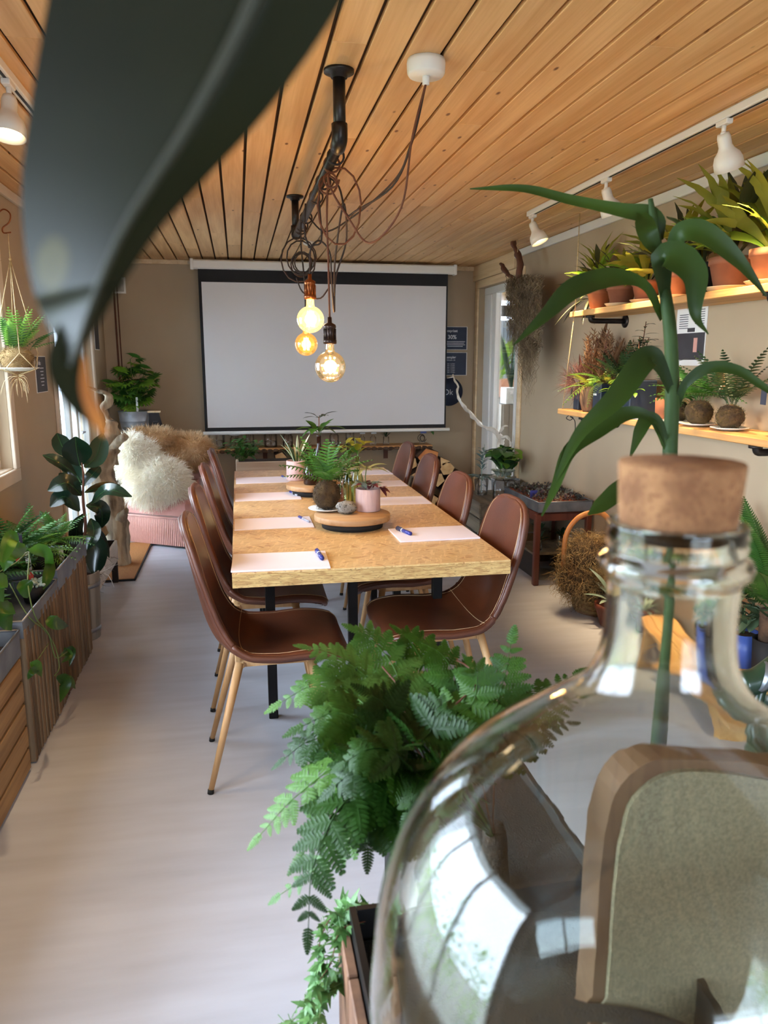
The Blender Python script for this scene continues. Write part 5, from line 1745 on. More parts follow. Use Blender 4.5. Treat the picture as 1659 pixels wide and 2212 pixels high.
# ================================================================== BACK WALL: LIVE-EDGE SHELF, JARS, FIREWOOD, PLANTER
M_live = wood('live_edge', (212, 162, 104), (168, 112, 62), knots=(90, 50, 24), rough=.6, axis=0)
M_bark = mat('bark', (92, 66, 46), (62, 44, 32), rough=.95, scale=14, bump=1.0)
SZ = .735
sh = thing('live_edge_shelf', 'live-edge wooden shelf with bark under the projection screen', 'shelf', (.83, 7.86, SZ))
q = MB()
xs = np.linspace(-.33, 1.985, 40)
vs = []
for x_ in xs:
    e = 7.74 + .02 * mnoise.noise(Vector((x_ * 3, 0, 0))) + .012 * mnoise.noise(Vector((x_ * 11, 2, 0)))
    vs += [(x_, 7.985, SZ), (x_, e, SZ), (x_, e - .012, SZ - .02), (x_, e + .006, SZ - .042), (x_, 7.985, SZ - .042)]
fs = [(i * 5 + j, i * 5 + (j + 1) % 5, (i + 1) * 5 + (j + 1) % 5, (i + 1) * 5 + j) for i in range(39) for j in range(5)] + [(0, 1, 2, 3, 4), tuple(range(195, 200))[::-1]]
q.add(vs, fs); obj('board', q, M_live, sh)
q = MB()
for i, x_ in enumerate(xs[:-1]):
    e = 7.72 + .02 * mnoise.noise(Vector((x_ * 3, 0, 0)))
    q.ball((x_ + .03, e + .006, SZ - .024), (.034, .010, .018 + .006 * mnoise.noise(Vector((x_ * 9, 5, 0)))), nu=7, nv=5, amp=.3, seed=i)
obj('bark_edge', q, M_bark, sh, kind='stuff')
for x_ in (.25, P(836, 990, Y=7.9).x):
    q = MB(); q.box((x_, 7.975, SZ - .10), (.045, .012, .12)); q.box((x_, 7.87, SZ - .048), (.045, .2, .010)); obj('bracket', q, M_stemb, sh)


def jar(name, label, c, r, h, m=None, neck=.75, group='glass jars on the live-edge shelf', water=0):
    t_ = thing(name, label, 'jar', c, group=group)
    q = MB(); q.lathe([(0, .002), (r * .95, .002), (r, .008), (r, h * .82), (r * neck, h * .92), (r * neck, h), (r * neck - .003, h), (r * neck - .003, h * .92)], c, n=20); obj('jar_glass', q, m or M_glass, t_)
    if water:
        q = MB(); q.lathe([(0, .006), (r * .92, .006), (r * .92, h * water), (0, h * water)], c, n=18); obj('water', q, M_glass, t_)
    return t_


lfj = [leafme('leaf', .07, .04, M_leafg, droop=.5, n=6, nv=2, pet=.02), leafme('leaf', .07, .035, M_leafyel, droop=.4, n=6, nv=2, pet=.02), leafme('leaf', .065, .03, M_leaflt, droop=.4, n=6, nv=2, pet=.02)]
def sp(px): return Vector((P(px, 965, Y=7.84).x, 7.84, SZ + .001))
jl = [(468, .095, .19, 'widest glass jar at the left end of the live-edge shelf, with dark plants', 0, 1), (508, .055, .12, 'small glass jar with a white dish and green seedling, second on the live-edge shelf', 1, 1), (540, .05, .15, 'clear jar with a leaning green cutting on the live-edge shelf', 2, 0),
      (585, .075, .155, 'glass jar with a white dish of broad leaves, left of the pink pot', 1, 1), (622, .06, .13, 'glass jar with white dish and red-tipped leaves, just left of the pink pot', 1, 1), (722, .055, .13, 'glass jar with white saucer of leaves behind the pansies', 0, 1), (756, .05, .19, 'tall glass jar topped with a pale saucer right of the dark bottle', 1, 1)]
for (px_, r_, h_, lb, li, dish) in jl:
    c = sp(px_); t_ = jar('glass_jar', lb, c, r_ * .9, h_, water=.4)
    if dish:
        q = MB(); q.lathe([(0, 0), (.03, 0), (r_ * 1.05, .012), (r_ * 1.07, .015), (.03, .004), (0, .004)], c + Vector((0, 0, h_ + .001)), n=20); obj('dish', q, M_white, t_)
    rosette(t_, 'leaf', lfj[li], c + Vector((0, 0, h_ + (.006 if dish else -.02))), 12, 1.1, .1, .6, 1.1, r=.02, h=.02)
    q = MB(); q.tube([c + Vector((0, 0, .02)), c + Vector((.01, 0, h_))], .003, n=5); q.tube([c + Vector((.01, 0, .02)), c + Vector((-.012, 0, h_ * .9))], .002, n=5); obj('root', q, M_stemb, t_)
for (px_, lb, cc) in ((782, 'slim bottle with a dark navy tag on the live-edge shelf', M_navy), (806, 'slim bottle with a purple tag on the live-edge shelf', M_tagp), (834, 'small bottle with an air-plant sprig on the live-edge shelf', None)):
    c = sp(px_); t_ = jar('tagged_bottle', lb, c, .032, .10, neck=.5)
    if cc:
        q = MB(); q.box(c + Vector((0, -.04, .165)), (.055, .003, .085)); obj('tag_card', q, cc, t_)
        q = MB(); q.box(c + Vector((0, -.042, .128)), (.055, .003, .014)); obj('tag_strip', q, M_tagw, t_)
        q = MB(); q.tube([c + Vector((0, -.03, .09)), c + Vector((0, -.04, .13))], .002, n=4); obj('string', q, M_rope, t_)
    else:
        rosette(t_, 'leaf', leafme('leaf', .07, .014, M_leafdk, droop=.3, n=6, nv=2), c + Vector((0, 0, .08)), 10, 1.5, .7, .8, 1.2, r=.004)
c = sp(912); t_ = jar('tagged_bottle', 'small bottle with trailing bright plant and blue tag at the right shelf end', c, .03, .09, neck=.5)
rosette(t_, 'leaf', leafme('leaf', .08, .045, M_leafg, droop=.5, n=6, nv=2, pet=.03), c + Vector((.03, 0, .13)), 12, .9, -.2, .7, 1.2, r=.02, h=.04)
q = MB(); q.box(c + Vector((.0, -.05, .155)), (.065, .003, .075)); obj('tag_card', q, mat('blue_card', (92, 104, 160), rough=.6), t_)
q = MB(); coil(tuple(c + Vector((0, -.01, .06))), .035, 2, .5, q, rad=.003); obj('wire', q, M_blackm, t_)

# planter box with mint-like plant in front of the shelf
pb_ = thing('planter_trough', 'long pale wooden trough planter behind the table end', 'planter', (.35, 7.0, 0))
a_, b_ = P(510, 1018, Y=6.9), P(660, 1010, Y=6.9)
q = MB(); q.box(((a_.x + .95) / 2, 7.0, .60), (.95 - a_.x, .22, .22), bev=.006); obj('trough', q, wood('pale_plank', (204, 180, 156), (178, 150, 124), rough=.6, axis=0), pb_)
for x_ in (a_.x + .06, .89):
    q = MB(); q.box((x_, 7.0, .245), (.05, .16, .49)); obj('leg', q, M_trimwood, pb_)
q = MB(); q.box(((a_.x + .95) / 2, 7.0, .711), (.9 - a_.x, .18, .004)); obj('soil', q, M_soil, pb_)
mt_ = thing('mint_plant', 'leafy green mint-like plant at the left end of the pale trough', 'plant', (.08, 6.98, .712))
c = Vector((a_.x + .05, 6.96, .69)); mt_.location = c + Vector((.0, 0, .02))
lmn = leafme('leaf', .055, .032, M_leafg, droop=.4, n=6, nv=2, pet=.01)
for k_ in range(22):
    a = rnd.uniform(0, 2 * pi); r_ = rnd.uniform(.02, .17); tp = c + Vector((cos(a) * r_ * 1.3, sin(a) * r_ * .7, .22 - r_ * .5 + rnd.uniform(-.03, .03)))
    q = MB(); q.tube([c, c.lerp(tp, .6) + Vector((0, 0, .03)), tp], .0025, n=4); obj('stem', q, M_stem, mt_)
    for j in range(7):
        t = .4 + .1 * j
        inst(mt_, 'leaf', lmn, orient(c.lerp(tp, t) + Vector((0, 0, .02)), rnd.uniform(0, 2 * pi), rnd.uniform(-.2, .6), rnd.uniform(-.4, .4), rnd.uniform(.8, 1.3)))

# firewood
M_logend = mat('log_end', (214, 178, 126), (186, 144, 92), rough=.8, scale=12, detail=5)
M_logor = mat('log_end_orange', (196, 124, 66), (170, 98, 50), rough=.8, scale=12, detail=5)


def log(t_root, c, r, ang, n_, L_=.30, m=None, label=None):
    k = rnd
    poly = [(r * cos(ang + 2 * pi * i / n_) * rnd.uniform(.85, 1.15), r * sin(ang + 2 * pi * i / n_) * rnd.uniform(.8, 1.1)) for i in range(n_)]
    o = thing('firewood_log', label, 'firewood', c, group='split firewood on the back wall')
    M_ = Matrix.Translation(c) @ Matrix(((1, 0, 0, 0), (0, 0, 1, 0), (0, 1, 0, 0), (0, 0, 0, 1)))
    q = MB(); q.prism(poly[::-1], .004, L_, M=M_); obj('bark', q, M_bark, o)
    q = MB(); q.prism([(x * .97, y * .97) for x, y in poly[::-1]], -.002, .004, M=M_); obj('cut_face', q, m or M_logend, o)
    return o


LY = 7.66
def rown(y): return 'top course' if y < 1005 else 'second course' if y < 1042 else 'third course' if y < 1072 else 'fourth course' if y < 1100 else 'bottom course'
def coln(x): return 'leftmost end' if x < 895 else 'left of middle' if x < 930 else 'middle' if x < 955 else 'right of middle' if x < 975 else 'near the right end' if x < 998 else 'right end'
lpos = [(985, 975 + 20, 17, 0), (925, 990, 26, 1), (888, 1002, 16, 0), (905, 1025, 18, 0), (965, 1012, 17, 0), (985, 1035, 20, 0), (945, 1035, 17, 0), (908, 1055, 18, 0), (965, 1060, 15, 0), (1000, 1058, 17, 0), (940, 1085, 17, 0), (975, 1088, 16, 0), (1008, 1090, 17, 0), (885, 1080, 17, 0), (1022, 1118, 14, 0), (990, 1118, 15, 0), (950, 1120, 16, 0), (915, 1112, 16, 0), (880, 1115, 15, 0)]
lpos[0] = (958, 998, 14, 0)
for k_, (x_, y_, r_, o_) in enumerate(lpos):
    c = P(x_, y_, Y=LY)
    if c.z < .09: c.z = .09
    log(None, Vector((min(c.x, 2.33), LY, c.z)), r_ / 1640 * LY, rnd.uniform(0, 6), rnd.choice((3, 4, 5, 6)), m=M_logor if o_ else None,
        label='%s firewood log in the stack right of the table, %s' % ('orange-faced' if o_ else ['pale', 'small pale', 'wedge-shaped'][k_ % 3], rown(y_) + ', ' + coln(x_)))
for k_, (x_, y_, r_) in enumerate(((607, 990, 13), (618, 1008, 17), (640, 1012, 14), (598, 1018, 14), (640, 1035, 16), (612, 1036, 15), (585, 1040, 14))):
    c = P(x_, y_, Y=LY)
    log(None, Vector((c.x, LY, c.z)), r_ / 1640 * LY, rnd.uniform(0, 6), rnd.choice((3, 4, 5)), m=M_logor if k_ in (1, 2) else None, label='split log in the small stack under the live-edge shelf, %s' % ['top left', 'orange one at top', 'top right', 'left side', 'lower right', 'lower middle', 'lowest left'][k_])
wr = thing('firewood_rack', 'dark low rack holding the split firewood under the shelf', 'rack', (1.3, 7.8, 0))
for (x0, x1, z_) in ((.55, 1.2, .42), (1.52, 2.40, .03)):
    q = MB(); q.box(((x0 + x1) / 2, 7.80, z_), (x1 - x0, .34, .03)); obj('shelf_board', q, M_slatdk, wr)
for x_ in (.56, 1.18):
    q = MB(); q.box((x_, 7.80, .21), (.03, .30, .41)); obj('upright', q, M_slatdk, wr)
bx = MB(); p0 = P(1008, 1150, Y=6.1); bx.box((p0.x, 6.2, .22), (.16, .22, .44), bev=.004)
tag(obj('white_box', bx, M_paperw), 'plain white box on the floor between the chairs and the slatted crate', 'box')

# posters and round sign on the back wall, right of the screen
PY = 7.985
def bposter(label, xl, xr, yt, yb):
    a, b = P(xl, yt, Y=PY), P(xr, yb, Y=PY)
    return poster('poster', label, ((a.x + b.x) / 2, PY, (a.z + b.z) / 2), b.x - a.x, a.z - b.z, 'y', M_navy), a, b


def tline(t_, s, px_, py_, size, sx=1, bold=0.0):
    p = P(px_, py_, Y=PY - .006)
    text(s, size, p, (pi / 2, 0, 0), M_ink, t_, sx=sx, bold=bold)


pt, a, b = bposter('dark blue sign reading 30% right of the projection screen', 925, 1009, 705, 756)
tline(pt, 'til engrospriset', 946, 717, .038, bold=.0007, sx=.93)
tline(pt, '30%', 967, 732, .058, bold=.001)
for k_ in range(4):
    q = MB(); p = P(985 - (k_ % 2) * 2, 738 + k_ * 3.4, Y=PY - .005); q.box(p, (.20 - .03 * (k_ == 3), .001, .0055)); obj('small_print', q, M_ink, pt)
pt, a, b = bposter('dark blue price sign directly below the 30% sign', 925, 1008, 761, 811)
tline(pt, 'eksempler', 957, 774, .034, bold=.0007)
tline(pt, 'foliekopier stk', 962, 779, .019)
for k_ in range(6):
    tline(pt, 'min 1-2 liter', 966, 787 + k_ * 3.7, .017)
cc_ = P(972, 846, Y=PY)
rs_ = thing('round_sign', 'round dark navy sign reading OK, half behind the screen edge', 'sign', cc_)
q = MB(); q.lathe([(0, -.004), (.15, -.004), (.152, 0), (0, 0)], cc_ + Vector((-.01, 0, 0)), n=48, rot=Matrix.Rotation(-pi / 2, 3, 'X').inverted()); q.v = [(v[0], min(v[1], PY + .006) if True else v[1], v[2]) for v in q.v]
obj('disc', q, M_navy, rs_)
p = P(957, 853, Y=PY - .012); text('Ok', .085, p, (pi / 2, 0, 0), M_ink, rs_)
p = P(958, 838, Y=PY - .012); text('er', .03, p, (pi / 2, 0, 0), M_ink, rs_)

# white driftwood branch leaning at the right glass door
M_birch = mat('bleached_branch', (222, 214, 200), (186, 174, 156), rough=.7, scale=10, bump=.4)
q = gnarl([P(1095, 1030, Y=6.6), P(1092, 1005, Y=6.65), P(1083, 975, Y=6.7), P(1083, 950, Y=6.8), P(1068, 932, Y=6.9), P(1045, 922, Y=7.1), P(1018, 895, Y=7.3), P(996, 868, Y=7.5), P(985, 835, Y=7.6), P(978, 812, Y=7.65)], [.034, .03, .03, .028, .022, .02, .02, .017, .012, .006], 21, n=60, sides=10)
br_ = thing('bleached_branch', 'bleached white branch leaning across the right glass door', 'branch', P(1095, 1030, Y=6.6))
obj('main_limb', q, M_birch, br_)
obj('side_limb', gnarl([P(1083, 945, Y=6.75), P(1098, 940, Y=6.7), P(1100, 965, Y=6.68), P(1096, 1000, Y=6.66)], [.018, .014, .012, .010], 22, n=24, sides=8), M_birch, br_)
obj('side_limb', gnarl([P(1076, 938, Y=6.8), P(1088, 925, Y=6.8), P(1097, 922, Y=6.8)], [.016, .012, .006], 23, n=14, sides=8), M_birch, br_)
obj('side_limb', gnarl([P(978, 818, Y=7.65), P(966, 816, Y=7.7)], [.006, .003], 24, n=8, sides=6), M_birch, br_)

# ================================================================== RIGHT WALL SHELVES
M_shelfw = wood('shelf_pine', (222, 174, 112), (188, 136, 78), knots=(120, 72, 38), rough=.55, axis=1)
UZ, LZ = 1.925, 1.27
SX0 = 2.215
for nm, z_, y0, y1, lb in (('upper', UZ, 2.2, 4.96, 'upper pine plank shelf with staghorn ferns, hung on iron pipes'), ('lower', LZ, 2.2, 5.09, 'lower pine plank shelf with pots and moss balls')):
    s_ = thing('plank_shelf', lb, 'shelf', (2.35, (y0 + y1) / 2, z_), group='pine plank shelves on the right wall')
    q = MB(); q.box(((SX0 + 2.49) / 2, (y0 + y1) / 2, z_ - .018), (2.49 - SX0, y1 - y0, .036), bev=.004); obj('board', q, M_shelfw, s_)
    for y_ in (4.72, 3.0) if nm == 'upper' else (4.75, 3.0):
        q = MB(); zf = z_ - .07
        q.lathe([(0, 0), (.042, 0), (.042, .008), (.024, .012), (0, .012)], (2.5, y_, zf), n=18, rot=Matrix.Rotation(-pi / 2, 3, 'Y'))
        obj('flange', q, M_pipe, s_)
        q = MB(); q.tube(bez([(2.49, y_, zf), (2.36, y_, zf), (2.29, y_, zf), (2.26, y_, zf + .004), (2.25, y_, zf + .03)], 16), .017, n=10); q.cyl((2.25, y_, zf + .02), (2.25, y_, zf + .033), .03, n=14); obj('pipe_bracket', q, M_pipe, s_)
q = MB(); yy = 4.93
q.tube([(2.24, yy, ZC - .02), (2.24, yy, UZ)], .0035, n=5); q.tube([(2.235, yy + .0, UZ - .036), (2.235, yy + .12, LZ)], .0035, n=5)
tag(obj('shelf_cord', q, M_rope), 'thin pale cord holding the far end of the two shelves', 'cord')
q = MB(); q.tube(bez([(2.24, 4.95, LZ - .037), (2.24, 4.99, LZ - .06), (2.24, 4.93, LZ - .07), (2.24, 4.88, LZ - .05), (2.24, 4.93, LZ - .045), (2.24, 4.85, LZ - .07), (2.24, 4.83, LZ - .16), (2.25, 4.80, LZ - .22)], 40), .003, n=5)
tag(obj('cord_bow', q, M_blackm), 'dark cord tied in a bow under the far end of the lower shelf', 'cord')


def stag(name, L, W, m, forks=3, droop=.4, seed=0):
    rr = random.Random(seed); mb = MB()
    base = [(0, 0, 0), (L * .3, 0, L * .08), (L * .6, 0, L * .06)]
    mb.blade(base, [.15 * W, .4 * W, .9 * W, 1.15 * W], fold=.15, n=8, nv=4)
    for k in range(forks):
        a = (k - (forks - 1) / 2) * .55
        e = (L * .6 + L * .42 * cos(a), L * .42 * sin(a), L * .06 - droop * L * .35 + rr.uniform(-.02, .02))
        s0 = (L * .56, W * .28 * (k - (forks - 1) / 2), L * .06)
        mid = tuple((s0[i] + e[i]) / 2 + (0, 0, L * .04)[i] for i in range(3))
        mb.blade([s0, mid, e], [.7 * W, .62 * W, .4 * W, .03 * W], fold=.12, n=8, nv=3, wave=.1)
    return mesh(mb, name, m)


M_stagdk = mat('staghorn_dark', (48, 54, 32), (72, 78, 44), rough=.5, scale=4, trans=.1, jitter=.3)
sg = [stag('frond', .30, .06, M_leafyel, 3, .4, 1), stag('frond', .26, .055, M_leafyel, 2, .7, 2), stag('frond', .28, .05, M_stagdk, 2, .2, 3), leafme('frond', .28, .04, M_stagdk, droop=.3, n=10, wave=.2), stag('frond', .24, .06, M_leaflt, 3, .5, 4)]
sxc = 2.345


def staghorn(label, y_, r, h, n, sc, mes, saucer=1, potm=None, x_=sxc, el=(1.4, .1)):
    c = Vector((x_, y_, UZ + .002))
    t_ = thing('staghorn_fern', label, 'fern', c, group='staghorn ferns on the upper shelf')
    z0 = 0
    if saucer:
        q = MB(); q.lathe([(0, 0), (r * .95, 0), (r * 1.15, .02), (r * 1.18, .022), (r * 1.1, .022), (r * .9, .006), (0, .006)], c, n=24); obj('saucer', q, mat('clear_saucer', (206, 176, 132), (222, 200, 160), rough=.25), t_); z0 = .007
    q = MB(); pot(q, c + Vector((0, 0, z0)), r, h, .72, rim=h * .22); obj('pot', q, potm or M_terra, t_)
    obj('soil', soil(c + Vector((0, 0, h + z0 - .015)), r - .008), M_moss, t_)
    rosette(t_, 'frond', mes, c + Vector((0, 0, h + z0 - .01)), n, el[0], el[1], sc * .8, sc * 1.35, r=.015, tw=.7)
    return t_


staghorn('bright yellow-green staghorn fern in terracotta at the far end of upper shelf', 4.80, .075, .13, 18, 1.0, [sg[0], sg[1], sg[4], sg[2], sg[3]], 0, M_terra)
staghorn('dark upright staghorn fern in a stained terracotta pot, second on the upper shelf', 4.50, .085, .12, 15, .95, [sg[2], sg[3], sg[3], sg[0]])
staghorn('staghorn fern with bright cut leaves, third from the far end of the upper shelf', 4.20, .08, .12, 18, .95, [sg[0], sg[4], sg[2], sg[1]])
staghorn('tall dark staghorn fern behind the corn plant stalk on the upper shelf', 3.90, .08, .13, 15, 1.1, [sg[2], sg[3], sg[0]], 1)
staghorn('staghorn fern in a black pot between the two big terracotta pots', 3.66, .075, .16, 12, 1.0, [sg[0], sg[2], sg[3]], 0, M_blackm)
staghorn('largest staghorn fern with broad lobed leaves near the right edge of the picture', 3.42, .10, .15, 18, 1.35, [sg[0], sg[4], sg[1], sg[2]], 1)
staghorn('wide bright staghorn fern cut off by the right edge of the picture', 3.12, .10, .15, 16, 1.3, [sg[0], sg[1], sg[4]], 1)
q = MB(); p = P(1224, 650, X=2.25); q.box(p, (.003, .07, .06), rz=-.5)
ps_ = thing('plant_sign', 'small dark plant sign hanging from the far staghorn pot', 'sign', p); obj('card', q, M_charcoal, ps_)
q = MB(); q.box(p + Vector((-.003, 0, -.03)), (.004, .07, .008), rz=-.5); obj('strip', q, M_tagw, ps_)
# dark trailing plant at the far left end of the shelf
tp_ = thing('trailing_cactus', 'dark drooping narrow-leafed plant spilling over the far end of the upper shelf', 'plant', (2.3, 4.93, UZ))
q = MB(); pot(q, (2.42, 4.91, UZ + .001), .045, .08); obj('pot', q, M_blackm, tp_)
rosette(tp_, 'leaf', leafme('leaf', .26, .02, M_stagdk, droop=.9, n=9), (2.36, 4.92, UZ + .08), 14, .9, -.1, .7, 1.1, az0=.6, azr=3.4)

# lower shelf
M_navypot = mat('navy_pot', (28, 40, 58), (34, 48, 68), rough=.5)


def LP(y_, x_=sxc): return Vector((x_, y_, LZ + .001))


# dried flowers in square navy vase
c = LP(4.96, 2.34)
t_ = thing('dried_bouquet', 'dried pink grasses and palm spears in a navy vase, far end of lower shelf', 'dried flowers', c)
q = MB(); q.box(c + Vector((0, 0, .055)), (.10, .08, .11), bev=.004); obj('vase', q, M_navypot, t_)
fuzz('dried_grass', t_, [(tuple(c + Vector((0, 0, .19))), (.09, .13, .07))], 700, .11, .0035, M_drypink, grav=.1, curl=.35, seed=11)
fuzz('dried_fan', t_, [(tuple(c + Vector((0, .10, .19))), (.03, .05, .05))], 140, .15, .0035, M_dry, grav=-.1, curl=.15, seed=12)
spear = leafme('spear', .30, .055, M_drypink, droop=-.05, fold=.5, n=8, widths=(.3, .8, 1, .7, .05))
spear2 = leafme('spear', .32, .045, M_dry, droop=.1, fold=.4, n=8, widths=(.2, .4, .9, 1, .3))
for k_, (dy, dx, az, el, s_) in enumerate(((-.02, 0, 1.2, 1.35, 1.0), (-.12, 0, -1.2, 1.4, 1.1), (.03, 0, 1.5, 1.1, .8), (-.17, .02, -1.5, 1.45, 1.25), (-.25, .03, -1.5, 1.35, 1.15), (-.32, .03, -1.5, 1.25, 1.0), (-.08, .02, 1.5, 1.5, 1.05))):
    inst(t_, 'spear', [spear, spear2][k_ % 2], orient(c + Vector((dx, dy, .11)), az, el, .5, s_ * 1.2))
sprig = MB()
sprig.tube([(0, 0, 0), (.14, 0, .01), (.28, 0, 0)], .0015, n=4)
for k_ in range(26):
    a = k_ * 2.4; x_ = .10 + .007 * k_
    sprig.blade([(x_, 0, .005), (x_ + .02, .022 * cos(a), .005 + .022 * sin(a))], [.002, .005, .001], n=3, nv=2)
spm = mesh(sprig, 'sprig', M_dry)
for k_ in range(48):
    inst(t_, 'sprig', spm, orient(c + Vector((rnd.uniform(-.02, .04), rnd.uniform(-.36, .06), .12)), rnd.uniform(-2.2, -.9), rnd.uniform(.8, 1.45), 0, rnd.uniform(.95, 1.5)))
q = MB(); q.box(c + Vector((-.06, .05, .13)), (.003, .07, .09), rz=-.3); tag(obj('price_card', q, M_charcoal), 'dark card hanging beside the dried bouquet vase', 'card')
# ribbed brown pot
c = LP(4.76, 2.31)
t_ = thing('ribbed_pot', 'ribbed brown barrel-shaped pot with spilling fern on the lower shelf', 'plant', c)
q = MB(); q.lathe([(0, 0), (.05, 0), (.058, .01), (.074, .07), (.076, .10), (.068, .155), (.062, .165), (.058, .165), (.06, .15), (0, .14)], c, n=60, sq=lambda a: 1 + .05 * abs(cos(a * 8))); obj('pot', q, mat('ribbed_brown', (150, 112, 78), (84, 58, 38), rough=.8, scale=3, stretch=(9, 9, 1)), t_)
frs = frondme('frond', .22, .065, M_fernlt, pairs=16, droop=.8); frs2 = frondme('frond', .20, .06, M_leafyel, pairs=14, droop=.6)
rosette(t_, 'frond', [frs2, frs], c + Vector((0, 0, .155)), 16, 1.2, .1, .6, 1.0, r=.02)
# navy pots
for (y_, w_, h_, lb, mes, n_) in ((4.60, .11, .19, 'square navy pot with a white label and yellow-green fern, beside the ribbed pot', [frs, frs2], 16), (4.20, .17, .22, 'large dark navy pot with trailing light green vine', [leafme('leaf', .05, .028, M_leaflt, droop=.5, n=6, nv=2, pet=.02)], 44)):
    c = LP(y_, 2.32)
    t_ = thing('navy_pot_plant', lb, 'plant', c)
    q = MB(); q.box(c + Vector((0, 0, h_ / 2)), (w_, w_, h_), bev=.006); obj('pot', q, M_navypot, t_)
    q = MB(); q.box(c + Vector((0, 0, h_ + .001)), (w_ * .9, w_ * .9, .004)); obj('soil', q, M_soil, t_)
    q = MB(); q.box(c + Vector((-w_ / 2 - .002, .02, h_ * .62)), (.002, .045, .012)); obj('strip', q, M_tagw, t_)
    if n_ < 20: rosette(t_, 'frond', mes, c + Vector((0, 0, h_)), n_, 1.2, -.1, .8, 1.2, r=.02)
    else:
        for k_ in range(6):
            a = pi + rnd.uniform(-1.3, 1.3); p0 = c + Vector((cos(a) * .09, sin(a) * .1, h_ + .01)); p1 = p0 + Vector((-.04, rnd.uniform(-.06, .06), -rnd.uniform(.04, .20)))
            q = MB(); q.tube(bez([c + Vector((0, 0, h_)), p0 + Vector((0, 0, .03)), p0 + Vector((-.03, 0, -.02)), p1], 12), .002, n=4); obj('vine', q, M_stem, t_)
            for j in range(7): inst(t_, 'leaf', mes[0], orient(p0.lerp(p1, j / 6), a + rnd.uniform(-1, 1), rnd.uniform(-.6, .3), 0, rnd.uniform(.8, 1.2)))
        zz = leafme('leaf', .08, .02, M_leafdk, droop=.3, n=6, nv=2)
        for k_ in range(5):
            tp = c + Vector((rnd.uniform(-.03, .05), rnd.uniform(-.12, .1), h_ + rnd.uniform(.2, .34)))
            q = MB(); q.tube([c + Vector((0, 0, h_)), tp], .003, n=4); obj('stem', q, M_stemb, t_)
            for j in range(9): inst(t_, 'leaf', zz, orient(c.lerp(tp, .5 + j * .055) + Vector((0, 0, h_ * (1 - (.5 + j * .055)))), j * 2.4, .3, 0, rnd.uniform(.8, 1.3)))
c = LP(4.42, 2.36)
t_ = thing('navy_pot_plant', 'tall narrow navy pot with a dark bushy plant behind the long leaf', 'plant', c)
q = MB(); q.box(c + Vector((0, 0, .10)), (.10, .12, .20), bev=.006); obj('pot', q, M_navypot, t_)
rosette(t_, 'frond', frondme('frond', .24, .07, M_leafdk, pairs=14, droop=.3), c + Vector((0, 0, .20)), 14, 1.4, .5, .8, 1.3, r=.02)
# folded brochures
bz = 0
for k_ in range(4):
    q = MB(); q.box((2.29, 3.98 + .01 * k_, LZ + .003 + bz), (.13, .22 - .01 * k_, .004), rz=.1 * (k_ - 1)); bz += .0045
    tag(obj('leaflet', q, M_paperw if k_ % 2 else M_cream), 'thin printed leaflet in the small pile on the lower shelf, layer %s' % ['lowest', 'second', 'third', 'topmost'][k_], 'leaflet', 'leaflets on the lower shelf')
# wall poster
p0, p1 = P(1466, 655, X=2.498), P(1520, 790, X=2.498)
wp = thing('poster', 'white sheet with a dark photo strip hung on the right wall between the shelves', 'poster', ((2.498), (p0.y + p1.y) / 2, (p0.z + p1.z) / 2))
zc_ = (p0.z + p1.z) / 2; yc_ = (p0.y + p1.y) / 2; w_ = p0.y - p1.y; h_ = p0.z - p1.z
q = MB(); q.box((2.497, yc_, zc_), (.004, w_, h_)); obj('sheet', q, M_paperw, wp)
q = MB(); q.box((2.4945, yc_, zc_ - h_ * .2), (.002, w_ * .96, h_ * .42)); obj('photo_strip', q, M_charcoal, wp)
q = MB(); q.box((2.493, yc_ - w_ * .2, zc_ - h_ * .18), (.002, w_ * .12, h_ * .22)); obj('price_tab', q, mat('tab_pink', (206, 150, 136), rough=.6), wp)
q = MB()
for k_ in range(7): q.box((2.4945, yc_ - w_ * .28, zc_ + h_ * (.36 - .035 * k_)), (.001, w_ * .3, .004)); q.box((2.4945, yc_ + w_ * .25, zc_ + h_ * (.30 - .035 * k_)), (.001, w_ * .3, .004))
obj('small_print', q, M_inkd, wp, kind='stuff')
q = MB(); q.box((2.4945, yc_ - w_ * .02, zc_ + .02), (.002, .07, .022)); obj('heading_bar', q, M_charcoal, wp)


# terracotta pot + kokedamas on white plates
c = LP(3.93, 2.36)
t_ = thing('terracotta_pot_plant', 'terracotta pot on a white plate with dark sprig, right of the corn stalk', 'plant', c)
q = MB(); q.lathe([(0, 0), (.06, 0), (.085, .008), (.06, .003), (0, .003)], c, n=24); obj('plate', q, M_white, t_)
q = MB(); pot(q, c + Vector((0, 0, .005)), .062, .12, .9); obj('pot', q, M_terra, t_)
zz = leafme('leaf', .09, .026, M_leafdk, droop=.3, n=6, nv=2)
for k_ in range(4):
    tp = c + Vector((rnd.uniform(-.04, .03), -.05 * k_ + .02, .24 + .05 * (k_ % 3)))
    q = MB(); q.tube([c + Vector((0, 0, .12)), tp], .003, n=4); obj('stem', q, M_stemb, t_)
    for j in range(7): inst(t_, 'leaf', zz, orient((c + Vector((0, 0, .12))).lerp(tp, .4 + j * .1), j * 2.4, .5, 0, rnd.uniform(.7, 1.2)))


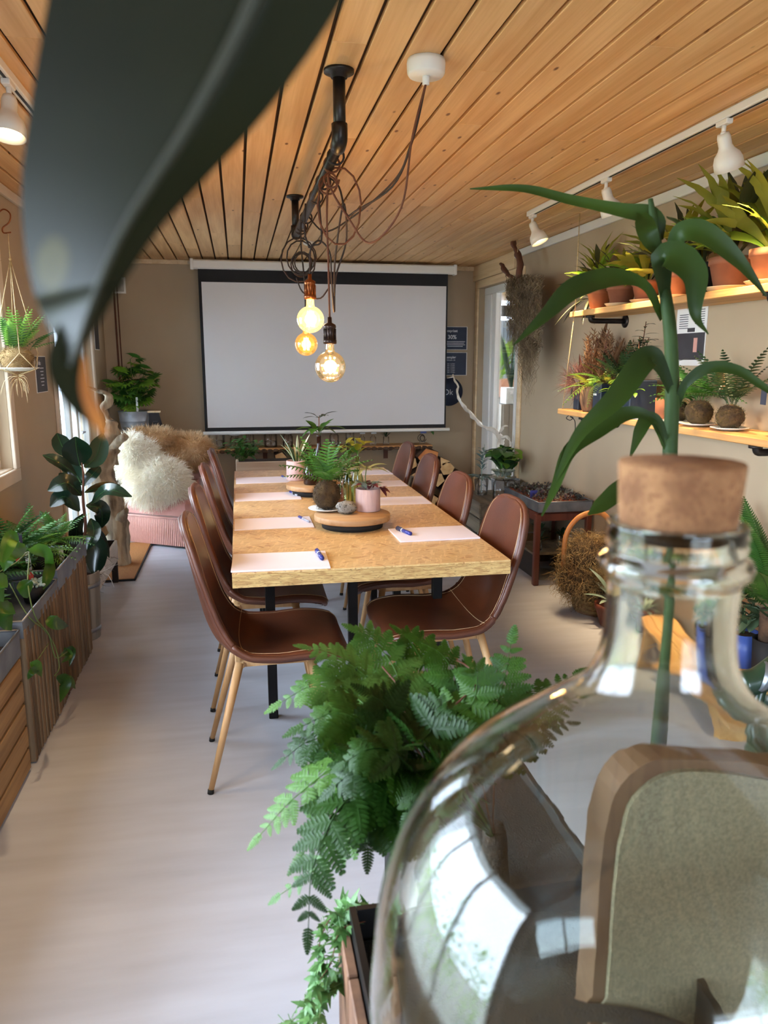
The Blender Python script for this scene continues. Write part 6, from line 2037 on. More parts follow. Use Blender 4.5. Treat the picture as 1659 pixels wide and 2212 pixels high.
def kokedama(label, y_, r, mes, n, sc, tagc=None, x_=2.33):
    c = LP(y_, x_)
    t_ = thing('kokedama', label, 'kokedama', c, group='moss ball plants on the lower shelf')
    q = MB(); q.lathe([(0, .002), (r * .7, .002), (r * 1.35, .013), (r * 1.37, .016), (r * .7, .007), (0, .007)], c, n=28); obj('plate', q, M_white, t_)
    cc = c + Vector((0, 0, r * .9 + .006))
    q = MB(); q.ball(cc, (r, r, r * .92), nu=20, nv=12, amp=.15, seed=int(y_ * 10)); obj('moss_ball', q, M_moss, t_)
    fuzz('moss_fibre', t_, [(tuple(cc), (r, r, r * .92))], 800, .018, .002, M_mossg, grav=-.1, curl=.7, seed=int(y_ * 10))
    rosette(t_, 'leaf' if n > 22 else 'frond', mes, cc + Vector((0, 0, r * .8)), n, 1.4, .2, sc * .8, sc * 1.2, r=.02, h=.03)
    return t_


kl = leafme('leaf', .07, .022, M_leafg, droop=.5, n=6, nv=2)
kokedama('moss ball with small-leafed green plant, nearest the terracotta pot', 3.77, .062, kl, 60, 1.25)
kokedama('largest moss ball with a bushy fern and a brown card tag', 3.57, .070, frondme('frond', .19, .08, M_fern, pairs=12, droop=.7, leafw=.2), 34, 1.1)
kokedama('moss ball with an upright sprig at the right edge of the picture', 3.31, .065, frondme('frond', .22, .06, M_leafdk, pairs=15, droop=.3, leafw=.2), 18, 1.3)
p = P(1562, 825, X=2.28)
tg = thing('card_tag', 'brown card tag leaning in the fern of the largest moss ball', 'tag', p)
q = MB(); q.box(p, (.003, .055, .075), rz=-.4, rx=-.5); obj('card', q, mat('kraft_card', (176, 134, 96), rough=.7), tg)
q = MB(); q.box(p + Vector((-.002, .018, -.034)), (.004, .055, .012), rz=-.4, rx=-.5); obj('strip', q, M_cream, tg)
p = P(1650, 852, X=2.27)
q = MB(); q.box(p, (.003, .06, .09), rz=-.3); tg = tag(obj('navy_tag', q, M_navy), 'navy card tag over the moss ball at the right edge of the picture', 'tag')

# ================================================================== HANGING SPANISH MOSS AT THE DOOR
hm = thing('spanish_moss_hanging', 'grey-brown spanish moss hanging from a forked branch by the right glass door', 'hanging plant', P(1120, 560, X=2.28))
def HM(x, y, X=2.28): return P(x, y, X=X)
obj('fork_branch', gnarl([HM(1125, 640), HM(1122, 570), HM(1112, 530), HM(1106, 500)], [.03, .028, .024, .012], 31, n=24, sides=8), M_stemb, hm)
obj('fork_branch', gnarl([HM(1122, 640), HM(1108, 605), HM(1092, 585), HM(1082, 568)], [.026, .022, .018, .010], 33, n=20, sides=8), M_stemb, hm)
tp = HM(1118, 545); q = MB(); q.tube([(tp.x, tp.y, ZC), tp], .0025, n=5); obj('hanging_string', q, M_rope, hm)
rs = np.random.RandomState(5)
def mossline(n, xr, yt, yb, X=2.28, wid=.5, seed=0):
    A = []
    for i in range(n):
        px = rs.uniform(*xr); top = HM(px, rs.uniform(*yt), X + rs.uniform(-.09, .09))
        L_ = rs.uniform(.35, 1.0)
        k = 16; zb = HM(px, rs.uniform(*yb), X).z
        cen = HM((xr[0] + xr[1]) / 2, 600, X)
        pts = []
        w1 = rs.uniform(0, 6, 4)
        for j in range(k):
            t = j / (k - 1)
            f = 1 - wid * t
            pts.append([cen.x + (top.x - cen.x) * f + .022 * sin(t * 9 + w1[0]) + .010 * sin(t * 31 + w1[1]), cen.y + (top.y - cen.y) * f + .03 * cos(t * 8 + w1[2]) + .014 * cos(t * 29 + w1[3]), top.z + (zb - top.z) * t * L_])
        A.append(pts)
    return np.array(A)
A = mossline(900, (1098, 1168), (592, 625), (690, 790), wid=.15)
B = mossline(520, (1122, 1168), (640, 740), (780, 885), wid=.45)
C_ = mossline(220, (1100, 1135), (600, 700), (740, 830), wid=.3)
off = np.array(hm.location)
for nm_, arr_ in (('moss_strands', np.concatenate([A, C_])), ('moss_strands', B)):
    me = strands(nm_, arr_ - off, .0045, M_spanish, taper=True)
    o = bpy.data.objects.new(nm_, me); COL.objects.link(o); o.parent = hm; o['kind'] = 'stuff'
q = MB(); q.ball(HM(1134, 645), (.04, .08, .11), nu=14, nv=10, amp=.5, seed=2); q.ball(HM(1138, 705), (.035, .05, .11), nu=14, nv=10, amp=.5, seed=5); obj('moss_core', q, mat('moss_core', (84, 72, 56), (62, 52, 40), rough=.95, scale=20, bump=1), hm)

# ================================================================== CRATES, JARS, SIDE TABLE (right, far)
M_crate = wood('crate_grey', (128, 116, 96), (90, 80, 64), rough=.8, axis=1, jitter=.15, bump=.4)
M_mahog = wood('mahogany', (118, 58, 38), (84, 38, 26), rough=.4, axis=2, jitter=.05, coat=.2)


def crate(label, x0, x1, y0, y1, z0, z1, open_top=True, nm='slatted_crate'):
    t_ = thing(nm, label, 'crate', ((x0 + x1) / 2, (y0 + y1) / 2, z0))
    n_ = max(2, int(round((z1 - z0) / .115))); hh = (z1 - z0) / n_
    for k_ in range(n_):
        zc = z0 + hh * (k_ + .5)
        for (cx, cyy, sx, sy) in ((x0 + .007, (y0 + y1) / 2, .014, y1 - y0), (x1 - .007, (y0 + y1) / 2, .014, y1 - y0), ((x0 + x1) / 2, y0 + .007, x1 - x0 - .03, .014), ((x0 + x1) / 2, y1 - .007, x1 - x0 - .03, .014)):
            q = MB(); q.box((cx, cyy, zc), (sx, sy, hh - .012), bev=.002); obj('slat', q, M_crate, t_)
    for (px, py) in ((x0 + .03, y0 + .03), (x1 - .03, y0 + .03), (x0 + .03, y1 - .03), (x1 - .03, y1 - .03)):
        q = MB(); q.box((px, py, (z0 + z1) / 2), (.03, .03, z1 - z0 - .004)); obj('corner_post', q, M_crate, t_)
    if not open_top:
        m_ = int(round((x1 - x0) / .11)); ww = (x1 - x0) / m_
        for k_ in range(m_):
            q = MB(); q.box((x0 + ww * (k_ + .5), (y0 + y1) / 2, z1 - .001), (ww - .008, y1 - y0, .014), bev=.002); obj('top_slat', q, M_crate, t_)
    return t_


crate('grey slatted wooden crate by the right glass door with glass jars on top', 1.83, 2.44, 5.62, 6.2, 0, .50, open_top=False)
CZ = .508
pj = [(1042, 1068, .042, .17, 'square clear bottle with water at the left corner of the grey crate', 0), (1078, 1098, .055, .17, 'round clear jar of water topped with a dish of grey succulents', 1), (1102, 1092, .045, .16, 'clear jar at the right corner of the grey crate, under the round dish', 0)]
for (px_, py_, r_, h_, lb, dsh) in pj:
    c = P(px_, py_, Z=CZ); c.y = max(5.72, min(c.y, 6.12)); c.x = P(px_, py_, Y=c.y).x; c.z = CZ
    t_ = jar('glass_jar', lb, c, r_, h_, neck=.7, group='glass jars on the grey crate', water=.45)
    if dsh:
        q = MB(); q.lathe([(0, 0), (.05, 0), (.11, .012), (.112, .016), (.05, .005), (0, .005)], c + Vector((.02, 0, h_ + .001)), n=28); obj('dish', q, M_glass, t_)
        rosette(t_, 'leaf', leafme('leaf', .05, .02, M_silver, droop=.1, fold=.5, n=6, nv=2), c + Vector((.02, 0, h_ + .012)), 60, 1.3, .1, .7, 1.2, r=.05, h=.05)
c = Vector((P(1040, 1040, Y=5.98).x, 5.98, CZ))
t_ = thing('blue_green_succulent', 'tall blue-grey succulent stem in a glass by the right door frame', 'succulent', c)
q = MB(); q.lathe([(0, .002), (.05, .002), (.06, .13), (.057, .13)], c, n=20); obj('glass', q, M_glass, t_)
q = MB(); q.tube([c + Vector((0, 0, .02)), c + Vector((0, 0, .20)), c + Vector((.02, 0, .42))], [.006, .003], n=5); obj('stem', q, M_silver, t_)
sl = leafme('leaf', .10, .035, mat('blue_succulent', (86, 108, 104), (112, 134, 126), rough=.5, scale=8, jitter=.15), droop=.3, fold=.4, n=7)
rosette(t_, 'leaf', sl, c + Vector((0, 0, .13)), 12, .6, -.1, .9, 1.2, r=.02, h=.03)
rosette(t_, 'leaf', sl, c + Vector((.004, 0, .20)), 26, .9, .5, .45, .7, r=.006, h=.18)
# leafy green plant behind
c = Vector((2.33, 6.42, 0))
t_ = thing('broad_leaf_plant', 'lush broad-leafed bright green plant by the right wall, above the tray of seedlings', 'plant', c)
q = MB(); pot(q, c, .13, .56, .8); obj('pot', q, M_galv, t_)
obj('soil', soil(c + Vector((0, 0, .54)), .13), M_soil, t_)
bl_ = [leafme('leaf', .17, .13, M_leafg, droop=.4, fold=.15, n=9, pet=.05, nv=6), leafme('leaf', .15, .12, M_leaflt, droop=.5, fold=.15, n=9, pet=.05, nv=6), leafme('leaf', .16, .12, M_leafdk, droop=.4, fold=.15, n=9, pet=.05, nv=6)]
rosette(t_, 'leaf', [bl_[0], bl_[0], bl_[2], bl_[1]], c + Vector((0, 0, .56)), 34, 1.3, -.1, .75, 1.15, r=.03, h=.30)

# side table
TT = .54
ax, ay, bx_, by_ = 2.07, 5.02, 2.46, 5.66
mt = thing('side_table', 'small dark red-brown wooden table by the right wall, holding the zinc tray', 'table', (2.27, 5.34, 0))
for (p_, q_) in (((ax, ay), (bx_, ay)), ((ax, by_), (bx_, by_)), ((ax, ay), (ax, by_)), ((bx_, ay), (bx_, by_))):
    q = MB(); q.box(((p_[0] + q_[0]) / 2, (p_[1] + q_[1]) / 2, TT - .035), (abs(q_[0] - p_[0]) + .03, abs(q_[1] - p_[1]) + .03, .07) if False else (max(.03, abs(q_[0] - p_[0])), max(.03, abs(q_[1] - p_[1])), .055)); obj('apron', q, M_mahog, mt)
q = MB(); q.box(((ax + bx_) / 2, (ay + by_) / 2, TT - .006), (bx_ - ax + .03, by_ - ay + .03, .012)); obj('tabletop', q, M_mahog, mt)
for (x_, y_) in ((ax, ay), (bx_, ay), (ax, by_), (bx_, by_)):
    q = MB(); q.box((x_, y_, (TT - .012) / 2), (.042, .042, TT - .012), bev=.006); obj('leg', q, M_mahog, mt)
tt = tray('zinc tray of small dark seedling pots on the red-brown side table', 2.06, 2.47, 4.99, 5.70, TT + .001, .075)
sdl = [MB(), MB(), MB()]
for k_ in range(3): foliage(sdl[k_], (0, 0, .02), (.045, .045, .022), 60, .022, .014, seed=20 + k_)
sdm = [mesh(sdl[0], 'rosette', mat('dark_succulent', (84, 78, 76), (60, 70, 58), rough=.6, scale=30)), mesh(sdl[1], 'rosette', mat('grey_succulent', (124, 128, 112), (92, 84, 84), rough=.6, scale=30)), mesh(sdl[2], 'rosette', mat('purple_succulent', (92, 66, 74), (74, 82, 64), rough=.6, scale=30))]
pm_ = MB(); pot(pm_, (0, 0, 0), .042, .075, .8, n=12); pme_ = mesh(pm_, 'pot', mat('seed_pot', (128, 62, 42), (110, 50, 36), rough=.7))
so_ = soil((0, 0, .058), .036); some = mesh(so_, 'soil', M_soil)
rowl = ['front', 'second', 'third', 'fourth', 'fifth', 'sixth', 'back']; coll = ['nearest the table', 'left of centre', 'right of centre', 'against the wall']
for i in range(4):
    for j in range(7):
        c = Vector((2.115 + i * .094, 5.045 + j * .096, TT + .005))
        r_ = thing('seedling_pot', 'small brown pot of dark succulents in the zinc tray, %s row, %s' % (rowl[j], coll[i]), 'succulent', c, group='succulent pots in the zinc tray')
        for nm_, me_ in (('pot', pme_), ('soil', some), ('rosette', sdm[(i + j * 2) % 3])):
            o = bpy.data.objects.new(nm_, me_); COL.objects.link(o); o.parent = r_
            if nm_ == 'rosette': o.location = (0, 0, .062); o.rotation_euler = (0, 0, rnd.uniform(0, 6)); o['kind'] = 'stuff'
p = P(1153, 1068, Y=5.2); q = MB(); q.box(p, (.055, .003, .06)); tag(obj('blue_label', q, mat('blue_label', (52, 56, 130), rough=.5)), 'blue plant label in the zinc tray of seedlings', 'label')
p = P(1118, 1055, Y=5.62); q = MB(); q.box(p, (.03, .003, .08)); tag(obj('grey_label', q, M_charcoal), 'dark grey plant label at the back of the zinc tray', 'label')
# crate below the table with small glasses and plants
crate('dark slatted crate on the floor under the red-brown side table', 1.90, 2.44, 5.72, 6.18, .0, .0 + .01) if False else None
c2 = thing('low_bench', 'low dark plank bench under the side table with small glass vases', 'bench', (2.2, 5.36, 0))
for k_ in range(3):
    q = MB(); q.box((2.27, 5.2 + k_ * .13, .20), (.34, .12, .02), bev=.003); obj('plank', q, M_crate, c2)
for x_ in (2.14, 2.40):
    q = MB(); q.box((x_, 5.33, .095), (.03, .36, .19)); obj('support', q, M_slatdk, c2)
for (x_, y_, h_, lb) in ((2.17, 5.22, .09, 'small clear glass vase with a leaf sprig, nearer on the low bench'), (2.24, 5.40, .11, 'small clear glass vase with a leaf sprig, farther on the low bench'), (2.38, 5.28, .10, 'small clear glass vase with a leaf sprig by the wall on the low bench')):
    c = Vector((x_, y_, .211)); t_ = jar('glass_vase', lb, c, .028, h_, neck=.6, group='small vases on the low bench', water=.5)
    rosette(t_, 'leaf', leafme('leaf', .08, .03, M_leafdk, droop=.3, n=6, nv=2), c + Vector((0, 0, h_ - .02)), 8, 1.3, .3, .8, 1.2, r=.004)
wbp = P(1195, 1160, Y=5.5)
q = MB(); q.box((2.36, 5.75, .22), (.20, .10, .44), bev=.006); tag(obj('white_canister', q, M_paperw), 'pale white container standing behind the side table legs', 'container')

# moss bundle in a basket with hoop handle
bk = P(1270, 1260, Y=4.45); bk = Vector((2.27, 4.42, 0))
t_ = thing('moss_basket', 'wicker basket with a hooped handle overflowing with brown dried moss', 'basket', bk)
q = MB(); q.lathe([(0, .0), (.16, 0), (.20, .22), (.19, .22), (.15, .01), (0, .01)], bk, n=28); obj('basket', q, M_dry, t_)
for k_ in range(7):
    q = MB(); rr_ = .163 + .0055 * k_; q.lathe([(rr_, .015 + .03 * k_), (rr_ + .008, .025 + .03 * k_), (rr_ + .002, .038 + .03 * k_)], bk, n=28); obj('weave_band', q, M_straw, t_)
hp = [P(1217, 1230, Y=4.42), P(1222, 1160, Y=4.42), P(1245, 1122, Y=4.42), P(1275, 1108, Y=4.42), P(1305, 1112, Y=4.42), P(1330, 1150, Y=4.42), P(1340, 1220, Y=4.42)]
q = MB(); q.tube(bez(hp, 40), .011, n=8, flat=1.6); obj('hoop_handle', q, wood('hoop_wood', (190, 126, 64), (160, 98, 48), rough=.5, axis=2), t_)
blobs = [(tuple(P(1262, 1200, Y=4.40)), (.12, .13, .13)), (tuple(P(1250, 1250, Y=4.38)), (.13, .14, .13)), (tuple(P(1285, 1270, Y=4.36)), (.13, .14, .12)), (tuple(P(1300, 1200, Y=4.42)), (.12, .12, .12))]
q = MB()
for c_, r_ in blobs: q.ball(c_, tuple(v * .93 for v in r_), nu=16, nv=12, amp=.25, seed=3)
obj('moss_core', q, M_moss, t_)
fuzz('moss_strands', t_, blobs, 5200, .12, .0032, M_straw, grav=-.35, curl=.75, k=7, seed=14)
# brown terracotta pot + plank near the basket
c = Vector((2.24, 4.12, 0))
t_ = thing('terracotta_bowl', 'dark red terracotta bowl on the floor in front of the moss basket', 'pot', c)
q = MB(); pot(q, c, .13, .14, .75, rim=.03); obj('bowl', q, mat('dark_terra', (112, 52, 34), (92, 42, 28), rough=.6), t_)
rosette(t_, 'leaf', leafme('leaf', .22, .05, M_silver, droop=.4, n=8), c + Vector((0, 0, .14)), 16, 1.3, .3, .8, 1.3, r=.03)

# floor group at the right edge: bench, blue pot, sago palm, pale pot, mirror ball
bn = thing('low_wood_bench', 'low wooden plank on the floor at the right edge under the blue pot', 'bench', (2.3, 3.3, 0))
for k_ in range(3):
    q = MB(); q.box((2.14 + k_ * .115, 3.33, .13), (.108, 1.15, .024), bev=.003); obj('plank', q, M_shelfw, bn)
for y_ in (2.85, 3.8):
    q = MB(); q.box((2.255, y_, .06), (.32, .05, .118)); obj('support', q, M_shelfw, bn)
BZ = .143
c = P(1612, 1432, Z=BZ); c.x -= .03
t_ = thing('blue_pot_plant', 'bright blue cylindrical pot with dark ivy-like foliage beside the big bottle neck', 'plant', c)
q = MB(); pot(q, c, .075, .165, .96); obj('pot', q, mat('blue_glaze', (72, 96, 168), (62, 84, 150), rough=.4), t_)
obj('soil', soil(c + Vector((0, 0, .147)), .065), M_moss, t_)
iv = leafme('leaf', .065, .05, mat('ivy_leaf', (58, 78, 52), (82, 100, 72), rough=.5, scale=9, jitter=.2, trans=.1), droop=.4, n=7, pet=.02)
for k_ in range(70):
    d = Vector((rnd.gauss(0, 1), rnd.gauss(0, 1), rnd.gauss(0, .8))).normalized() * rnd.uniform(.5, 1)
    inst(t_, 'leaf', iv, orient(c + Vector((d.x * .12, d.y * .12, .30 + d.z * .12)), rnd.uniform(0, 6.28), rnd.uniform(-.6, .5), 0, rnd.uniform(.7, 1.3)))
q = MB()
for k_ in range(9): q.tube([c + Vector((0, 0, .15)), c + Vector((rnd.uniform(-.1, .1), rnd.uniform(-.1, .1), rnd.uniform(.22, .4)))], .0025, n=4)
obj('stems', q, M_stem, t_, kind='stuff')
c = Vector((2.40, 2.98, 0.143))
t_ = thing('sago_palm', 'sago palm with stiff feathery fronds at the right edge of the picture', 'palm', c)
q = MB(); pot(q, c, .07, .18, .85); obj('pot', q, M_blackm, t_)
q = MB(); q.tube([c + Vector((0, 0, .17)), c + Vector((0, 0, .32))], [.045, .05], n=12); obj('trunk', q, M_bark, t_)
sgf = frondme('frond', .55, .20, M_leafg, pairs=40, droop=.25, leafw=.30)
for az, el in ((2.5, 1.1), (3.4, 1.2), (1.7, 1.25), (4.2, 1.0), (5.2, 1.2), (.3, 1.35), (2.9, .7), (3.9, .7)):
    inst(t_, 'frond', sgf, orient(c + Vector((0, 0, .31)), az, el, 0, 1.0))
c = P(1668, 1400, Z=BZ)
t_ = thing('pale_pink_pot', 'pale pink ridged pot cut by the right edge of the picture', 'pot', c)
q = MB(); pot(q, c, .07, .15, .8, rim=.04); obj('pot', q, M_pinkpot, t_); obj('soil', soil(c + Vector((0, 0, .13)), .06), M_soil, t_)
c = P(1580, 1368, Z=.20)
t_ = thing('mirror_ball', 'small shiny grey glass ball ornament behind the bottle neck', 'ornament', c)
q = MB(); q.ball(c + Vector((0, 0, 0)), .05, nu=24, nv=16); obj('ball', q, mat('mirror_glass', (120, 132, 122), rough=.08, metal=.9), t_)
q = MB(); q.cyl(c + Vector((0, 0, -.057)), c + Vector((0, 0, -.045)), .02); q.cyl(c + Vector((0, 0, .045)), c + Vector((0, 0, .07)), .008); obj('cap', q, M_galv, t_)
c = P(1655, 1418, Z=BZ)
q = MB(); q.lathe([(0, 0), (.03, 0), (.055, .012), (.05, .013), (.03, .004), (0, .004)], c + Vector((.0, -.14, 0)), n=24); tag(obj('saucer', q, M_white), 'small white saucer on the plank at the right edge', 'saucer')

# ================================================================== OUTSIDE THE RIGHT DOOR
M_corr = mat('corrugated_grey', (150, 158, 162), (128, 136, 142), rough=.5)
an = thing('shading_shed', 'grey corrugated wall and board roof outside the right door, with added walls dimming daylight', 'shed', (4.0, 9.0, 0))
q = MB(); q.grid(lambda u, v: Vector((2.68 + 2.4 * u, 11.2 + .016 * sin(u * 2.4 * 75), 2.2 * v)), 240, 2, smooth=False); obj('corrugated_wall', q, M_corr, an)
q = MB(); q.grid(lambda u, v: Vector((5.05 + .016 * sin(u * 4.8 * 75), 6.4 + 4.8 * u, 1.95 * v)), 380, 2, smooth=False); obj('corrugated_wall', q, M_corr, an)  # unseen side wall, added to dim the daylight, open strip above it
q = MB(); q.box((3.87, 6.35, 1.22), (2.36, .05, 2.44)); obj('added_shade_wall', q, M_cream, an)  # unseen end wall, added to keep sky light off the space outside
for k_ in range(24):
    q = MB(); q.box((3.88, 6.42 + k_ * .205, 2.50), (2.4, .19, .03)); obj('roof_board', q, M_pine, an)  # roof boards carried over the whole space to shade it
q = MB(); q.box((3.88, 11.1, 2.33), (2.4, .07, .16)); obj('roof_beam', q, M_blackm, an)
ct = thing('plank_pillar', 'tall grey pallet-wood plinth outside the right glass door', 'plinth', (3.15, 8.6, 0))
for k_ in range(3):
    q = MB(); q.box((3.055 + .078 * k_, 8.49, .555), (.072, .02, 1.10), bev=.003); obj('plank', q, M_grey, ct)
for k_ in range(3):
    q = MB(); q.box((3.01, 8.535 + .078 * k_, .555), (.02, .072, 1.10), bev=.003); obj('plank', q, M_grey, ct)
q = MB(); q.box((3.14, 8.61, .55), (.21, .21, 1.10)); obj('core', q, M_slatdk, ct)
c = Vector((3.15, 8.6, 1.107))
t_ = thing('white_planter', 'square white planter with a dark snake plant on the pallet-wood plinth outside', 'plant', c)
q = MB(); q.box(c + Vector((0, 0, .095)), (.19, .19, .19), bev=.005); obj('pot', q, mat('worn_white', (226, 226, 222), (196, 196, 190), rough=.7, scale=12), t_)
snk = leafme('leaf', .62, .055, M_leafdk, droop=.05, fold=.3, n=10, widths=(.6, .9, 1, .8, .1))
for az, el, s_ in ((2.4, 1.35, 1.0), (3.6, 1.25, 1.1), (1.0, 1.45, .9), (4.6, 1.4, .8), (0, 1.5, 1.0)): inst(t_, 'leaf', snk, orient(c + Vector((0, 0, .18)), az, el, .6, s_))
c = Vector((3.55, 10.1, 0))
t_ = thing('banana_plant', 'pale green banana plant in a terracotta trough outside the right glass door', 'plant', c)
q = MB(); q.box(c + Vector((0, 0, 1.24)), (.7, .5, .24), bev=.01); obj('trough', q, mat('brick_pink', (206, 150, 120), (188, 130, 102), rough=.8), t_)
q = MB(); q.box(c + Vector((0, 0, 1.085)), (.9, .6, .05)); obj('shelf_plank', q, M_grey, t_)
for (dx, dy) in ((-.4, -.25), (.4, -.25), (-.4, .25), (.4, .25)):
    q = MB(); q.box(c + Vector((dx, dy, .53)), (.05, .05, 1.06)); obj('leg', q, M_grey, t_)
bn_ = leafme('leaf', .80, .26, M_leaflt, droop=.7, fold=.15, n=14)
for az, el, s_ in ((2.2, 1.2, .9), (3.3, 1.3, 1.0), (4.2, 1.0, .8), (1.2, 1.3, .8), (3.6, .8, .8), (5.0, 1.2, .9)): inst(t_, 'leaf', bn_, orient(c + Vector((-.05, 0, 1.45)), az, el, 0, s_))
q = MB(); q.tube([c + Vector((-.05, 0, 1.3)), c + Vector((-.05, 0, 1.75))], [.05, .03], n=8); obj('stem', q, M_leaflt, t_)
rosette(t_, 'leaf', leafme('leaf', .5, .05, M_leaflt, droop=.5, n=9), c + Vector((-.15, -.1, 1.34)), 20, 1.4, .6, .8, 1.3, r=.1)
# hedge outside the left windows
hg = MB()
for k_ in range(7): foliage(hg, (-4.2, -1.0 + k_ * 1.5, .9), (.6, .9, .9), 260, .16, .10, seed=50 + k_)
tag(obj('hedge', hg, M_leaflt), 'pale green hedge outside the left windows', 'hedge', kind='stuff')

# ================================================================== FOREGROUND: COUNTER, DEMIJOHN, CORK
M_counter = wood('counter_wood', (150, 108, 70), (112, 76, 46), rough=.5, axis=0, knots=(70, 42, 24))
ctp = 1.055
bax, bay = .2405, .381
cn = thing('counter_table', 'brown wooden counter just below the picture carrying the big glass bottle', 'table', (.6, .1, 0))
for k_ in range(6):
    q = MB(); q.box((.58, -.33 + .142 * k_, ctp - .018), (1.16, .136, .034), bev=.003); obj('plank', q, M_counter, cn)
for (x_, y_) in ((.06, -.34), (1.10, -.34), (.06, .38), (1.10, .38)):
    q = MB(); q.box((x_, y_, (ctp - .036) / 2), (.06, .06, ctp - .036), bev=.004); obj('leg', q, M_counter, cn)


def zy(y): return CAM_H - .45 * math.tan(PITCH + math.atan((y - CYP) / FPX))


def rr_(px, y): return px * (.4414 + .195 * (CAM_H - zy(y))) / FPX


bt = thing('demijohn', 'huge clear glass demijohn bottle with threaded neck in the right foreground', 'bottle', (bax, bay, ctp))
sil = [(1300, 128), (1350, 131), (1400, 143), (1450, 176), (1500, 250), (1550, 322), (1600, 392), (1650, 450), (1700, 492), (1800, 545), (1900, 572), (2000, 576)]
outer = [(.0371, zy(1104)), (.0382, zy(1110)), (.0371, zy(1118)), (.0386, zy(1127)), (.0371, zy(1137)), (.0386, zy(1147)), (.0370, zy(1157)), (.0375, zy(1164)), (.0410, zy(1174)), (.0424, zy(1186)), (.0412, zy(1200)), (.0372, zy(1212)), (.0362, zy(1225)), (.0361, zy(1260))]
outer += [(rr_(px, y) * (.985 if px < 200 else .955), zy(y)) for y, px in sil]
zm = zy(2000)
outer += [(.1745, zm - .03), (.170, zm - .07), (.158, zm - .115), (.138, ctp + .024), (.115, ctp + .008), (.09, ctp + .001), (0, ctp + .004)]
# smooth the outer profile
prof = [(r, z) for r, z in outer]
sm = []
head = prof[:14]; body = [Vector((r, 0, z)) for r, z in prof[13:]]
sm = head + [(v.x, v.z) for v in bez(body, 70)[1:]]
sm[-1] = (0, sm[-1][1])
inner = []
for i, (r, z) in enumerate(sm[::-1]):
    if z > zy(1215): break
    t_ = .0038
    inner.append((max(0, r - t_), z + (t_ if r < .12 and z < ctp + .05 else 0)))
inner += [(.0335, zy(1200)), (.0335, zy(1150)), (.0338, zy(1108)), (.0350, zy(1102))]
q = MB(); q.lathe([(r, z - ctp) for r, z in sm + inner], (bax, bay, ctp), n=96, close=True)
q.f = [f[::-1] for f in q.f]
M_demi = glass_real('demijohn_glass', (.93, .97, .94), ior=1.48)
obj('bottle_glass', q, M_demi, bt)
M_cork = mat('cork', (158, 112, 72), (122, 80, 48), rough=.9, scale=60, spots=(120, 76, 46), spot_scale=260, spot_size=.35, bump=.35, bscale=160)
ck = MB(); czt, czb = zy(982), zy(1135)
ck.lathe([(0, 0), (.0305, 0), (.0312, .002), (.0338, czt - czb - .002), (.0330, czt - czb), (0, czt - czb + .0002)], (bax, bay, czb), n=64)
tag(obj('cork_stopper', ck, M_cork), 'wide tapered cork stopper in the mouth of the glass demijohn', 'cork')

# ================================================================== FOREGROUND FERN + CRATE
cr = thing('plant_crate', 'dark-lined wooden plant crate behind the glass demijohn', 'crate', (.42, 1.06, 0))
M_crw = wood('crate_side', (120, 84, 60), (84, 56, 40), rough=.7, axis=2)
x0, x1, y0, y1, zt_ = .130, .60, .58, 1.03, .765
for (cx, cyy, sx, sy) in ((x0, (y0 + y1) / 2, .016, y1 - y0), (x1, (y0 + y1) / 2, .016, y1 - y0)):
    for k_ in range(4):
        ww = (y1 - y0) / 4; q = MB(); q.box((cx, y0 + ww * (k_ + .5), zt_ / 2 - .01), (sx, ww - .004, zt_ - .02), bev=.002); obj('plank', q, M_crw, cr)
for (cyy) in (y0, y1):
    for k_ in range(5):
        ww = (x1 - x0 - .02) / 5; q = MB(); q.box((x0 + .01 + ww * (k_ + .5), cyy, zt_ / 2 - .01), (ww - .004, .016, zt_ - .02), bev=.002); obj('plank', q, M_crw, cr)
q = MB()
for (cx, cyy, sx, sy) in ((x0 + .014, (y0 + y1) / 2, .010, y1 - y0 - .018), (x1 - .014, (y0 + y1) / 2, .010, y1 - y0 - .018), ((x0 + x1) / 2, y0 + .014, x1 - x0 - .04, .010), ((x0 + x1) / 2, y1 - .014, x1 - x0 - .04, .010)): q.box((cx, cyy, zt_ - .12), (sx, sy, .26))
obj('metal_liner', q, M_black, cr)
q = MB(); q.box(((x0 + x1) / 2, (y0 + y1) / 2, zt_ - .05), (x1 - x0 - .05, y1 - y0 - .05, .02)); obj('soil', q, mat('black_soil', (16, 13, 12), (28, 24, 22), rough=.95, scale=90, bump=.8), cr)


bp_ = thing('black_planter', 'black square planter holding the big fern behind the plant crate', 'planter', (.46, 1.36, 0))
for (cx, cyy, sx, sy) in ((.325, 1.36, .014, .62), (.60, 1.36, .014, .62), (.4625, 1.055, .26, .014), (.4625, 1.665, .26, .014)):
    q = MB(); q.box((cx, cyy, .35), (sx, sy, .70), bev=.002); obj('side_panel', q, M_blackm, bp_)
q = MB(); q.box((.4625, 1.36, .665), (.26, .6, .02)); obj('soil', q, MATS['black_soil'], bp_)


def pinna(L, W, pairs, rr):
    """one lobed leaflet along +X"""
    mb = MB()
    mb.blade([(0, 0, 0), (L * .5, 0, -.01 * L), (L * .9, 0, -.08 * L)], [W * .10, W * .16, W * .05], n=5, nv=2)
    for i in range(pairs):
        t = (i + .3) / pairs; x = L * (.02 + .93 * t)
        l = W / 2 * (1 - t ** 1.7) ** .75 * (.75 + .25 * min(1, t * 5)) + W * .03
        wd = L / pairs * .80
        for s in (-1, 1):
            c = Vector((x, 0, -.08 * L * t * t)); d = Vector((.42, s * .9, rr.uniform(-.22, .02))).normalized()
            mb.blade([c, c + d * l * .55 + Vector((0, 0, .04 * l)), c + d * l], [wd * .75, wd * 1.05, wd * .9, wd * .35], up=(0, 0, 1), fold=.2, n=4, nv=2)
    return mb


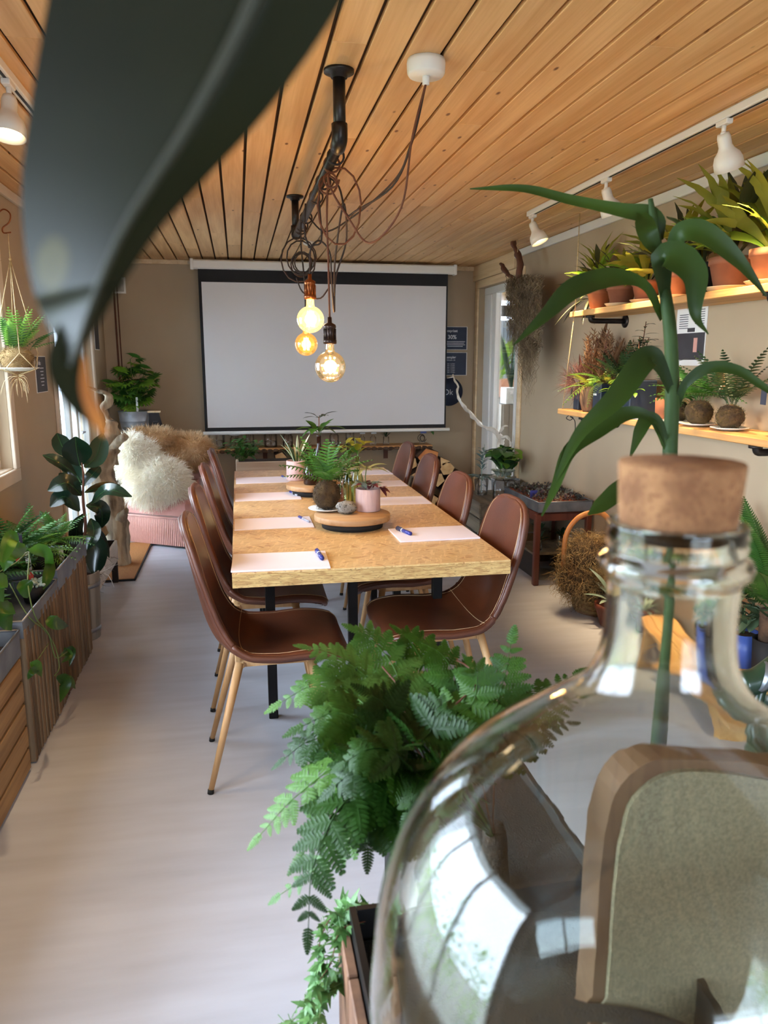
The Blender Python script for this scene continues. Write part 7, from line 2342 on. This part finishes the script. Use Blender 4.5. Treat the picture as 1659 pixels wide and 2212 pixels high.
rf = random.Random(41)
pins = [pinna(1, .55, 9, rf), pinna(1, .62, 8, rf), pinna(1, .5, 10, rf)]


def bigfrond(path, L, npair, fmat, parent, droop=.1, wmul=1.0, start=.25):
    q = MB()
    c = bez(path, 40)
    q.tube(c, [.0016, .0006], n=5, cap=False)
    for i in range(npair + 1):
        t = start + (1 - start) * i / npair
        k = min(int(t * 39), 38)
        p = c[k]; tg = (c[min(k + 1, 39)] - c[max(k - 1, 0)]).normalized()
        up = Vector((0, 0, 1)) - tg * tg.z
        up = (up + Vector((-.15, -.35, 0))).normalized()
        sd = tg.cross(up).normalized(); up = sd.cross(tg).normalized()
        l = L * (1 - ((t - start) / (1 - start)) ** 1.5 * .86)
        if i == npair: sides = (0,)
        else: sides = (-1, 1)
        for s in sides:
            if s == 0: x = tg; l = L * .42
            else: x = (sd * s * .85 + tg * .52 + Vector((0, 0, -droop - rf.uniform(0, .12)))).normalized()
            z = (up + Vector((rf.uniform(-.15, .15), rf.uniform(-.15, .15), 0))).normalized()
            y = z.cross(x).normalized(); z = x.cross(y)
            M_ = Matrix(((x.x, y.x, z.x), (x.y, y.y, z.y), (x.z, y.z, z.z)))
            src = pins[rf.randrange(3)]
            ll = l * rf.uniform(.9, 1.1)
            q.add([p + (M_ @ Vector((v[0], v[1] * wmul, v[2]))) * ll for v in src.v], src.f, True)
    return obj('frond', q, fmat, parent)


ff = thing('large_fern', 'big arching bright green fern spilling from the black planter left of the demijohn', 'fern', (.40, 1.15, .675))
q = MB(); q.tube([(.40, 1.15, .675), (.40, 1.15, zt_ + .03)], [.035, .022], n=10); obj('crown', q, M_soil, ff)
M_bf = mat('fern_leaflet', (32, 66, 10), (58, 96, 24), spec=.35, rough=.5, scale=9, trans=.22, jitter=.22)
M_bfl = mat('fern_leaflet_pale', (60, 98, 34), (88, 124, 54), spec=.4, rough=.5, scale=9, trans=.25, jitter=.15)
M_bfd = mat('fern_leaflet_deep', (18, 44, 6), (32, 64, 12), spec=.3, rough=.5, scale=9, trans=.15, jitter=.2)
base = Vector((.40, 1.15, zt_ + .01))
FR = [  # pixel way-points, depths, leaflet length, pairs, material
    ([(900, 1640), (760, 1640), (640, 1720), (556, 1810)], [1.12, 1.08, 1.05, 1.03], .075, 13, 1),
    ([(900, 1700), (760, 1720), (680, 1860), (665, 2020)], [1.10, 1.03, .98, .96], .085, 12, 2),
    ([(880, 1620), (760, 1590), (670, 1600), (612, 1640)], [1.13, 1.12, 1.12, 1.12], .080, 11, 2),
    ([(860, 1600), (760, 1500), (680, 1480), (602, 1520)], [1.16, 1.18, 1.18, 1.18], .085, 11, 1),
    ([(880, 1580), (800, 1470), (730, 1420), (668, 1400)], [1.18, 1.22, 1.22, 1.22], .080, 10, 1),
    ([(900, 1560), (850, 1440), (800, 1380), (770, 1362)], [1.2, 1.26, 1.28, 1.28], .080, 10, 1),
    ([(930, 1560), (920, 1450), (890, 1390), (870, 1370)], [1.2, 1.28, 1.3, 1.3], .080, 10, 0),
    ([(950, 1600), (990, 1500), (960, 1420), (905, 1385)], [1.18, 1.2, 1.22, 1.22], .075, 10, 0),
    ([(960, 1620), (1060, 1540), (1090, 1460), (1105, 1385)], [1.2, 1.24, 1.26, 1.28], .085, 11, 0),
    ([(980, 1640), (1090, 1560), (1170, 1500), (1245, 1455)], [1.2, 1.22, 1.24, 1.26], .080, 12, 0),
    ([(980, 1660), (1070, 1600), (1150, 1560), (1215, 1545)], [1.16, 1.16, 1.17, 1.18], .07, 10, 2),
    ([(960, 1600), (1020, 1520), (1030, 1460), (1020, 1440)], [1.16, 1.16, 1.16, 1.16], .07, 9, 0),
    ([(900, 1720), (840, 1740), (800, 1790), (795, 1835)], [1.08, 1.04, 1.02, 1.01], .08, 11, 2),
    ([(900, 1690), (800, 1690), (720, 1760), (650, 1850)], [1.10, 1.06, 1.02, 1.0], .085, 12, 0),
    ([(880, 1650), (780, 1560), (720, 1540), (650, 1570)], [1.10, 1.08, 1.08, 1.08], .085, 11, 0),
    ([(900, 1640), (850, 1560), (830, 1520), (800, 1500)], [1.08, 1.07, 1.07, 1.07], .08, 10, 2),
    ([(920, 1640), (930, 1580), (950, 1540), (980, 1530)], [1.06, 1.05, 1.05, 1.05], .075, 10, 2),
    ([(900, 1700), (800, 1740), (700, 1860), (596, 1940)], [1.12, 1.12, 1.10, 1.1], .06, 12, 1),
    ([(880, 1680), (820, 1640), (770, 1660), (720, 1700)], [1.04, 1.02, 1.0, 1.0], .085, 10, 2),
    ([(890, 1660), (840, 1620), (790, 1620), (740, 1650)], [1.0, .99, .98, .98], .07, 9, 2),
    ([(960, 1680), (940, 1660), (900, 1700), (880, 1760)], [1.04, 1.02, 1.0, .99], .075, 9, 0),
]
for pts, ds, L_, n_, mi in FR:
    path = [base] + [P(x, y, d=d) for (x, y), d in zip(pts, ds)]
    bigfrond(path, L_ * 1.0, n_, [M_bf, M_bfl, M_bfd][mi], ff)
q = MB()
for a_, b_, c_ in (((900, 1620), (870, 1500), (826, 1440)), ((1000, 1600), (1010, 1510), (1000, 1450)), ((1050, 1590), (1120, 1530), (1200, 1480)), ((940, 1600), (1030, 1470), (960, 1410))):
    q.tube(bez([base, P(*a_, d=1.15), P(*b_, d=1.2), P(*c_, d=1.24)], 20), .0016, n=5)
obj('dark_stem', q, M_stemb, ff, kind='stuff')

# ivy hanging over the crate edge
ivy = thing('trailing_ivy', 'thin pale green ivy hanging over the left edge of the plant crate', 'ivy', (.14, 1.0, zt_))
ivl = MB()
for a, l in ((0, 1.0), (.95, .6), (-.95, .6), (1.9, .35), (-1.9, .35)):
    d = Vector((cos(a), sin(a), 0)); ivl.blade([(0, 0, 0), d * .013 * l, d * .030 * l + Vector((0, 0, -.003))], [.006, .009, .001], n=5, nv=2)
ivl.tube([(-.02, 0, .004), (0, 0, 0)], .0007, n=4, cap=False)
ivme = mesh(ivl, 'leaf', mat('ivy_pale', (64, 108, 50), (104, 142, 84), rough=.45, scale=30, trans=.2, jitter=.2))
vines = [[(790, 1990), (735, 2010), (715, 2080), (690, 2120), (660, 2190)], [(790, 2000), (750, 2040), (735, 2110), (700, 2140), (690, 2200)], [(780, 1990), (720, 1980), (690, 2040), (700, 2090)], [(780, 2010), (740, 2100), (690, 2150), (610, 2225)], [(790, 1990), (760, 1960), (742, 1985), (728, 2040)], [(760, 2060), (700, 2150), (660, 2200), (640, 2260)]]
for k_, v in enumerate(vines):
    path = bez([P(x, y, d=1.17 - .02 * j + .012 * k_) for j, (x, y) in enumerate(v)], 26)
    q = MB(); q.tube(path, .0011, n=4); obj('vine', q, M_stem if k_ % 2 else M_stemb, ivy)
    for j in range(2, 26, 1):
        inst(ivy, 'leaf', ivme, orient(path[j] + Vector((rnd.uniform(-.006, .006), rnd.uniform(-.01, .01), rnd.uniform(-.006, .006))), rnd.uniform(2, 5.5), rnd.uniform(-1.0, .4), rnd.uniform(-.8, .8), rnd.uniform(.45, 1.05)))
for k_ in range(50):
    p = P(rnd.uniform(735, 800), rnd.uniform(1955, 2010), d=1.22 + rnd.uniform(-.03, .03))
    inst(ivy, 'leaf', ivme, orient(p, rnd.uniform(0, 6.28), rnd.uniform(-.3, 1.2), 0, rnd.uniform(.6, 1.1)))

# linen chair seen through the bottle
M_linen = mat('beige_linen', (140, 128, 102), (116, 106, 84), rough=.95, scale=240, stretch=(1, 1, 1), bump=.5, bscale=500, detail=2)
M_brbord = mat('brown_border', (98, 68, 44), (82, 56, 36), rough=.7, scale=8)
lc = thing('linen_chair', 'beige linen chair back with brown border, seen through the glass demijohn', 'chair', (.66, .86, 0))
pl_ = [(.425, .5), (.427, .95)] + [(v.x, v.y) for v in bez([(.43, 1.02, 0), (.447, 1.085, 0), (.50, 1.115, 0), (.60, 1.105, 0), (.75, 1.07, 0), (.88, 1.02, 0), (.92, .96, 0)], 24)] + [(.93, .5)]
Mx = Matrix(((1, 0, 0, 0), (0, 0, 1, 0), (0, 1, 0, 0), (0, 0, 0, 1)))
q = MB(); q.prism([(x, z) for x, z in pl_], .79, .84, M=Mx); obj('border_frame', q, M_brbord, lc)
q = MB(); q.prism([(x * .93 + .048, z - .018 if z > .6 else z) for x, z in pl_], .782, .80, M=Mx); obj('linen_back', q, M_linen, lc)
q = MB(); q.box((.68, .78 - .26, .47) if False else (.68, .56, .47), (.48, .44, .09), bev=.03); obj('seat', q, M_linen, lc)
for (x_, y_) in ((.47, .80), (.89, .80), (.47, .38), (.89, .38)):
    q = MB(); q.cyl((x_, y_, .45), (x_, y_, 0), .02, .014); obj('leg', q, M_brbord, lc)

# ================================================================== CORN PLANT (stalk behind the bottle)
M_corn = mat('corn_leaf', (28, 46, 12), (46, 68, 18), spec=.3, rough=.5, scale=4, stretch=(1, 1, 1), trans=.14, jitter=.12)
M_stalk = mat('corn_stalk', (34, 52, 22), (50, 70, 32), rough=.65, spec=.25, scale=5)
cp = thing('corn_plant', 'tall corn-like houseplant with long drooping leaves rising behind the cork', 'plant', (.80, 1.42, 0))
cD = 1.30
sp_ = [P(1452, 1190, d=cD), P(1447, 1000, d=cD), P(1452, 850, d=cD), P(1446, 700, d=cD), P(1424, 560, d=cD), P(1412, 480, d=cD), P(1405, 430, d=cD)]
b0 = sp_[0].copy(); b0.z = .3
cp.location = (b0.x, b0.y, 0)
q = MB(); pot(q, (b0.x, b0.y, 0), .11, .34, .8, rim=.03); obj('pot', q, M_terra, cp)
obj('soil', soil((b0.x, b0.y, .32), .10), M_soil, cp)
q = MB(); q.tube(bez([b0] + sp_, 50), [.015, .0135, .0125, .012, .011, .009, .007, .004], n=12); obj('stalk', q, M_stalk, cp)
CL = [  # (points px), widths px, depth offsets
    ([(1425, 520), (1405, 470), (1340, 455), (1230, 432), (1130, 408), (1015, 408)], [22, 62, 66, 50, 38, 34, 30, 22, 4], [0, 0, .03, .06, .08, .1]),
    ([(1430, 560), (1398, 505), (1390, 470), (1375, 455)], [20, 60, 60, 30, 4], [0, -.02, 0, .02]),
    ([(1436, 640), (1432, 560), (1465, 560), (1500, 600), (1502, 680), (1530, 722)], [30, 60, 86, 96, 80, 46, 22, 4], [0, -.05, -.07, -.08, -.08, -.06]),
    ([(1440, 600), (1455, 530), (1480, 500), (1530, 510), (1590, 560), (1625, 600), (1655, 640)], [16, 36, 60, 74, 62, 40, 24, 6], [0, -.03, -.05, -.06, -.06, -.05, -.04]),
    ([(1455, 860), (1425, 790), (1395, 775), (1330, 860), (1250, 940), (1190, 1060)], [20, 36, 60, 72, 66, 46, 26, 4], [0, -.03, -.05, -.08, -.1, -.12]),
    ([(1448, 960), (1400, 900), (1350, 895), (1290, 930), (1230, 975), (1200, 1050), (1170, 1115)], [14, 26, 40, 50, 46, 36, 22, 4], [0, -.03, -.04, -.07, -.1, -.12, -.14]),
    ([(1430, 690), (1395, 620), (1330, 600), (1240, 625), (1180, 680), (1110, 745)], [18, 30, 40, 62, 66, 50, 28, 4], [.02, -.02, -.06, -.10, -.12, -.14]),
    ([(1462, 880), (1480, 830), (1530, 795), (1590, 800), (1640, 830), (1680, 860)], [16, 24, 34, 36, 30, 22, 8], [0, -.02, -.04, -.06, -.07, -.08]),
    ([(1445, 975), (1425, 915), (1402, 903), (1385, 925), (1362, 985)], [14, 22, 34, 44, 36, 6], [0, -.02, -.03, -.04, -.05]),
    ([(1446, 985), (1428, 945), (1410, 918)], [10, 20, 14, 4], [0, -.01, -.02]),
    ([(1450, 1080), (1400, 1020), (1350, 1050), (1300, 1090), (1270, 1112)], [16, 34, 50, 56, 40, 6], [0, -.03, -.05, -.08, -.1]),
    ([(1440, 470), (1460, 480), (1485, 500)], [10, 22, 4], [0, .03, .05]),
]
for pts, ws, ds in CL:
    path = [P(x, y, d=cD + dd) for (x, y), dd in zip(pts, ds)]
    q = MB(); q.blade(path, [w * .72 * cD / FPX for w in ws], up=(-.28, -.9, .35), fold=.22, nv=6, n=34)
    lf = obj('leaf', q, M_corn, cp)

# green glossy stem ornament at right edge
gh = thing('watering_can', 'dark green enamel watering can at the right edge beside the demijohn', 'watering can', P(1700, 1560, d=1.9))
M_green = mat('green_enamel', (34, 58, 40), (28, 50, 36), rough=.3, coat=.3)
gd = 1.75
q = MB(); q.tube(bez([P(1600, 1478, d=gd), P(1640, 1468, d=gd), P(1680, 1440, d=gd)], 10), .030, n=14); obj('spout', q, M_green, gh)
q = MB(); q.tube(bez([P(1642, 1460, d=gd - .01), P(1652, 1464, d=gd - .01)], 4), .036, n=14); obj('collar', q, M_zinc, gh)
gc = P(1740, 1560, d=gd + .05)
q = MB(); q.lathe([(0, -.14), (.10, -.14), (.11, -.10), (.11, .06), (.095, .09), (.09, .09), (.10, .06), (0, .05)], gc, n=32); obj('can_body', q, M_green, gh)
q = MB(); q.tube(bez([P(1665, 1450, d=gd), P(1640, 1500, d=gd), P(1636, 1560, d=gd), P(1665, 1600, d=gd)], 16), .013, n=10); obj('handle', q, M_green, gh)
sx_ = gc
q = MB(); q.box((gc.x, gc.y, (gc.z - .14) / 2), (.30, .30, gc.z - .142), bev=.01); tag(obj('plant_pedestal', q, M_shelfw), 'pine block pedestal under the green watering can', 'pedestal')

# ================================================================== NEAR LEAF, TOP LEFT
M_near = mat('near_leaf', (22, 25, 13), (32, 34, 18), rough=.55, scale=9, trans=.03, spec=.12, spots=(70, 66, 30), spot_scale=20, spot_size=.2)
nl = thing('rubber_tree_leaf', 'huge blurred dark green leaf hanging close in the top left corner', 'leaf', P(420, -60, d=.22))
LE = bez([(130, -110, 0), (108, -20, 0), (84, 110, 0), (62, 250, 0), (46, 390, 0), (52, 520, 0), (76, 640, 0), (112, 722, 0), (150, 788, 0)], 40)
RE = bez([(800, -110, 0), (752, -20, 0), (700, 70, 0), (620, 185, 0), (540, 285, 0), (440, 392, 0), (345, 495, 0), (265, 615, 0), (205, 715, 0), (158, 792, 0)], 40)
q = MB()


def nfn(u, v):
    j = min(int(v * 39), 39)
    a, b = LE[j], RE[j]
    x = a.x + (b.x - a.x) * u; y = a.y + (b.y - a.y) * u
    mid = .70
    d = .195 + .03 * abs(u - mid) * (1 - v * .5) * 1.6 + .018 * v
    return P(x, y, d=d)


q.grid(nfn, 22, 40); obj('blade', q, M_near, nl)
q = MB(); q.tube([nfn(.70, v) + Vector((0, -.0015, 0)) for v in np.linspace(0, 1, 20)], [.0022, .0006], n=6); obj('midrib', q, mat('near_midrib', (40, 42, 24), rough=.6), nl)
q = MB(); q.blade([P(168, 690, d=.225), P(140, 790, d=.222), P(172, 868, d=.22), P(218, 925, d=.22)], [w * .22 / FPX for w in (60, 74, 64, 44, 10)], up=(0, -1, .3), fold=.1, n=16, nv=4); obj('folded_tip', q, M_near, nl)
q = MB(); q.blade([P(182, 770, d=.218), P(186, 840, d=.217), P(206, 895, d=.217), P(229, 942, d=.217)], [w * .22 / FPX for w in (8, 22, 28, 30, 10)], up=(0, -1, .3), fold=.1, n=14, nv=3); obj('dry_tip', q, mat('dry_leaf_tip', (196, 126, 44), (158, 92, 30), rough=.6, scale=40, trans=.2), nl)
q = MB(); tpv = nfn(.7, 0); q.tube(bez([tpv, tpv + Vector((.03, .0, .08)), tpv + Vector((.02, -.05, .35)), Vector((tpv.x + .02, tpv.y - .10, 2.34))], 20), [.003, .005], n=8); obj('petiole', q, M_stem, nl)
hc = Vector((tpv.x + .02, tpv.y - .10, 2.2))
q = MB(); pot(q, hc, .09, .14, .75, rim=.03); obj('hanging_pot', q, M_terra, nl)
q = MB()
for a in (0, 2.1, 4.2): q.tube([hc + Vector((.09 * cos(a), .09 * sin(a), .13)), Vector((hc.x, hc.y, ZC))], .002, n=4)
obj('hanging_cord', q, M_rope, nl, kind='stuff')
